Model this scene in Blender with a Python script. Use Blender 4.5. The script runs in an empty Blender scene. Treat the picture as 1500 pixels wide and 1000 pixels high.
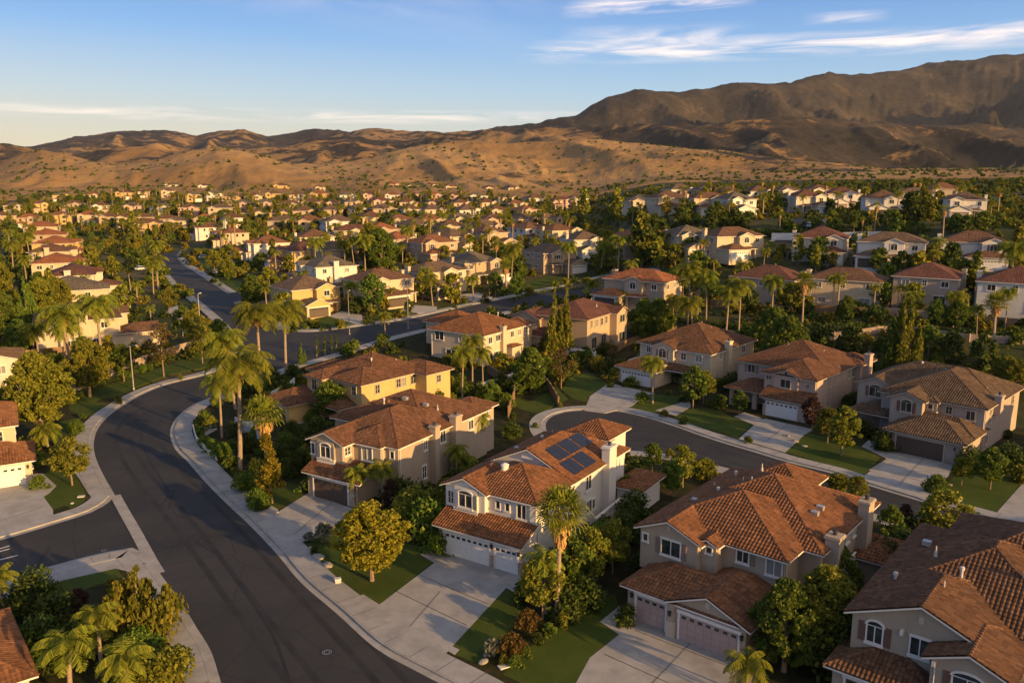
import bpy, math, random
import numpy as np
from mathutils import Vector, Matrix, geometry, noise as mnoise
random.seed(7); rng = np.random.default_rng(7)
S = bpy.context.scene
COL = S.collection
rad = math.radians
# ---------------------------------------------------------------- camera
F_PX, PY_H, CAM_H = 1230.0, 258.0, 35.0
TH = math.atan((500 - PY_H) / F_PX)
cd = bpy.data.cameras.new('camera'); cam = bpy.data.objects.new('camera', cd); COL.objects.link(cam)
cd.sensor_width = 36; cd.lens = 36 * F_PX / 1500; cd.clip_start = .5; cd.clip_end = 60000
cam.location = (0, 0, CAM_H); cam.rotation_euler = (math.pi / 2 - TH, 0, 0)
S.camera = cam
# ---------------------------------------------------------------- sun, sky, exposure
SUN_EL, SUN_AZ = 11.5, 131.0          # azimuth clockwise from +Y (view direction)
sd = Vector((math.sin(rad(SUN_AZ)) * math.cos(rad(SUN_EL)), math.cos(rad(SUN_AZ)) * math.cos(rad(SUN_EL)), math.sin(rad(SUN_EL))))
sl = bpy.data.lights.new('sun', 'SUN'); so = bpy.data.objects.new('sun', sl); COL.objects.link(so)
sl.energy = 5.0; sl.angle = rad(.6); sl.color = (1, .59, .21)
so.rotation_euler = sd.to_track_quat('Z', 'Y').to_euler()
S.view_settings.view_transform = 'Standard'; S.view_settings.look = 'None'
S.view_settings.exposure = .80; S.view_settings.gamma = 1
W = bpy.data.worlds.new('World'); S.world = W; W.use_nodes = True
nt = W.node_tree; nt.nodes.clear()
def N(nt, typ, ins=None, **kw):
    n = nt.nodes.new(typ)
    for k, v in kw.items(): setattr(n, k, v)
    for k, v in (ins or {}).items():
        if isinstance(v, bpy.types.NodeSocket): nt.links.new(v, n.inputs[k])
        else: n.inputs[k].default_value = v
    return n
def M(nt, op, a, b=None, c=None, clamp=False):
    n = nt.nodes.new('ShaderNodeMath'); n.operation = op; n.use_clamp = clamp
    for i, v in enumerate((a, b, c)):
        if v is None: continue
        if isinstance(v, (int, float)): n.inputs[i].default_value = v
        else: nt.links.new(v, n.inputs[i])
    return n.outputs[0]
def ramp(nt, fac, stops, interp='LINEAR'):
    n = nt.nodes.new('ShaderNodeValToRGB'); n.color_ramp.interpolation = interp
    e = n.color_ramp.elements
    while len(e) < len(stops): e.new(.5)
    for i, (p, c) in enumerate(stops):
        e[i].position = p; e[i].color = (c, c, c, 1) if isinstance(c, (int, float)) else (*c, 1)
    if fac is not None: nt.links.new(fac, n.inputs[0])
    return n.outputs[0]
def mix(nt, fac, a, b, mode='MIX'):
    n = nt.nodes.new('ShaderNodeMixRGB'); n.blend_type = mode
    for i, v in enumerate((fac, a, b)):
        if isinstance(v, (int, float)): n.inputs[i].default_value = v
        elif isinstance(v, tuple): n.inputs[i].default_value = (*v, 1) if len(v) == 3 else v
        else: nt.links.new(v, n.inputs[i])
    return n.outputs[0]
sky = N(nt, 'ShaderNodeTexSky', sky_type='NISHITA', sun_disc=False, sun_elevation=rad(SUN_EL), sun_rotation=rad(SUN_AZ), altitude=300, air_density=1.0, dust_density=.6, ozone_density=2.2)
tc = N(nt, 'ShaderNodeTexCoord'); sp = N(nt, 'ShaderNodeSeparateXYZ', {0: tc.outputs['Generated']})
az = M(nt, 'ARCTAN2', sp.outputs[0], sp.outputs[1]); el = M(nt, 'ARCSINE', sp.outputs[2])
def bump(x, c, w, soft):     # 1 inside |x-c|<w fading over soft
    d = M(nt, 'ABSOLUTE', M(nt, 'SUBTRACT', x, c)); return M(nt, 'DIVIDE', M(nt, 'SUBTRACT', w + soft, d), soft, clamp=True)
def streak(azc, azw, azs, elc, elw, els, sx, sy, lo, hi, tilt=0, seed=0, amp=1.):
    e2 = M(nt, 'ADD', el, M(nt, 'MULTIPLY', az, tilt))
    cv = N(nt, 'ShaderNodeCombineXYZ', {0: M(nt, 'MULTIPLY', az, sx), 1: M(nt, 'MULTIPLY', e2, sy), 2: float(seed)})
    nz = N(nt, 'ShaderNodeTexNoise', {'Vector': cv.outputs[0], 'Scale': 1., 'Detail': 6., 'Roughness': .58, 'Distortion': .7})
    r = ramp(nt, nz.outputs[0], [(lo, 0.), (hi, 1.)])
    m = M(nt, 'MULTIPLY', bump(az, azc, azw, azs), bump(e2, elc, elw, els))
    shp = M(nt, 'MULTIPLY', r, m)
    return M(nt, 'MULTIPLY', shp, amp)
c1 = streak(.35, .27, .08, .137, .002, .013, 7., 70., .38, .64, 0, 3.1, .72)
c1b = streak(.16, .06, .05, .148, .002, .016, 8., 45., .40, .68, 0, 8.1, .7)
c2 = streak(.16, .06, .05, .179, .003, .008, 9., 90., .38, .66, -.04, 5.2, .75)
c3 = streak(-.22, .27, .12, .066, .001, .008, 8., 110., .40, .66, .0, 9.7, .5)
c4 = streak(.36, .015, .03, .163, .001, .006, 12., 90., .30, .6, 0, 1.7, .45)
c5 = streak(-.3, .18, .25, .20, .02, .05, 5., 20., .40, .85, .1, 14.7, .25)
cl = M(nt, 'MAXIMUM', M(nt, 'MAXIMUM', c1, c1b), M(nt, 'MAXIMUM', c2, M(nt, 'MAXIMUM', M(nt, 'MAXIMUM', c3, c5), c4)))
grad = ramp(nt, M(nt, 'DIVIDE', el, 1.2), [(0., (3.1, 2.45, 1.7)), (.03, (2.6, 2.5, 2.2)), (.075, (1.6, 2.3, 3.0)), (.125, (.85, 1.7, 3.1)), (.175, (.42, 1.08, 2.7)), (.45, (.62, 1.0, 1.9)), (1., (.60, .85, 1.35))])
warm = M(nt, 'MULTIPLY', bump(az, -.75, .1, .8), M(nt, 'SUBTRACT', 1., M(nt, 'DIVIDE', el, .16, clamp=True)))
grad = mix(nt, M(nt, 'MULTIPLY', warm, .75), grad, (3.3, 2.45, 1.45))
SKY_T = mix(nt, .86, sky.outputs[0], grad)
sdot = N(nt, 'ShaderNodeVectorMath', {0: tc.outputs['Generated'], 1: tuple(sd)}, operation='DOT_PRODUCT').outputs['Value']   # warm glow around the low sun, added to the sky to fill the shade
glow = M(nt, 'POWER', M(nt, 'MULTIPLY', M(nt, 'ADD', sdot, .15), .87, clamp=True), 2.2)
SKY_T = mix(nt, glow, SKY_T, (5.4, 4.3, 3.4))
wc = mix(nt, cl, SKY_T, (6.2, 5.0, 4.2))
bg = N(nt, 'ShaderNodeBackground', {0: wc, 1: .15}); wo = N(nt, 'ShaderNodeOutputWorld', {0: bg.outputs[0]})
# ---------------------------------------------------------------- terrain functions
def sm(x): x = np.clip(x, 0, 1); return x * x * (3 - 2 * x)
PL = ([0, 140, 200, 350, 540, 650, 800, 1100], [0, 0, 1, 2, 5, 13, 20, 26])
PC = ([0, 140, 170, 200, 300, 420, 500, 700, 850, 1100], [0, 0, 2.0, 3.2, 7.5, 10, 12, 17, 22, 28])
PR = ([0, 143, 158, 185, 200, 212, 240, 256, 300, 400, 600, 1100], [0, 0, 6.3, 7.2, 10.5, 13, 14, 20.5, 21.5, 24, 30, 40])
def terr(x, y):
    x = np.asarray(x, float); y = np.asarray(y, float)
    yy = np.maximum(y, 0); t = x / np.maximum(y, 20)
    zl = np.interp(yy, *PL); zc = np.interp(yy, *PC)
    wl = sm((-t - .15) / .3)
    z = zc * (1 - wl) + zl * wl
    s = .68 * x + .73 * y
    zr = np.interp(s, *PR)
    wr = sm((t - .06) / .13)
    return z * (1 - wr) + zr * wr
CT, ST = math.cos(TH), math.sin(TH)
def ray(px, py):
    a = (px - 750) / F_PX; b = (500 - py) / F_PX
    return a, CT + b * ST, -ST + b * CT
def gp(px, py, dz=0.):
    """point of the ground seen at a pixel of the 1500x1000 frame"""
    a, yy, zz = ray(px, py)
    if zz > -1e-4: zz = -1e-4
    lo, hi = 20., 2500.
    ts = np.linspace(20, 1400, 1400); h = CAM_H + zz * ts - terr(a * ts, yy * ts) - dz
    k = np.argmax(h < 0)
    if h[k] >= 0: k = len(ts) - 1
    lo, hi = ts[max(k - 1, 0)], ts[k]
    for _ in range(18):
        m = (lo + hi) / 2
        if CAM_H + zz * m - float(terr(a * m, yy * m)) - dz < 0: hi = m
        else: lo = m
    return Vector((a * hi, yy * hi, float(terr(a * hi, yy * hi)) + dz))
def proj(p):
    x, y, z = p[0], p[1], p[2] - CAM_H
    Z = y * CT - z * ST; Y = y * ST + z * CT
    return 750 + F_PX * x / Z, 500 - F_PX * Y / Z
def height_at(p, py_top):
    """height above p whose top shows at image row py_top"""
    a, yy, zz = ray(proj(p)[0], py_top); s = p[1] / yy
    return CAM_H + zz * s - p[2]
# ---------------------------------------------------------------- materials
MATS = {}
def newmat(name):
    m = bpy.data.materials.new(name); m.use_nodes = True; m.node_tree.nodes.clear(); MATS[name] = m; return m, m.node_tree
def finish(nt, col, rough=.8, spec=.3, bump=None, bstr=.3, bdist=.02, metal=0., trans=None):
    b = N(nt, 'ShaderNodeBsdfPrincipled')
    for k, v in (('Base Color', col), ('Roughness', rough), ('Specular IOR Level', spec), ('Metallic', metal)):
        if isinstance(v, tuple): b.inputs[k].default_value = (*v, 1)
        elif isinstance(v, (int, float)): b.inputs[k].default_value = v
        else: nt.links.new(v, b.inputs[k])
    if bump is not None:
        bn = N(nt, 'ShaderNodeBump', {'Height': bump, 'Strength': bstr, 'Distance': bdist}); nt.links.new(bn.outputs[0], b.inputs['Normal'])
    out = b.outputs[0]
    if trans:
        t = N(nt, 'ShaderNodeBsdfTranslucent'); nt.links.new(col, t.inputs[0]) if not isinstance(col, tuple) else None
        ms = N(nt, 'ShaderNodeMixShader', {0: trans, 1: b.outputs[0], 2: t.outputs[0]}); out = ms.outputs[0]
    N(nt, 'ShaderNodeOutputMaterial', {0: out})
def noise(nt, vec, scale, detail=4., rough=.6, dist=0.):
    return N(nt, 'ShaderNodeTexNoise', {'Vector': vec, 'Scale': scale, 'Detail': detail, 'Roughness': rough, 'Distortion': dist}).outputs[0]
def objc(nt): return N(nt, 'ShaderNodeTexCoord').outputs['Object']
def geop(nt): return N(nt, 'ShaderNodeNewGeometry').outputs['Position']
def plain(name, col, rough=.7, var=.12, sc=3., spec=.3, bstr=.15, metal=0., dark=None):
    m, nt = newmat(name); v = objc(nt)
    n1 = noise(nt, v, sc); n2 = noise(nt, v, sc * 9, 3.)
    c = mix(nt, ramp(nt, n1, [(.3, 0.), (.7, 1.)]), tuple(x * (1 - var) for x in col), tuple(min(1, x * (1 + var)) for x in col))
    if dark: c = mix(nt, M(nt, 'MULTIPLY', ramp(nt, noise(nt, v, .6, 5.), [(.5, 0.), (.72, 1.)]), .5), c, dark)
    finish(nt, c, rough, spec, n2, bstr, .01, metal); return m
def stucco(name, col):
    m, nt = newmat(name); v = objc(nt)
    c = mix(nt, ramp(nt, noise(nt, v, .45, 5.), [(.3, 0.), (.7, 1.)]), tuple(x * .88 for x in col), col)
    sp_ = N(nt, 'ShaderNodeSeparateXYZ', {0: v})   # rain streaks run down the wall
    st = N(nt, 'ShaderNodeCombineXYZ', {0: M(nt, 'MULTIPLY', sp_.outputs[0], 2.6), 1: M(nt, 'MULTIPLY', sp_.outputs[1], 2.6), 2: M(nt, 'MULTIPLY', sp_.outputs[2], .25)})
    c = mix(nt, M(nt, 'MULTIPLY', ramp(nt, noise(nt, st.outputs[0], 1., 4.), [(.52, 0.), (.78, 1.)]), .35), c, tuple(x * .62 for x in col))
    finish(nt, c, .9, .15, noise(nt, v, 38., 3.), .35, .008); return m
def tile(name, c1, c2, c3, geo=True):
    """clay tiles: u across, v up the slope (metres) in the uv map"""
    m, nt = newmat(name); uv = N(nt, 'ShaderNodeUVMap', uv_map='UVMap').outputs[0]
    s = N(nt, 'ShaderNodeSeparateXYZ', {0: uv}); u = M(nt, 'DIVIDE', s.outputs[0], .30); vv = M(nt, 'DIVIDE', s.outputs[1], .38)
    cell = N(nt, 'ShaderNodeCombineXYZ', {0: M(nt, 'FLOOR', u), 1: M(nt, 'FLOOR', vv)})
    wn = N(nt, 'ShaderNodeTexWhiteNoise', {0: cell.outputs[0]}, noise_dimensions='2D').outputs[0]
    c = ramp(nt, wn, [(0, c1), (.45, c2), (.9, c3), (1., tuple(min(1, x * 1.2) for x in c3))])
    big = noise(nt, objc(nt), .35, 5.)
    c = mix(nt, ramp(nt, big, [(.42, 0.), (.75, .5)]), c, tuple(x * .6 for x in c1))
    c = mix(nt, ramp(nt, noise(nt, objc(nt), 1.6, 5., .7), [(.56, 0.), (.72, .35)]), c, (.20, .15, .11))
    if not geo:
        pu = M(nt, 'ABSOLUTE', M(nt, 'SINE', M(nt, 'MULTIPLY', u, math.pi))); pv = M(nt, 'SUBTRACT', 1., M(nt, 'FRACT', vv))
        h = M(nt, 'ADD', M(nt, 'MULTIPLY', pu, .6), M(nt, 'MULTIPLY', pv, .4))
        finish(nt, c, .85, .2, h, .9, .07)
    else: finish(nt, c, .85, .2, noise(nt, objc(nt), 30., 3.), .4, .01)
    return m
def leaf(name, c1, c2, c3, tr=.3):
    m, nt = newmat(name); v = objc(nt)
    oi = N(nt, 'ShaderNodeObjectInfo').outputs['Random']
    gi = N(nt, 'ShaderNodeNewGeometry').outputs['Random Per Island']
    f = M(nt, 'ADD', M(nt, 'MULTIPLY', noise(nt, v, .7, 4.), .6), M(nt, 'MULTIPLY', gi, .4))
    c = ramp(nt, f, [(.25, c1), (.5, c2), (.78, c3)])
    h = N(nt, 'ShaderNodeHueSaturation', {'Hue': M(nt, 'ADD', .487, M(nt, 'MULTIPLY', oi, .024)), 'Value': M(nt, 'ADD', .8, M(nt, 'MULTIPLY', oi, .4)), 'Color': c})
    finish(nt, h.outputs[0], .7, .12, trans=tr); return m
plain('white_trim', (.62, .60, .57), .55, .05)
plain('tan_trim', (.42, .36, .30), .6, .06)
plain('white_door', (.66, .655, .64), .5, .04, .8)
plain('brown_door', (.085, .062, .052), .5, .08, .8)
plain('mauve_door', (.36, .27, .25), .55, .06, .8)
plain('shutter_grey', (.17, .18, .19), .6); plain('shutter_brown', (.14, .08, .065), .6); plain('shutter_taupe', (.20, .15, .13), .6)
plain('stone', (.34, .25, .20), .9, .3, 3.5, bstr=.7)
plain('metal_vent', (.45, .43, .41), .45, .1, metal=.6); plain('pipe_white', (.46, .44, .42), .5)
plain('concrete', (.30, .29, .275), .85, .16, .5, dark=(.17, .165, .16))
plain('concrete_pale', (.33, .315, .295), .85, .12, .6, dark=(.22, .21, .2))
plain('kerb', (.29, .28, .265), .85, .18, .7, dark=(.18, .17, .16))
plain('mulch', (.045, .032, .02), .95, .4, 2.5, bstr=.8)
plain('wood_fence', (.20, .125, .07), .85, .3, 2.); plain('block_wall', (.30, .23, .18), .9, .2, 1.2); plain('white_wall', (.62, .60, .57), .8, .08, 1.)
plain('rock', (.26, .24, .215), .9, .25, 2., bstr=.6)
plain('bark', (.20, .145, .10), .9, .3, 5., bstr=.8); plain('palm_bark', (.26, .20, .145), .9, .25, 6., bstr=.8); plain('dead_frond', (.38, .22, .08), .85, .3, 4.)
plain('pole_metal', (.30, .30, .30), .4, .1, metal=.5); plain('iron', (.03, .03, .035), .6); plain('paint_white', (.55, .55, .53), .7, .25, 6.)
plain('yellow_paint', (.55, .40, .10), .7, .2, 4.); plain('bin_blue', (.03, .08, .14), .5); plain('plastic_black', (.02, .02, .022), .5)
m, nt = newmat('glass'); v = objc(nt)
c = ramp(nt, noise(nt, v, 1.3, 3.), [(.35, (.012, .018, .022)), (.7, (.05, .065, .07))]); finish(nt, c, .08, .7)
m, nt = newmat('curtain_glass'); finish(nt, (.22, .22, .21), .15, .6)
m, nt = newmat('solar'); v = objc(nt)
br = N(nt, 'ShaderNodeTexBrick', {'Vector': v, 'Scale': 1., 'Mortar Size': .008, 'Brick Width': .16, 'Row Height': .16, 'Color1': (.018, .026, .055, 1), 'Color2': (.024, .032, .065, 1), 'Mortar': (.08, .08, .09, 1)}, offset=0.)
finish(nt, mix(nt, .6, br.outputs[0], (.008, .009, .014)), .22, .35)
for pre, g_ in (('tile_', True), ('far_', False)):
    for n_, c_ in dict(terracotta=(.21, .095, .045), brown=(.15, .078, .043), rose=(.165, .082, .047), umber=(.145, .096, .06), orange=(.28, .105, .04), maroon=(.14, .06, .038), grey=(.145, .118, .082)).items():
        tile(pre + n_, tuple(x * .58 for x in c_), tuple(x * .82 for x in c_), tuple(x * 1.05 for x in c_), g_)
for n_, c_ in dict(wall_white=(.58, .56, .53), wall_cream=(.50, .42, .31), wall_beige=(.36, .30, .235), wall_tan=(.40, .31, .22), wall_mauve=(.40, .31, .26), wall_yellow=(.50, .355, .16), wall_pink=(.52, .36, .29), wall_pale=(.54, .50, .43), wall_taupe=(.36, .30, .25)).items(): stucco(n_, c_)
leaf('leaf_green', (.036, .070, .010), (.095, .145, .020), (.19, .23, .035))
leaf('leaf_olive', (.06, .080, .010), (.16, .17, .02), (.29, .26, .035))
leaf('leaf_gold', (.085, .09, .010), (.21, .19, .018), (.35, .27, .025))
leaf('leaf_dark', (.022, .040, .009), (.055, .085, .016), (.12, .14, .025))
leaf('leaf_rust', (.06, .045, .014), (.12, .08, .02), (.19, .13, .03))
leaf('leaf_maroon', (.03, .018, .016), (.065, .034, .028), (.10, .05, .035))
leaf('palm_leaf', (.06, .09, .010), (.18, .21, .022), (.34, .32, .04), .4); leaf('leaf_grey', (.08, .09, .07), (.15, .16, .12), (.24, .24, .18))
# ground materials
m, nt = newmat('lawn'); v = geop(nt)
c = mix(nt, ramp(nt, noise(nt, v, .35, 5.), [(.3, 0.), (.7, 1.)]), (.046, .072, .012), (.075, .100, .018))
c = mix(nt, ramp(nt, noise(nt, v, .16, 3.), [(.55, 0.), (.75, .8)]), c, (.10, .105, .025))
c = mix(nt, ramp(nt, noise(nt, v, 9., 3.), [(.3, 0.), (.7, .45)]), c, (.02, .038, .006)); finish(nt, c, .95, .1, noise(nt, v, 22., 3.), 1., .06)
m, nt = newmat('asphalt'); v = geop(nt)
c = mix(nt, ramp(nt, noise(nt, v, .09, 5., .55, .6), [(.35, 0.), (.65, 1.)]), (.026, .0265, .028), (.044, .043, .043))
c = mix(nt, ramp(nt, noise(nt, v, .5, 6., .65), [(.55, 0.), (.8, .5)]), c, (.062, .058, .055))
c = mix(nt, ramp(nt, noise(nt, v, 30., 2.), [(.3, 0.), (.7, .35)]), c, (.03, .03, .032))
vo = N(nt, 'ShaderNodeTexVoronoi', {'Vector': mix(nt, .12, v, N(nt, 'ShaderNodeTexNoise', {'Vector': v, 'Scale': .6, 'Detail': 4.}).outputs[1], 'ADD'), 'Scale': .16}, feature='DISTANCE_TO_EDGE').outputs[0]
crk = ramp(nt, vo, [(0., 1.), (.010, 0.)]); c = mix(nt, M(nt, 'MULTIPLY', crk, .6), c, (.009, .009, .010))
finish(nt, c, .82, .25, noise(nt, v, 60., 2.), .5, .006)
m, nt = newmat('asphalt_track'); v = geop(nt); finish(nt, ramp(nt, noise(nt, v, .4, 6., .65), [(.35, (.018, .018, .020)), (.65, (.032, .031, .031))]), .8, .25, noise(nt, v, 60., 2.), .5, .006)
m, nt = newmat('asphalt_seam'); v = geop(nt); finish(nt, ramp(nt, noise(nt, v, .8, 4.), [(.3, (.012, .012, .014)), (.7, (.024, .024, .026))]), .75, .3)
m, nt = newmat('ground'); v = geop(nt)
c = ramp(nt, noise(nt, v, .05, 6., .6), [(.3, (.030, .042, .012)), (.48, (.055, .062, .020)), (.62, (.11, .085, .045)), (.8, (.16, .12, .07))])
c = mix(nt, ramp(nt, noise(nt, v, .8, 4.), [(.4, 0.), (.7, .6)]), c, (.02, .028, .008)); finish(nt, c, .95, .1, noise(nt, v, 3., 4.), .8, .15)
m, nt = newmat('soil'); v = geop(nt)
c = ramp(nt, noise(nt, v, .6, 5., .6), [(.3, (.014, .020, .006)), (.5, (.028, .030, .010)), (.7, (.06, .04, .022))]); finish(nt, c, .95, .1, noise(nt, v, 8., 4.), 1., .08)
m, nt = newmat('hills'); v = geop(nt)
at = N(nt, 'ShaderNodeAttribute', attribute_name='chap').outputs['Fac']     # how much chaparral grows here
gold = ramp(nt, noise(nt, v, .006, 8., .6), [(.3, (.20, .118, .046)), (.5, (.28, .172, .072)), (.7, (.36, .235, .108))])
brush = ramp(nt, M(nt, 'ADD', M(nt, 'MULTIPLY', noise(nt, v, .005, 9., .7), .6), M(nt, 'MULTIPLY', noise(nt, v, .045, 6., .7), .4)), [(.38, (.017, .017, .015)), (.52, (.042, .035, .027)), (.66, (.11, .08, .054))])
k = M(nt, 'ADD', at, M(nt, 'MULTIPLY', M(nt, 'SUBTRACT', noise(nt, v, .012, 9., .68), .5), 2.1))
c = mix(nt, ramp(nt, k, [(.42, 0.), (.58, 1.)]), gold, brush)
dots = M(nt, 'MULTIPLY', ramp(nt, noise(nt, v, .08, 5., .7), [(.58, 0.), (.68, 1.)]), ramp(nt, noise(nt, v, .006, 4., .6), [(.45, 0.), (.6, 1.)])); c = mix(nt, M(nt, 'MULTIPLY', dots, .7), c, (.035, .032, .015))
finish(nt, c, .95, .1, noise(nt, v, .02, 9., .65), .7, 11.)
# ---------------------------------------------------------------- mesh builder
class MB:
    def __init__(s): s.v = []; s.f = []; s.mi = []; s.uv = []; s.useuv = False; s.smooth = False
    def poly(s, pts, mi=0, uv=None):
        b = len(s.v); s.v += [tuple(p) for p in pts]; s.f.append(tuple(range(b, b + len(pts)))); s.mi.append(mi)
        s.uv += uv if uv else [(0, 0)] * len(pts)
        if uv: s.useuv = True
    def faces(s, V, Fs, mi=0, UV=None):
        b = len(s.v); s.v += [tuple(p) for p in V]
        for q in Fs:
            s.f.append(tuple(b + i for i in q)); s.mi.append(mi)
            s.uv += [tuple(UV[i]) for i in q] if UV is not None else [(0, 0)] * len(q)
        if UV is not None: s.useuv = True
    def box(s, x0, x1, y0, y1, z0, z1, mi=0):
        V = [(x0, y0, z0), (x1, y0, z0), (x1, y1, z0), (x0, y1, z0), (x0, y0, z1), (x1, y0, z1), (x1, y1, z1), (x0, y1, z1)]
        s.faces(V, [(0, 3, 2, 1), (4, 5, 6, 7), (0, 1, 5, 4), (1, 2, 6, 5), (2, 3, 7, 6), (3, 0, 4, 7)], mi)
    def tube(s, pts, rs, n=8, mi=0, cap=True):
        pts = [Vector(p) for p in pts]; rings = []; V = []
        for i, p in enumerate(pts):
            d = (pts[min(i + 1, len(pts) - 1)] - pts[max(i - 1, 0)]).normalized()
            a = d.orthogonal().normalized() if i == 0 else (a - d * a.dot(d)).normalized()
            b = d.cross(a)
            for k in range(n):
                t = 2 * math.pi * k / n; V.append(p + (a * math.cos(t) + b * math.sin(t)) * rs[i])
        Fs = [(i * n + k, i * n + (k + 1) % n, (i + 1) * n + (k + 1) % n, (i + 1) * n + k) for i in range(len(pts) - 1) for k in range(n)]
        if cap: Fs += [tuple(range(n - 1, -1, -1)), tuple(range((len(pts) - 1) * n, len(pts) * n))]
        s.faces(V, Fs, mi)
    def mesh(s, name, mats):
        me = bpy.data.meshes.new(name); me.from_pydata(s.v, [], s.f)
        for m_ in mats: me.materials.append(MATS[m_] if isinstance(m_, str) else m_)
        me.polygons.foreach_set('material_index', s.mi)
        if s.useuv:
            l = me.uv_layers.new(name='UVMap'); l.data.foreach_set('uv', np.array(s.uv, 'f').ravel())
        if s.smooth: me.polygons.foreach_set('use_smooth', [True] * len(s.f))
        me.update(); return me
    def obj(s, name, mats, parent=None, loc=None):
        if not s.f: return None
        return link(name, s.mesh(name, mats), parent, loc)
def link(name, me, parent=None, loc=None):
    o = bpy.data.objects.new(name, me); COL.objects.link(o)
    if parent is not None: o.parent = parent
    if loc is not None: o.location = loc
    return o
def tag(o, label, cat, group=None, kind=None):
    if label: o['label'] = label
    if cat: o['category'] = cat
    if group: o['group'] = group
    if kind: o['kind'] = kind
    return o
def empty(name, loc, rz, label, cat, group=None):
    o = link(name, None, None, loc); o.rotation_euler = (0, 0, rz); o.empty_display_size = .5
    return tag(o, label, cat, group)
def dup(root, loc, rz=None, scale=None):
    c = root.copy(); COL.objects.link(c); c.location = loc
    if rz is not None: c.rotation_euler = (0, 0, rz)
    if scale is not None: c.scale = (scale,) * 3 if isinstance(scale, (int, float)) else scale
    for ch in kids(root):
        d = ch.copy(); COL.objects.link(d); d.parent = c
        for g in kids(ch):
            e = g.copy(); COL.objects.link(e); e.parent = d
    return c
_KC = {}
def kids(o):
    k_ = o.name
    if k_ not in _KC: _KC[k_] = list(o.children)
    return _KC[k_]
# ---------------------------------------------------------------- draped sheets
def clean(pts):
    out = []
    for p in pts:
        if not out or (Vector(p[:2]) - Vector(out[-1][:2])).length > .02: out.append(p)
    return out
def spline(pts, step=1.):
    P = [Vector(p[:2]) for p in pts]; out = []
    for i in range(len(P) - 1):
        a, b = P[i], P[i + 1]; p0 = P[i - 1] if i else a * 2 - b; p3 = P[i + 2] if i + 2 < len(P) else b * 2 - a
        n = max(1, int((b - a).length / step))
        for k in range(n):
            t = k / n; t2, t3 = t * t, t * t * t
            out.append(.5 * ((2 * a) + (b - p0) * t + (2 * p0 - 5 * a + 4 * b - p3) * t2 + (3 * a - p0 - 3 * b + p3) * t3))
    out.append(P[-1]); return out
def dens(pts, step):
    out = []; n0 = len(pts)
    for i in range(n0):
        a, b = Vector(pts[i][:2]), Vector(pts[(i + 1) % n0][:2]); n = max(1, int((b - a).length / step))
        out += [a.lerp(b, k / n) for k in range(n)]
    return out
def off_at(y):     # sheets sit a little higher where the ground slopes
    return 0.
KEEP = []
def drape(name, poly, off, mat, step=4., skirt=0., label=None, cat=None, kind='structure', parent=None, mb=None, mi=0):
    pts = dens(poly, step); n = len(pts)
    if name in ('lawn', 'driveway', 'road', 'path'): KEEP.append([(p.x, p.y) for p in pts])
    xs = [p.x for p in pts]; ys = [p.y for p in pts]; extra = []
    arr = np.array([(p.x, p.y) for p in pts])
    if max(ys) > 128:
        gx = np.arange(min(xs) + step / 2, max(xs), step); gy = np.arange(max(min(ys), 120) + step / 2, max(ys), step)
        for x in gx:
            for y in gy:
                c = False; j = n - 1
                a = arr; b = np.roll(arr, 1, 0)
                cond = ((a[:, 1] > y) != (b[:, 1] > y)); dy = np.where(cond, b[:, 1] - a[:, 1], 1.)
                cr_ = cond & (x < (b[:, 0] - a[:, 0]) * (y - a[:, 1]) / dy + a[:, 0])
                if cr_.sum() % 2 and ((arr - (x, y)) ** 2).sum(1).min() > 1.: extra.append(Vector((x, y)))
    vs, es, fs, _, _, _ = geometry.delaunay_2d_cdt([Vector((p.x, p.y)) for p in pts] + extra, [], [list(range(n))], 1, 1e-4)
    X = np.array([v.x for v in vs]); Y = np.array([v.y for v in vs]); Z = terr(X, Y) + off + np.where(Y > 128, .05, 0.)
    m_ = mb or MB(); V = list(zip(X, Y, Z))
    F2 = []
    for f in fs:
        a, b, c = [vs[i] for i in f[:3]]
        F2.append(tuple(f) if (b - a).cross(c - a) > 0 else tuple(reversed(f)))
    m_.faces(V, F2, mi)
    if skirt:
        for i in range(n):
            a, b = pts[i], pts[(i + 1) % n]
            za, zb = float(terr(a.x, a.y)) + off + (.05 if a.y > 128 else 0), float(terr(b.x, b.y)) + off + (.05 if b.y > 128 else 0)
            m_.poly([(a.x, a.y, za), (a.x, a.y, za - skirt), (b.x, b.y, zb - skirt), (b.x, b.y, zb)], mi)
    if mb: return None
    o = m_.obj(name, [mat], parent)
    if kind: o['kind'] = kind
    if label: o['label'] = label
    if cat: o['category'] = cat
    return o
def px(*pts): return [gp(a, b) for a, b in pts]
def offset(pts, d):
    P = [Vector(p[:2]) for p in pts]; out = []
    for i, p in enumerate(P):
        t = (P[min(i + 1, len(P) - 1)] - P[max(i - 1, 0)]).normalized(); out.append(p + Vector((-t.y, t.x)) * d)
    return out
def ribbon(mb, a, b, off, mi=0, flip=False):
    """strip between two polylines of equal length"""
    V = []
    for p, q in zip(a, b):
        for r in (p, q): V.append((r.x, r.y, float(terr(r.x, r.y)) + off + (.05 if r.y > 128 else 0)))
    Fs = [(2 * i, 2 * i + 2, 2 * i + 3, 2 * i + 1) for i in range(len(a) - 1)]
    e1 = Vector(V[2]) - Vector(V[0]); e2 = Vector(V[1]) - Vector(V[0])
    if e1.cross(e2).z < 0: Fs = [tuple(reversed(f)) for f in Fs]
    mb.faces(V, Fs, mi)
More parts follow.
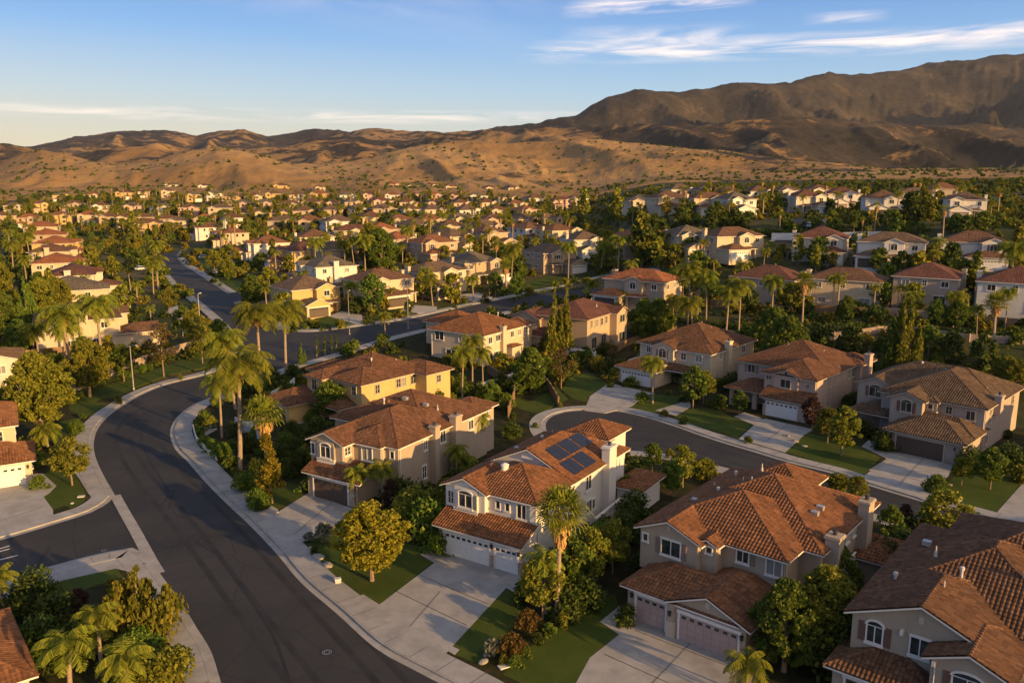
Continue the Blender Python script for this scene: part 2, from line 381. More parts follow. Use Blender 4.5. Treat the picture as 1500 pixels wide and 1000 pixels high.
def wall_strip(mb, a, z0, z1, mi=0):
    for p, q in zip(a[:-1], a[1:]):
        zp = float(terr(p.x, p.y)) + (.05 if p.y > 128 else 0); zq = float(terr(q.x, q.y)) + (.05 if q.y > 128 else 0)
        mb.poly([(p.x, p.y, zp + z0), (q.x, q.y, zq + z0), (q.x, q.y, zq + z1), (p.x, p.y, zp + z1)], mi)
EC = [0]
def edge(pts, side, walk=1.6, park=0., name='sidewalk', joints=True):
    """gutter, kerb and sidewalk along a road edge; side = +1 when the lots lie left of the line"""
    L = spline([gp(*p) for p in pts], 1.2); s = side; EC[0] += 1; ez = .0014 * EC[0]
    g0 = offset(L, -.6 * s); k1 = offset(L, .16 * s); w1 = offset(L, (.16 + walk) * s)
    mb = MB(); ribbon(mb, g0, L, .022 + ez); ribbon(mb, L, k1, .160 + ez); wall_strip(mb, L, .02, .160 + ez)
    o = mb.obj('kerb', ['kerb']); o['kind'] = 'structure'
    mb = MB(); d = 0; q0 = offset(L, .175 * s)
    V = []; acc = 0; seg = [0]
    for i in range(1, len(L)):
        acc += (L[i] - L[i - 1]).length
        if acc >= 1.55: seg.append(i); acc = 0
    for a_, b_ in zip(seg[:-1], seg[1:]):   # slabs with open joints between them
        A0, A1 = [p.copy() for p in q0[a_:b_ + 1]], [p.copy() for p in w1[a_:b_ + 1]]
        if joints:
            for arr in (A0, A1): arr[0] = arr[0].lerp(arr[1], .03)
        ribbon(mb, A0, A1, .1585 + ez)
    if side: wall_strip(mb, w1, .05, .1585 + ez)
    o = mb.obj(name, ['concrete']); o['kind'] = 'structure'
    return L, w1
# ---------------------------------------------------------------- roofs
UP = Vector((0, 0, 1))
def tileface(mb, P, geo=True, th=.13, fmb=None, mi=0):
    """one roof plane: tiles on top, a slab with fascia edges below. P = convex polygon seen from above"""
    P = [Vector(p) for p in P]; n = Vector((0, 0, 0))
    for i in range(len(P)): n += P[i].cross(P[(i + 1) % len(P)])
    n.normalize()
    if n.z < 0: P.reverse(); n = -n
    u = UP.cross(n).normalized(); v = n.cross(u)
    uv = [(p.dot(u), p.dot(v)) for p in P]
    mb.poly(P, mi, uv)
    fm = fmb or mb; b = [p - UP * th for p in P]
    fm.poly(list(reversed(b)), 0)
    for i in range(len(P)):
        j = (i + 1) % len(P); fm.poly([P[i] - UP * .004, b[i], b[j], P[j] - UP * .004], 0)
    if not geo: return
    c0 = P[0] - u * uv[0][0] - v * uv[0][1]
    umin = min(a for a, _ in uv); umax = max(a for a, _ in uv)
    k = 6; st = .30 / k; i0 = math.ceil(umin / st); us = np.concatenate([[umin + 1e-4], np.arange(i0, umax / st) * st, [umax - 1e-4]])
    lo = np.full(len(us), 1e9); hi = np.full(len(us), -1e9)
    for i in range(len(uv)):
        (ua, va), (ub, vb) = uv[i], uv[(i + 1) % len(uv)]
        if abs(ub - ua) < 1e-6: continue
        t = (us - ua) / (ub - ua); ok = (t >= -1e-6) & (t <= 1 + 1e-6); vv = va + (vb - va) * t
        lo = np.where(ok, np.minimum(lo, vv), lo); hi = np.where(ok, np.maximum(hi, vv), hi)
    vmin, vmax = min(b_ for _, b_ in uv), max(b_ for _, b_ in uv)
    r0 = math.floor(vmin / .38); r1 = math.ceil(vmax / .38)
    prof = .085 * np.abs(np.sin(math.pi * us / .30)) ** .8
    nn = np.array(n); U = np.array(u); Vv = np.array(v); C0 = np.array(c0)
    base = len(mb.v); nu = len(us); rows = []; hs = []
    for r in range(r0, r1):
        for vvv, h in ((r * .38, .06), ((r + 1) * .38, .008)):
            rows.append(np.clip(vvv, lo, hi)); hs.append(h)
    R_ = np.array(rows); H_ = np.array(hs)[:, None] + prof[None, :]
    jit = rng.normal(0, .004, (len(rows), nu))
    pts = C0 + us[None, :, None] * U + R_[..., None] * Vv + (H_ + jit)[..., None] * nn
    mb.v += [tuple(p) for p in pts.reshape(-1, 3)]
    for q in range(len(rows) - 1):
        w0, w1 = R_[q], R_[q + 1]
        act = (np.maximum(w1[:-1] - w0[:-1], w1[1:] - w0[1:]) > 1e-4) if q % 2 == 0 else ((w0[:-1] > lo[:-1] + 1e-4) & (w0[:-1] < hi[:-1] - 1e-4))
        for i in np.nonzero(act)[0]:
            i = int(i); a = base + q * nu + i
            mb.f.append((a, a + 1, a + nu + 1, a + nu)); mb.mi.append(mi)
            um = us[i] if False else (us[i] + us[i + 1]) / 2; r = r0 + q // 2
            vv = (r + .5) * .38 if q % 2 == 0 else (r + .97) * .38
            mb.uv += [(um, vv)] * 4
    mb.useuv = True
def ridgecap(mb, a, b, r=.13, uvs=None):
    a, b = Vector(a), Vector(b); d = b - a; L = d.length
    if L < .3: return
    d.normalize(); side = d.cross(UP).normalized(); up = side.cross(d); n = max(1, int(L / .38)); st = L / n
    for i in range(n):
        c, e = a + d * (i * st), a + d * ((i + 1) * st + .03)
        V = []
        for q, rr, lift in ((c, r * 1.12, .03), (e, r * .86, .01)):
            for k in range(6):
                t = math.pi * k / 5; V.append(q + side * math.cos(t) * rr + up * (math.sin(t) * rr + lift - .02))
        u_ = random.random() * 300
        mb.faces(V, [(k, k + 1, k + 7, k + 6) for k in range(5)] + [(0, 5, 4, 3, 2, 1)], 0, [(u_, u_)] * 12)
FOOT = []
class Roofer:
    def __init__(s, geo=True): s.r = MB(); s.f = MB(); s.w = MB(); s.c = MB(); s.geo = geo; s.i = 0; s.base = []; s.fp = []
    def wall(s, x0, x1, y0, y1, z0, z1): s.w.box(x0, x1, y0, y1, z0, z1); s.fp.append((x0, x1, y0, y1))
    def vol(s, x0, x1, y0, y1, z0, ze, ax='y', A='hip', B='hip', sl=.42, oh=.5, wall=True, g=.35):
        """a box of walls with a hipped or gabled roof; A is the end at the low coordinate"""
        s.i += 1; ze += .004 * s.i; s.fp.append((x0, x1, y0, y1))
        if z0 == 0 and ze > 5 and wall: s.base.append((x0, x1, y0, y1, ze))
        if wall: s.w.box(x0, x1, y0, y1, z0 or -1.2, ze + sl * oh - .15)
        X0, X1, Y0, Y1 = x0 - oh, x1 + oh, y0 - oh, y1 + oh
        if ax == 'x': X0, X1, Y0, Y1 = Y0, Y1, X0, X1; gx0, gx1, gy0, gy1 = y0, y1, x0, x1; T = lambda p: (p[1], p[0], p[2])
        else: gx0, gx1, gy0, gy1 = x0, x1, y0, y1; T = lambda p: p
        if A == 'gable': Y0 = gy0 - g
        if B == 'gable': Y1 = gy1 + g
        W_ = X1 - X0; xm = (X0 + X1) / 2; hw = W_ / 2
        ia = hw if A == 'hip' else 0; ib = hw if B == 'hip' else 0
        if ia + ib > Y1 - Y0: f = (Y1 - Y0) / (ia + ib); ia *= f; ib *= f
        zr = ze + sl * hw; ra, rb = Y0 + ia, Y1 - ib
        fs = [[(X0, Y1, ze), (X0, Y0, ze), (xm, ra, zr), (xm, rb, zr)], [(X1, Y0, ze), (X1, Y1, ze), (xm, rb, zr), (xm, ra, zr)]]
        if rb - ra < 1e-3: fs = [f[:3] for f in fs]
        if A == 'hip': fs.append([(X0, Y0, ze), (X1, Y0, ze), (xm, ra, zr)]); s._cap(T, (X0, Y0, ze), (xm, ra, zr)); s._cap(T, (X1, Y0, ze), (xm, ra, zr))
        if B == 'hip': fs.append([(X1, Y1, ze), (X0, Y1, ze), (xm, rb, zr)]); s._cap(T, (X0, Y1, ze), (xm, rb, zr)); s._cap(T, (X1, Y1, ze), (xm, rb, zr))
        if rb - ra > .3: s._cap(T, (xm, ra, zr), (xm, rb, zr))
        for f in fs: tileface(s.r, [T(p) for p in f], s.geo, fmb=s.f)
        for E_, yy, sg in ((A, gy0, 1), (B, gy1, -1)):
            if E_ != 'gable' or not wall: continue
            zt = ze + sl * (hw - 0) - .16; zs = ze + sl * (gx0 - X0) - .16
            a = [(gx0, yy + .002 * sg, zs), (gx1, yy + .002 * sg, zs), (xm, yy + .002 * sg, zt)]; b = [(p[0], p[1] + .3 * sg, p[2]) for p in a]
            a = [T(p) for p in a]; b = [T(p) for p in b]
            s.w.faces(a + b, [(0, 1, 2), (5, 4, 3), (0, 3, 4, 1), (1, 4, 5, 2), (2, 5, 3, 0)])
        return zr
    def _cap(s, T, a, b): ridgecap(s.c, T(a), T(b), .13 if s.geo else .12) if s.geo else None
    def shed(s, x0, x1, y0, y1, ze, sl=.42, side='F'):
        """a lean-to plane rising from y0 to y1"""
        s.i += 1; ze += .004 * s.i; zt = ze + sl * abs(y1 - y0)
        tileface(s.r, [(x0, y0, ze), (x1, y0, ze), (x1, y1, zt), (x0, y1, zt)], s.geo, fmb=s.f)
def hframe(side, pos, u, z):
    """origin and axes of a wall patch: u along the wall, z up, n outwards"""
    if side == 'F': return Vector((u, pos, z)), Vector((1, 0, 0)), Vector((0, -1, 0))
    if side == 'B': return Vector((u, pos, z)), Vector((-1, 0, 0)), Vector((0, 1, 0))
    if side == 'R': return Vector((pos, u, z)), Vector((0, 1, 0)), Vector((1, 0, 0))
    return Vector((pos, u, z)), Vector((0, -1, 0)), Vector((-1, 0, 0))
def lbox(mb, O, a, n, u0, u1, z0, z1, n0, n1, mi=0):
    V = [O + a * u_ + UP * z_ + n * n_ for n_ in (n0, n1) for z_ in (z0, z1) for u_ in (u0, u1)]
    mb.faces(V, [(0, 1, 3, 2), (4, 6, 7, 5), (0, 4, 5, 1), (2, 3, 7, 6), (0, 2, 6, 4), (1, 5, 7, 3)], mi)
class House(Roofer):
    def __init__(s, name, O, az, label, group=None, wall='wall_beige', roof='tile_brown', trim='white_trim', geo=True, cat='house', z=None):
        super().__init__(geo); s.wm, s.rm, s.tm = wall, roof, trim
        z = float(terr(O[0], O[1])) if z is None else z
        s.root = empty(name, (O[0], O[1], z), rad(az), label, cat, group); s.wins = []
    def arch(s, mb, O, a, n, w, h, z, t=.16, n1=.11, mi=0):
        N_ = 8
        for i in range(N_):
            t0, t1 = math.pi * i / N_, math.pi * (i + 1) / N_
            q = [O + a * (math.cos(t) * (w / 2 + e)) + UP * (z + math.sin(t) * (h + e)) for t in (t0, t1) for e in (0, .16)]
            V = [p + n * .02 for p in q] + [p + n * n1 for p in q]
            mb.faces(V, [(4, 5, 7, 6), (1, 3, 7, 5), (0, 4, 6, 2), (0, 1, 5, 4), (2, 6, 7, 3)], mi)
    def window(s, side, pos, u, z, w=1.2, h=1.3, arch=False, shut=None, mull=True, sill=True, label=None, nsh=2, curtain=False):
        O, a, n = hframe(side, pos, u, z); O0 = O.copy()
        mb = MB(); t = .10
        ah = .32 if arch else 0
        lbox(mb, O, a, n, -w / 2 - t, -w / 2, 0, h, .0, .09); lbox(mb, O, a, n, w / 2, w / 2 + t, 0, h, .0, .09)
        lbox(mb, O, a, n, -w / 2 - t - .05, w / 2 + t + .05, -.14, 0, .0, .16)
        if not arch: lbox(mb, O, a, n, -w / 2 - t - .04, w / 2 + t + .04, h, h + .14, .0, .11)
        else: s.arch(mb, O, a, n, w + .06, ah, h)
        if mull:
            lbox(mb, O, a, n, -.035, .035, .0, h, .02, .065)
            if w <= .9: lbox(mb, O, a, n, -w / 2, w / 2, h * .5 - .02, h * .5 + .02, .022, .05)
            for q in (0.02, h - .05): lbox(mb, O, a, n, -w / 2, w / 2, q, q + .045, .02, .06)
        f = mb.obj('window', [s.tm if s.tm != 'tan_trim' else 'tan_trim'], s.root)
        if label: f['label'] = label
        g = MB(); lbox(g, O, a, n, -w / 2, w / 2, 0, h, -.01, .02)
        if arch:
            N_ = 8; V = [O + n * .021 + UP * h] + [O + n * .021 + a * math.cos(math.pi * i / N_) * w / 2 + UP * (h + math.sin(math.pi * i / N_) * ah) for i in range(N_ + 1)]
            g.faces(V, [(0, i + 1, i + 2) for i in range(N_)])
        g.obj('pane', ['curtain_glass' if (curtain or (not arch and random.random() < .22)) else 'glass'], f)
        if shut:
            for sg in ((-1, 1) if nsh == 2 else (-1,) if nsh == -1 else (1,)):
                sh = MB(); c = sg * (w / 2 + t + .24)
                hh = h + (.12 if arch else 0)
                lbox(sh, O, a, n, c - .22, c + .22, -.02, hh, .0, .07)
                for k in range(int(hh / .11)): lbox(sh, O, a, n, c - .18, c + .18, .03 + k * .11, .03 + k * .11 + .05, .07, .085)
                sh.obj('shutter', [shut], s.root)
    def garage(s, pos, u0, u1, door='white_door', h=2.25, side='F', panes=True):
        O, a, n = hframe(side, pos, (u0 + u1) / 2, 0); w = abs(u1 - u0)
        mb = MB(); nr = 4
        lbox(mb, O, a, n, -w / 2, w / 2, .02, h, -.05, .02)
        for k in range(nr):
            z0 = .03 + k * (h - .04) / nr; z1 = z0 + (h - .04) / nr - .03
            m_ = max(2, int(w / .62))
            for q in range(m_):
                u_0 = -w / 2 + .04 + q * (w - .06) / m_; u_1 = u_0 + (w - .06) / m_ - .05
                lbox(mb, O, a, n, u_0, u_1, z0, z1, .02, .045)
        d = mb.obj('garage_door', [door], s.root)
        if panes:
            g = MB(); m_ = max(4, int(w / .62)); z0 = .03 + 3 * (h - .04) / nr + .13
            for q in range(m_):
                c = -w / 2 + (q + .5) * w / m_; lbox(g, O, a, n, c - .19, c + .19, z0, z0 + .24, .045, .055)
                if s.geo: g.obj('pane', ['glass'], d); g = MB()
            if g.f: g.obj('pane', ['glass'], d)
        f = MB(); t = .16
        lbox(f, O, a, n, -w / 2 - t, -w / 2, .0, h, .0, .10); lbox(f, O, a, n, w / 2, w / 2 + t, .0, h, .0, .10); lbox(f, O, a, n, -w / 2 - t - .08, w / 2 + t + .08, h, h + .24, .0, .13)
        f.obj('door_frame', [s.tm], s.root)
    def block(s, name, mat, *boxes):
        for b in boxes: mb = MB(); mb.box(*b); o = mb.obj(name, [mat], s.root)
        return o
    def lamp(s, side, pos, u, z):
        O, a, n = hframe(side, pos, u, z); mb = MB()
        lbox(mb, O, a, n, -.05, .05, -.08, .12, 0, .06); lbox(mb, O, a, n, -.09, .09, -.22, .08, .06, .24); lbox(mb, O, a, n, -.13, .13, .08, .13, .03, .28); lbox(mb, O, a, n, -.05, .05, .13, .2, .10, .2)
        mb.obj('wall_lantern', ['iron'], s.root)
    def chimney(s, x0, x1, y0, y1, zt, z0=0, mat=None):
        mb = MB(); mb.box(x0, x1, y0, y1, z0, zt - .25); mb.box(x0 - .1, x1 + .1, y0 - .1, y1 + .1, zt - .25, zt - .1); mb.box(x0 - .05, x1 + .05, y0 - .05, y1 + .05, zt - .1, zt)
        c = mb.obj('chimney', [mat or s.wm], s.root)
        g = MB(); xm, ym = (x0 + x1) / 2, (y0 + y1) / 2
        g.tube([(xm, ym, zt - .02), (xm, ym, zt + .3)], [.17, .17], 8); g.tube([(xm, ym, zt + .3), (xm, ym, zt + .42)], [.26, .05], 8)
        g.obj('chimney_cap', ['iron'], c)
    def vent(s, x, y, z, kind='pipe'):
        mb = MB()
        if kind == 'pipe': mb.tube([(x, y, z - .5), (x, y, z + .32)], [.05, .05], 7); mb.tube([(x, y, z - .5), (x, y, z - .05)], [.13, .10], 7)
        elif kind == 'turbine': mb.tube([(x, y, z - .4), (x, y, z + .12), (x, y, z + .15), (x, y, z + .36), (x, y, z + .42)], [.10, .10, .17, .17, .04], 9)
        else: mb.box(x - .3, x + .3, y - .25, y + .25, z - .25, z + .12)
        mb.obj('roof_vent', ['pipe_white' if kind != 'box' else 'metal_vent'], s.root)
    def done(s):
        if s.geo:
            for x0, x1, y0, y1, ze in s.base[:2]:
                for x, y in ((x1 + .05, y0 + .35), (x0 + .25, y0 - .05)): mb = MB(); mb.tube([(x, y, .05), (x, y, ze - .1)], [.045, .045], 6); mb.obj('downpipe', [s.tm], s.root)
        FOOT.append((s.root, list(s.fp)))
        s.w.obj('wall', [s.wm], s.root)
        if s.c.f: s.r.faces(s.c.v, s.c.f, 0, None); s.r.uv[-len(s.c.uv):] = s.c.uv
        r = s.r.obj('roof', [s.rm], s.root); s.f.obj('fascia', [s.tm], r)
        return s.root
# ---------------------------------------------------------------- the houses of the foreground
HZ = .13
def house_solar():
    h = House('solar_house', (-6.9, 74.27), -33, 'white stucco two-storey house with dark solar panels on its terracotta roof', wall='wall_white', roof='tile_terracotta', z=HZ)
    h.wall(0, 9.1, 0, 3, 0, 3.0); h.shed(-.45, 9.55, -.5, 2.3, 2.8)
    h.wall(-.02, 9.12, 1.9, 2.6, 2.6, 3.6)
    h.vol(-.65, 3.9, 2.0, 9, 2.5, 5.9, 'y', 'gable')
    h.block('wall_bay', 'wall_white', (.6, 3.2, 1.72, 2.05, 3.3, 6.15))
    h.block('bay_ledge', 'white_trim', (.5, 3.3, 1.62, 1.9, 3.62, 3.86), (.5, 3.3, 1.6, 1.9, 4.0, 4.12))
    h.vol(1.2, 9.1, 2.6, 10.5, 0, 5.9, 'y', 'hip', 'hip')
    h.vol(-.8, 9.14, 9.2, 20.9, 0, 5.9, 'y', 'gable', 'hip', sl=.45)
    h.vol(1.4, 6.2, 22.6, 27.4, 0, 6.1, 'y', 'hip', 'hip', sl=.46); h.vol(1.0, 6.0, 20.5, 23.4, 0, 5.7, 'y', 'hip', 'hip', sl=.3)
    h.block('roof_vent_panel', 'white_trim', (3.5, 4.9, 8.98, 9.1, 7.35, 7.6))
    h.vol(9.6, 12.3, 18.4, 23.5, 0, 2.7, 'y', 'hip', 'hip')
    h.garage(0, .75, 5.75); h.garage(0, 6.45, 8.75)
    h.block('stone_pier', 'stone', (-.1, .56, -.12, .05, 0, 1.25), (5.93, 6.27, -.22, .05, 0, 1.15), (8.93, 9.25, -.12, .5, 0, 1.25))
    h.lamp('F', 0, .25, 2.1); h.lamp('F', 0, 6.1, 2.1); h.lamp('F', 0, 9.0, 2.1)
    h.window('F', 1.72, 1.9, 4.25, 1.5, 1.3, arch=True, shut='shutter_grey', nsh=1)
    h.window('F', 2.0, 0, 4.15, .62, 1.3)
    h.window('F', 2.6, 5.0, 4.55, .42, .75, mull=False); h.window('F', 2.6, 6.05, 4.55, .42, .75, mull=False); h.window('F', 2.6, 7.6, 4.1, .95, 1.4)
    h.block('corner_post', 'white_trim', (8.55, 9.2, 2.45, 2.75, 3.3, 5.9))
    for y, z, w, hh in ((12.6, 4.0, 1.1, 1.5), (18.6, 4.1, .7, 1.3), (7.4, 1.0, 1.0, 1.4), (9.2, .6, 1.3, 1.9), (12.8, 1.5, 1.0, 1.3), (13.8, 1.6, .5, 1.0), (18.8, 1.0, .8, 1.4), (7.0, 4.6, .5, .6), (5.2, 4.6, .5, .6)):
        h.window('R', 9.14 if y > 10.5 or z > 0 and y > 9.2 else 9.1, y, z, w, hh, mull=w > .6)
    h.window('L', -.65, 5, 4.2, 1.2, 1.3); h.window('L', -.8, 14, 4.2, 1.2, 1.3); h.window('B', 20.9, 7, 4.2, 1.6, 1.3)
    h.chimney(9.1, 10.0, 15.6, 17.2, 7.7)
    c = MB(); c.tube([(3.9, 5.4, 6.6), (3.9, 5.4, 7.7)], [.36, .36], 12); c.tube([(3.9, 5.4, 7.7), (3.9, 5.4, 7.78), (3.9, 5.4, 7.95)], [.42, .42, .08], 12); c.obj('flue', ['white_trim'], h.root)
    h.vent(1.8, 11, 7.3); h.vent(2.6, 14.5, 7.7, 'turbine'); h.vent(.8, 12.5, 6.9, 'box'); h.vent(2.4, 17, 7.6)
    h.vent(.9, 8.0, 6.6)
    # solar panels lie on the right roof plane: two strings
    xe, ze, sl = 9.64, 5.912, .45
    def pan(y0, y1, d0, d1):
        fr = MB(); gl = MB(); n = Vector((sl, 0, 1)).normalized(); dn = Vector((-1, 0, sl)).normalized()
        def pt(y, d, k): return Vector((xe, y, ze)) + dn * d + n * k
        for m_, e, k0, k1 in ((fr, 0, .10, .18), (gl, .035, .17, .186)):
            V = [pt(y, d, k) for k in (k0, k1) for y, d in ((y0 + e, d0 + e), (y1 - e, d0 + e), (y1 - e, d1 - e), (y0 + e, d1 - e))]
            m_.faces(V, [(3, 2, 1, 0), (4, 5, 6, 7), (0, 1, 5, 4), (1, 2, 6, 5), (2, 3, 7, 6), (3, 0, 4, 7)])
        f = fr.obj('solar_panel', ['iron'], h.root); gl.obj('solar_cells', ['solar'], f)
    for i in range(6): y_ = 10.6 + i * 1.1 + .22 * (i // 2); pan(y_, y_ + 1.06, 2.95, 4.85)
    for i in range(4): y_ = 10.0 + i * 1.1 + .22 * (i // 2); pan(y_, y_ + 1.06, .75, 2.65)
    return h.done()
def house_beige():
    h = House('gabled_house', (9.38, 61.91), -40, 'large beige two-storey house with mauve garage doors, twin chimneys and sweeping tile roof', wall='wall_beige', roof='tile_terracotta', z=HZ)
    h.vol(-.3, 8.9, .25, 5.8, 0, 2.8, 'x')
    h.vol(3.75, 9.9, -.1, 8.2, 0, 2.8, 'y', 'gable', 'hip')
    h.vol(-1.7, 3.6, 4.3, 11, 2.4, 5.9, 'y', 'gable', 'hip')
    h.vol(3.4, 4.9, 4.9, 9, 2.4, 5.9, 'y', 'gable', 'hip', oh=.35, g=.3)
    h.vol(-1.68, 10.0, 6.2, 16, 0, 5.9, 'y', 'hip', 'hip')
    h.vol(-1.75, 11.6, 9.2, 22.2, 0, 5.9, 'y', 'hip', 'hip')
    h.vol(.5, 5.8, 20, 25.4, 0, 6.1, 'y', 'hip', 'hip', sl=.48)
    h.vol(11.62, 14.2, 17.5, 22.5, 0, 2.7, 'y', 'hip', 'hip')
    h.garage(.25, .55, 3.15, 'mauve_door'); h.garage(-.1, 4.6, 9.35, 'mauve_door')
    h.block('garage_pier', 'tan_trim', (3.55, 4.25, -.42, -.05, 0, 1.35)); h.block('upper_pier', 'wall_beige', (3.62, 4.18, -.36, -.05, 1.35, 2.8))
    h.lamp('F', .25, .15, 2.1); h.lamp('F', -.36, 3.9, 2.1); h.lamp('F', -.1, 9.65, 2.1)
    h.block('gable_vent', 'tan_trim', (6.65, 7.0, -.16, -.1, 3.35, 3.85), (.8, 1.1, 4.24, 4.3, 6.35, 6.75))
    h.window('F', 4.3, 1.2, 4.2, 1.7, 1.35, shut='shutter_taupe', arch=False); h.window('F', 4.3, -1.2, 4.9, .4, .6, mull=False)
    h.window('F', 4.9, 4.3, 5.2, .45, .5, mull=False)
    h.window('F', 6.2, 6.6, 4.6, .95, 1.0, shut='shutter_taupe', nsh=1); h.window('F', 6.2, 9.2, 4.3, 1.2, 1.5, curtain=False)
    for y, z, w, hh in ((13.4, 4.3, 1.0, 1.3), (15.6, 4.5, .7, 1.0), (17.3, 4.5, .6, .9), (14, 1.0, 1.2, 1.5)): h.window('R', 11.6, y, z, w, hh)
    for y in (7.5, 13, 18): h.window('L', -1.75 if y > 9 else -1.7, y, 4.2, 1.2, 1.3)
    h.window('B', 22.2, 8, 4.2, 1.6, 1.3)
    h.chimney(11.6, 12.7, 10.2, 11.4, 7.0); h.chimney(11.6, 12.5, 18.0, 19.5, 7.5)
    g = MB(); g.box(11.62, 12.5, 13.0, 15.4, 3.0, 3.15); [g.box(12.42, 12.5, 13.0 + i * .2, 13.05 + i * .2, 3.1, 3.95) for i in range(12)]; g.box(12.4, 12.52, 12.98, 15.42, 3.9, 4.0); g.box(11.62, 12.5, 12.98, 13.06, 3.9, 4.0); g.obj('balcony', ['white_trim'], h.root)
    for x, y, z, k in ((2.4, 15, 8.0, 'pipe'), (1.2, 12.5, 7.4, 'turbine'), (0, 10.5, 6.9, 'box'), (.3, 18, 7.2, 'turbine'), (2.2, 19.5, 8, 'pipe'), (9.5, 13.5, 7.3, 'box'), (9.4, 15, 7.3, 'box'), (3.4, 14.5, 8.4, 'pipe'), (-.4, 15, 6.8, 'pipe')): h.vent(x, y, z, k)
    return h.done()
def house_tan():
    h = House('arched_window_house', (-22.71, 88.66), -31, 'beige two-storey house with brown garage door left of the white solar house', wall='wall_beige', roof='tile_rose', z=HZ)
    h.wall(0, 6.7, 0, 4, 0, 3.0); h.shed(-.45, 8.0, -.5, 1.75, 2.8); h.wall(-.02, 6.72, 1.35, 1.9, 2.6, 3.55)
    h.shed(3.85, 8.0, 1.9, 3.55, 3.2, sl=.3)
    h.vol(-.9, 3.8, 1.6, 9.5, 2.5, 5.9, 'y', 'gable', 'hip')
    h.block('wall_bay', 'wall_beige', (.4, 2.8, 1.32, 1.65, 3.3, 6.1)); h.block('bay_ledge', 'white_trim', (.3, 2.9, 1.22, 1.5, 3.62, 3.86), (.3, 2.9, 1.2, 1.5, 4.0, 4.12))
    h.vol(2.5, 7.6, 3.5, 9.6, 0, 5.9, 'y', 'hip', 'hip')
    h.vol(-1.0, 9.4, 4.3, 16.5, 0, 5.9, 'y', 'hip', 'hip')
    h.vol(-4.6, 9.42, 9.6, 22.1, 0, 5.9, 'y', 'hip', 'hip', sl=.40)
    h.vol(4.5, 9.0, 20.2, 24.5, 0, 5.9, 'y', 'hip', 'hip')
    h.garage(0, .95, 5.85, 'brown_door')
    h.block('stone_pier', 'stone', (6.1, 6.85, -.15, .3, 0, 1.25)); h.block('pier_cap', 'tan_trim', (6.02, 6.92, -.2, .35, 1.25, 1.37))
    h.lamp('F', 0, .35, 2.1); h.lamp('F', 0, 6.35, 2.1)
    h.window('F', 1.32, 1.6, 4.25, 1.4, 1.3, arch=True, shut='shutter_grey', nsh=2); h.window('F', 1.6, -.5, 4.3, .45, 1.2, mull=False)
    h.window('R', 3.8, 2.4, 4.6, .9, .9, arch=True); h.window('F', 3.5, 5.7, 4.0, 1.4, 1.55); h.window('F', 4.3, 8.6, 4.5, .5, .8, mull=False)
    h.window('F', 3.5, 5.6, .3, 1.2, 2.0)
    for y, z, w, hh in ((9.2, 4.2, .55, 1.2), (12.6, 4.2, .95, 1.4), (8.9, .9, .7, 1.5), (11.4, .9, .7, 1.5), (18.5, 4.2, 1.0, 1.2)): h.window('R', 9.4 if y < 9.6 else 9.42, y, z, w, hh)
    h.window('R', 9.0, 22.8, 4.4, .7, 1.1); h.window('L', -1., 7, 4.2, 1.2, 1.3)
    h.chimney(9.4, 10.3, 10.0, 10.9, 6.9); h.chimney(9.42, 10.35, 14.0, 15.3, 7.1)
    h.block('dutch_gable', 'tile_rose', (2.0, 2.4, 11.3, 11.7, 8.3, 8.6))
    for x, y, z, k in ((3.2, 13.6, 8.5, 'box'), (6, 14, 8.0, 'box'), (7, 15, 7.5, 'pipe'), (1.2, 12, 8.2, 'turbine')): h.vent(x, y, z, k)
    return h.done()
def house_cropped():
    h = House('corner_house', (24.28, 53.38), -40, 'beige two-storey house cut by the bottom right corner, with dark brown arched shutters', wall='wall_beige', roof='tile_brown', z=HZ)
    h.vol(-.6, 5.6, -3.6, 1.2, 0, 2.8, 'y', 'hip', 'gable'); h.wall(-.2, 5.0, -1.3, .5, 2.4, 3.2)
    h.vol(-.2, 8.3, -1.6, 8, 2.4, 5.9, 'y', 'gable', 'hip', sl=.42)
    h.vol(5.2, 9.4, -3.4, 3, 0, 5.5, 'y', 'gable', 'hip')
    h.vol(-.22, 12.6, 2.2, 16.5, 0, 5.9, 'y', 'hip', 'hip'); h.vol(2, 14.2, 6, 21, 0, 6.0, 'x', 'hip', 'hip')
    h.window('F', -1.6, 1.3, 4.2, .95, 1.25, arch=True, shut='shutter_brown'); h.window('F', -1.6, 4.1, 4.3, 1.1, 1.3)
    h.window('F', -3.4, 7.3, 3.7, 1.6, 1.2, arch=True, shut='shutter_brown')
    h.window('L', -.2, 2, 4.2, 1.2, 1.3); h.window('L', -.22, 9, 4.2, 1.2, 1.3)
    h.garage(-3.6, .3, 4.7, 'brown_door')
    h.block('bracket', 'white_trim', (2.9, 3.1, -1.95, -1.6, 5.55, 5.85), (5.3, 5.5, -3.75, -3.4, 5.15, 5.45))
    h.block('gable_vent', 'tan_trim', (3.9, 4.2, -1.66, -1.6, 6.6, 7.1))
    for x, y, z, k in ((1.0, 3.5, 6.9, 'turbine'), (2.6, 7.5, 8.0, 'pipe'), (4.4, 2.2, 7.9, 'pipe'), (5.0, 4.2, 8.3, 'turbine'), (1.3, 10.5, 7.2, 'box'), (8.6, 6.5, 8.4, 'box')): h.vent(x, y, z, k)
    return h.done()
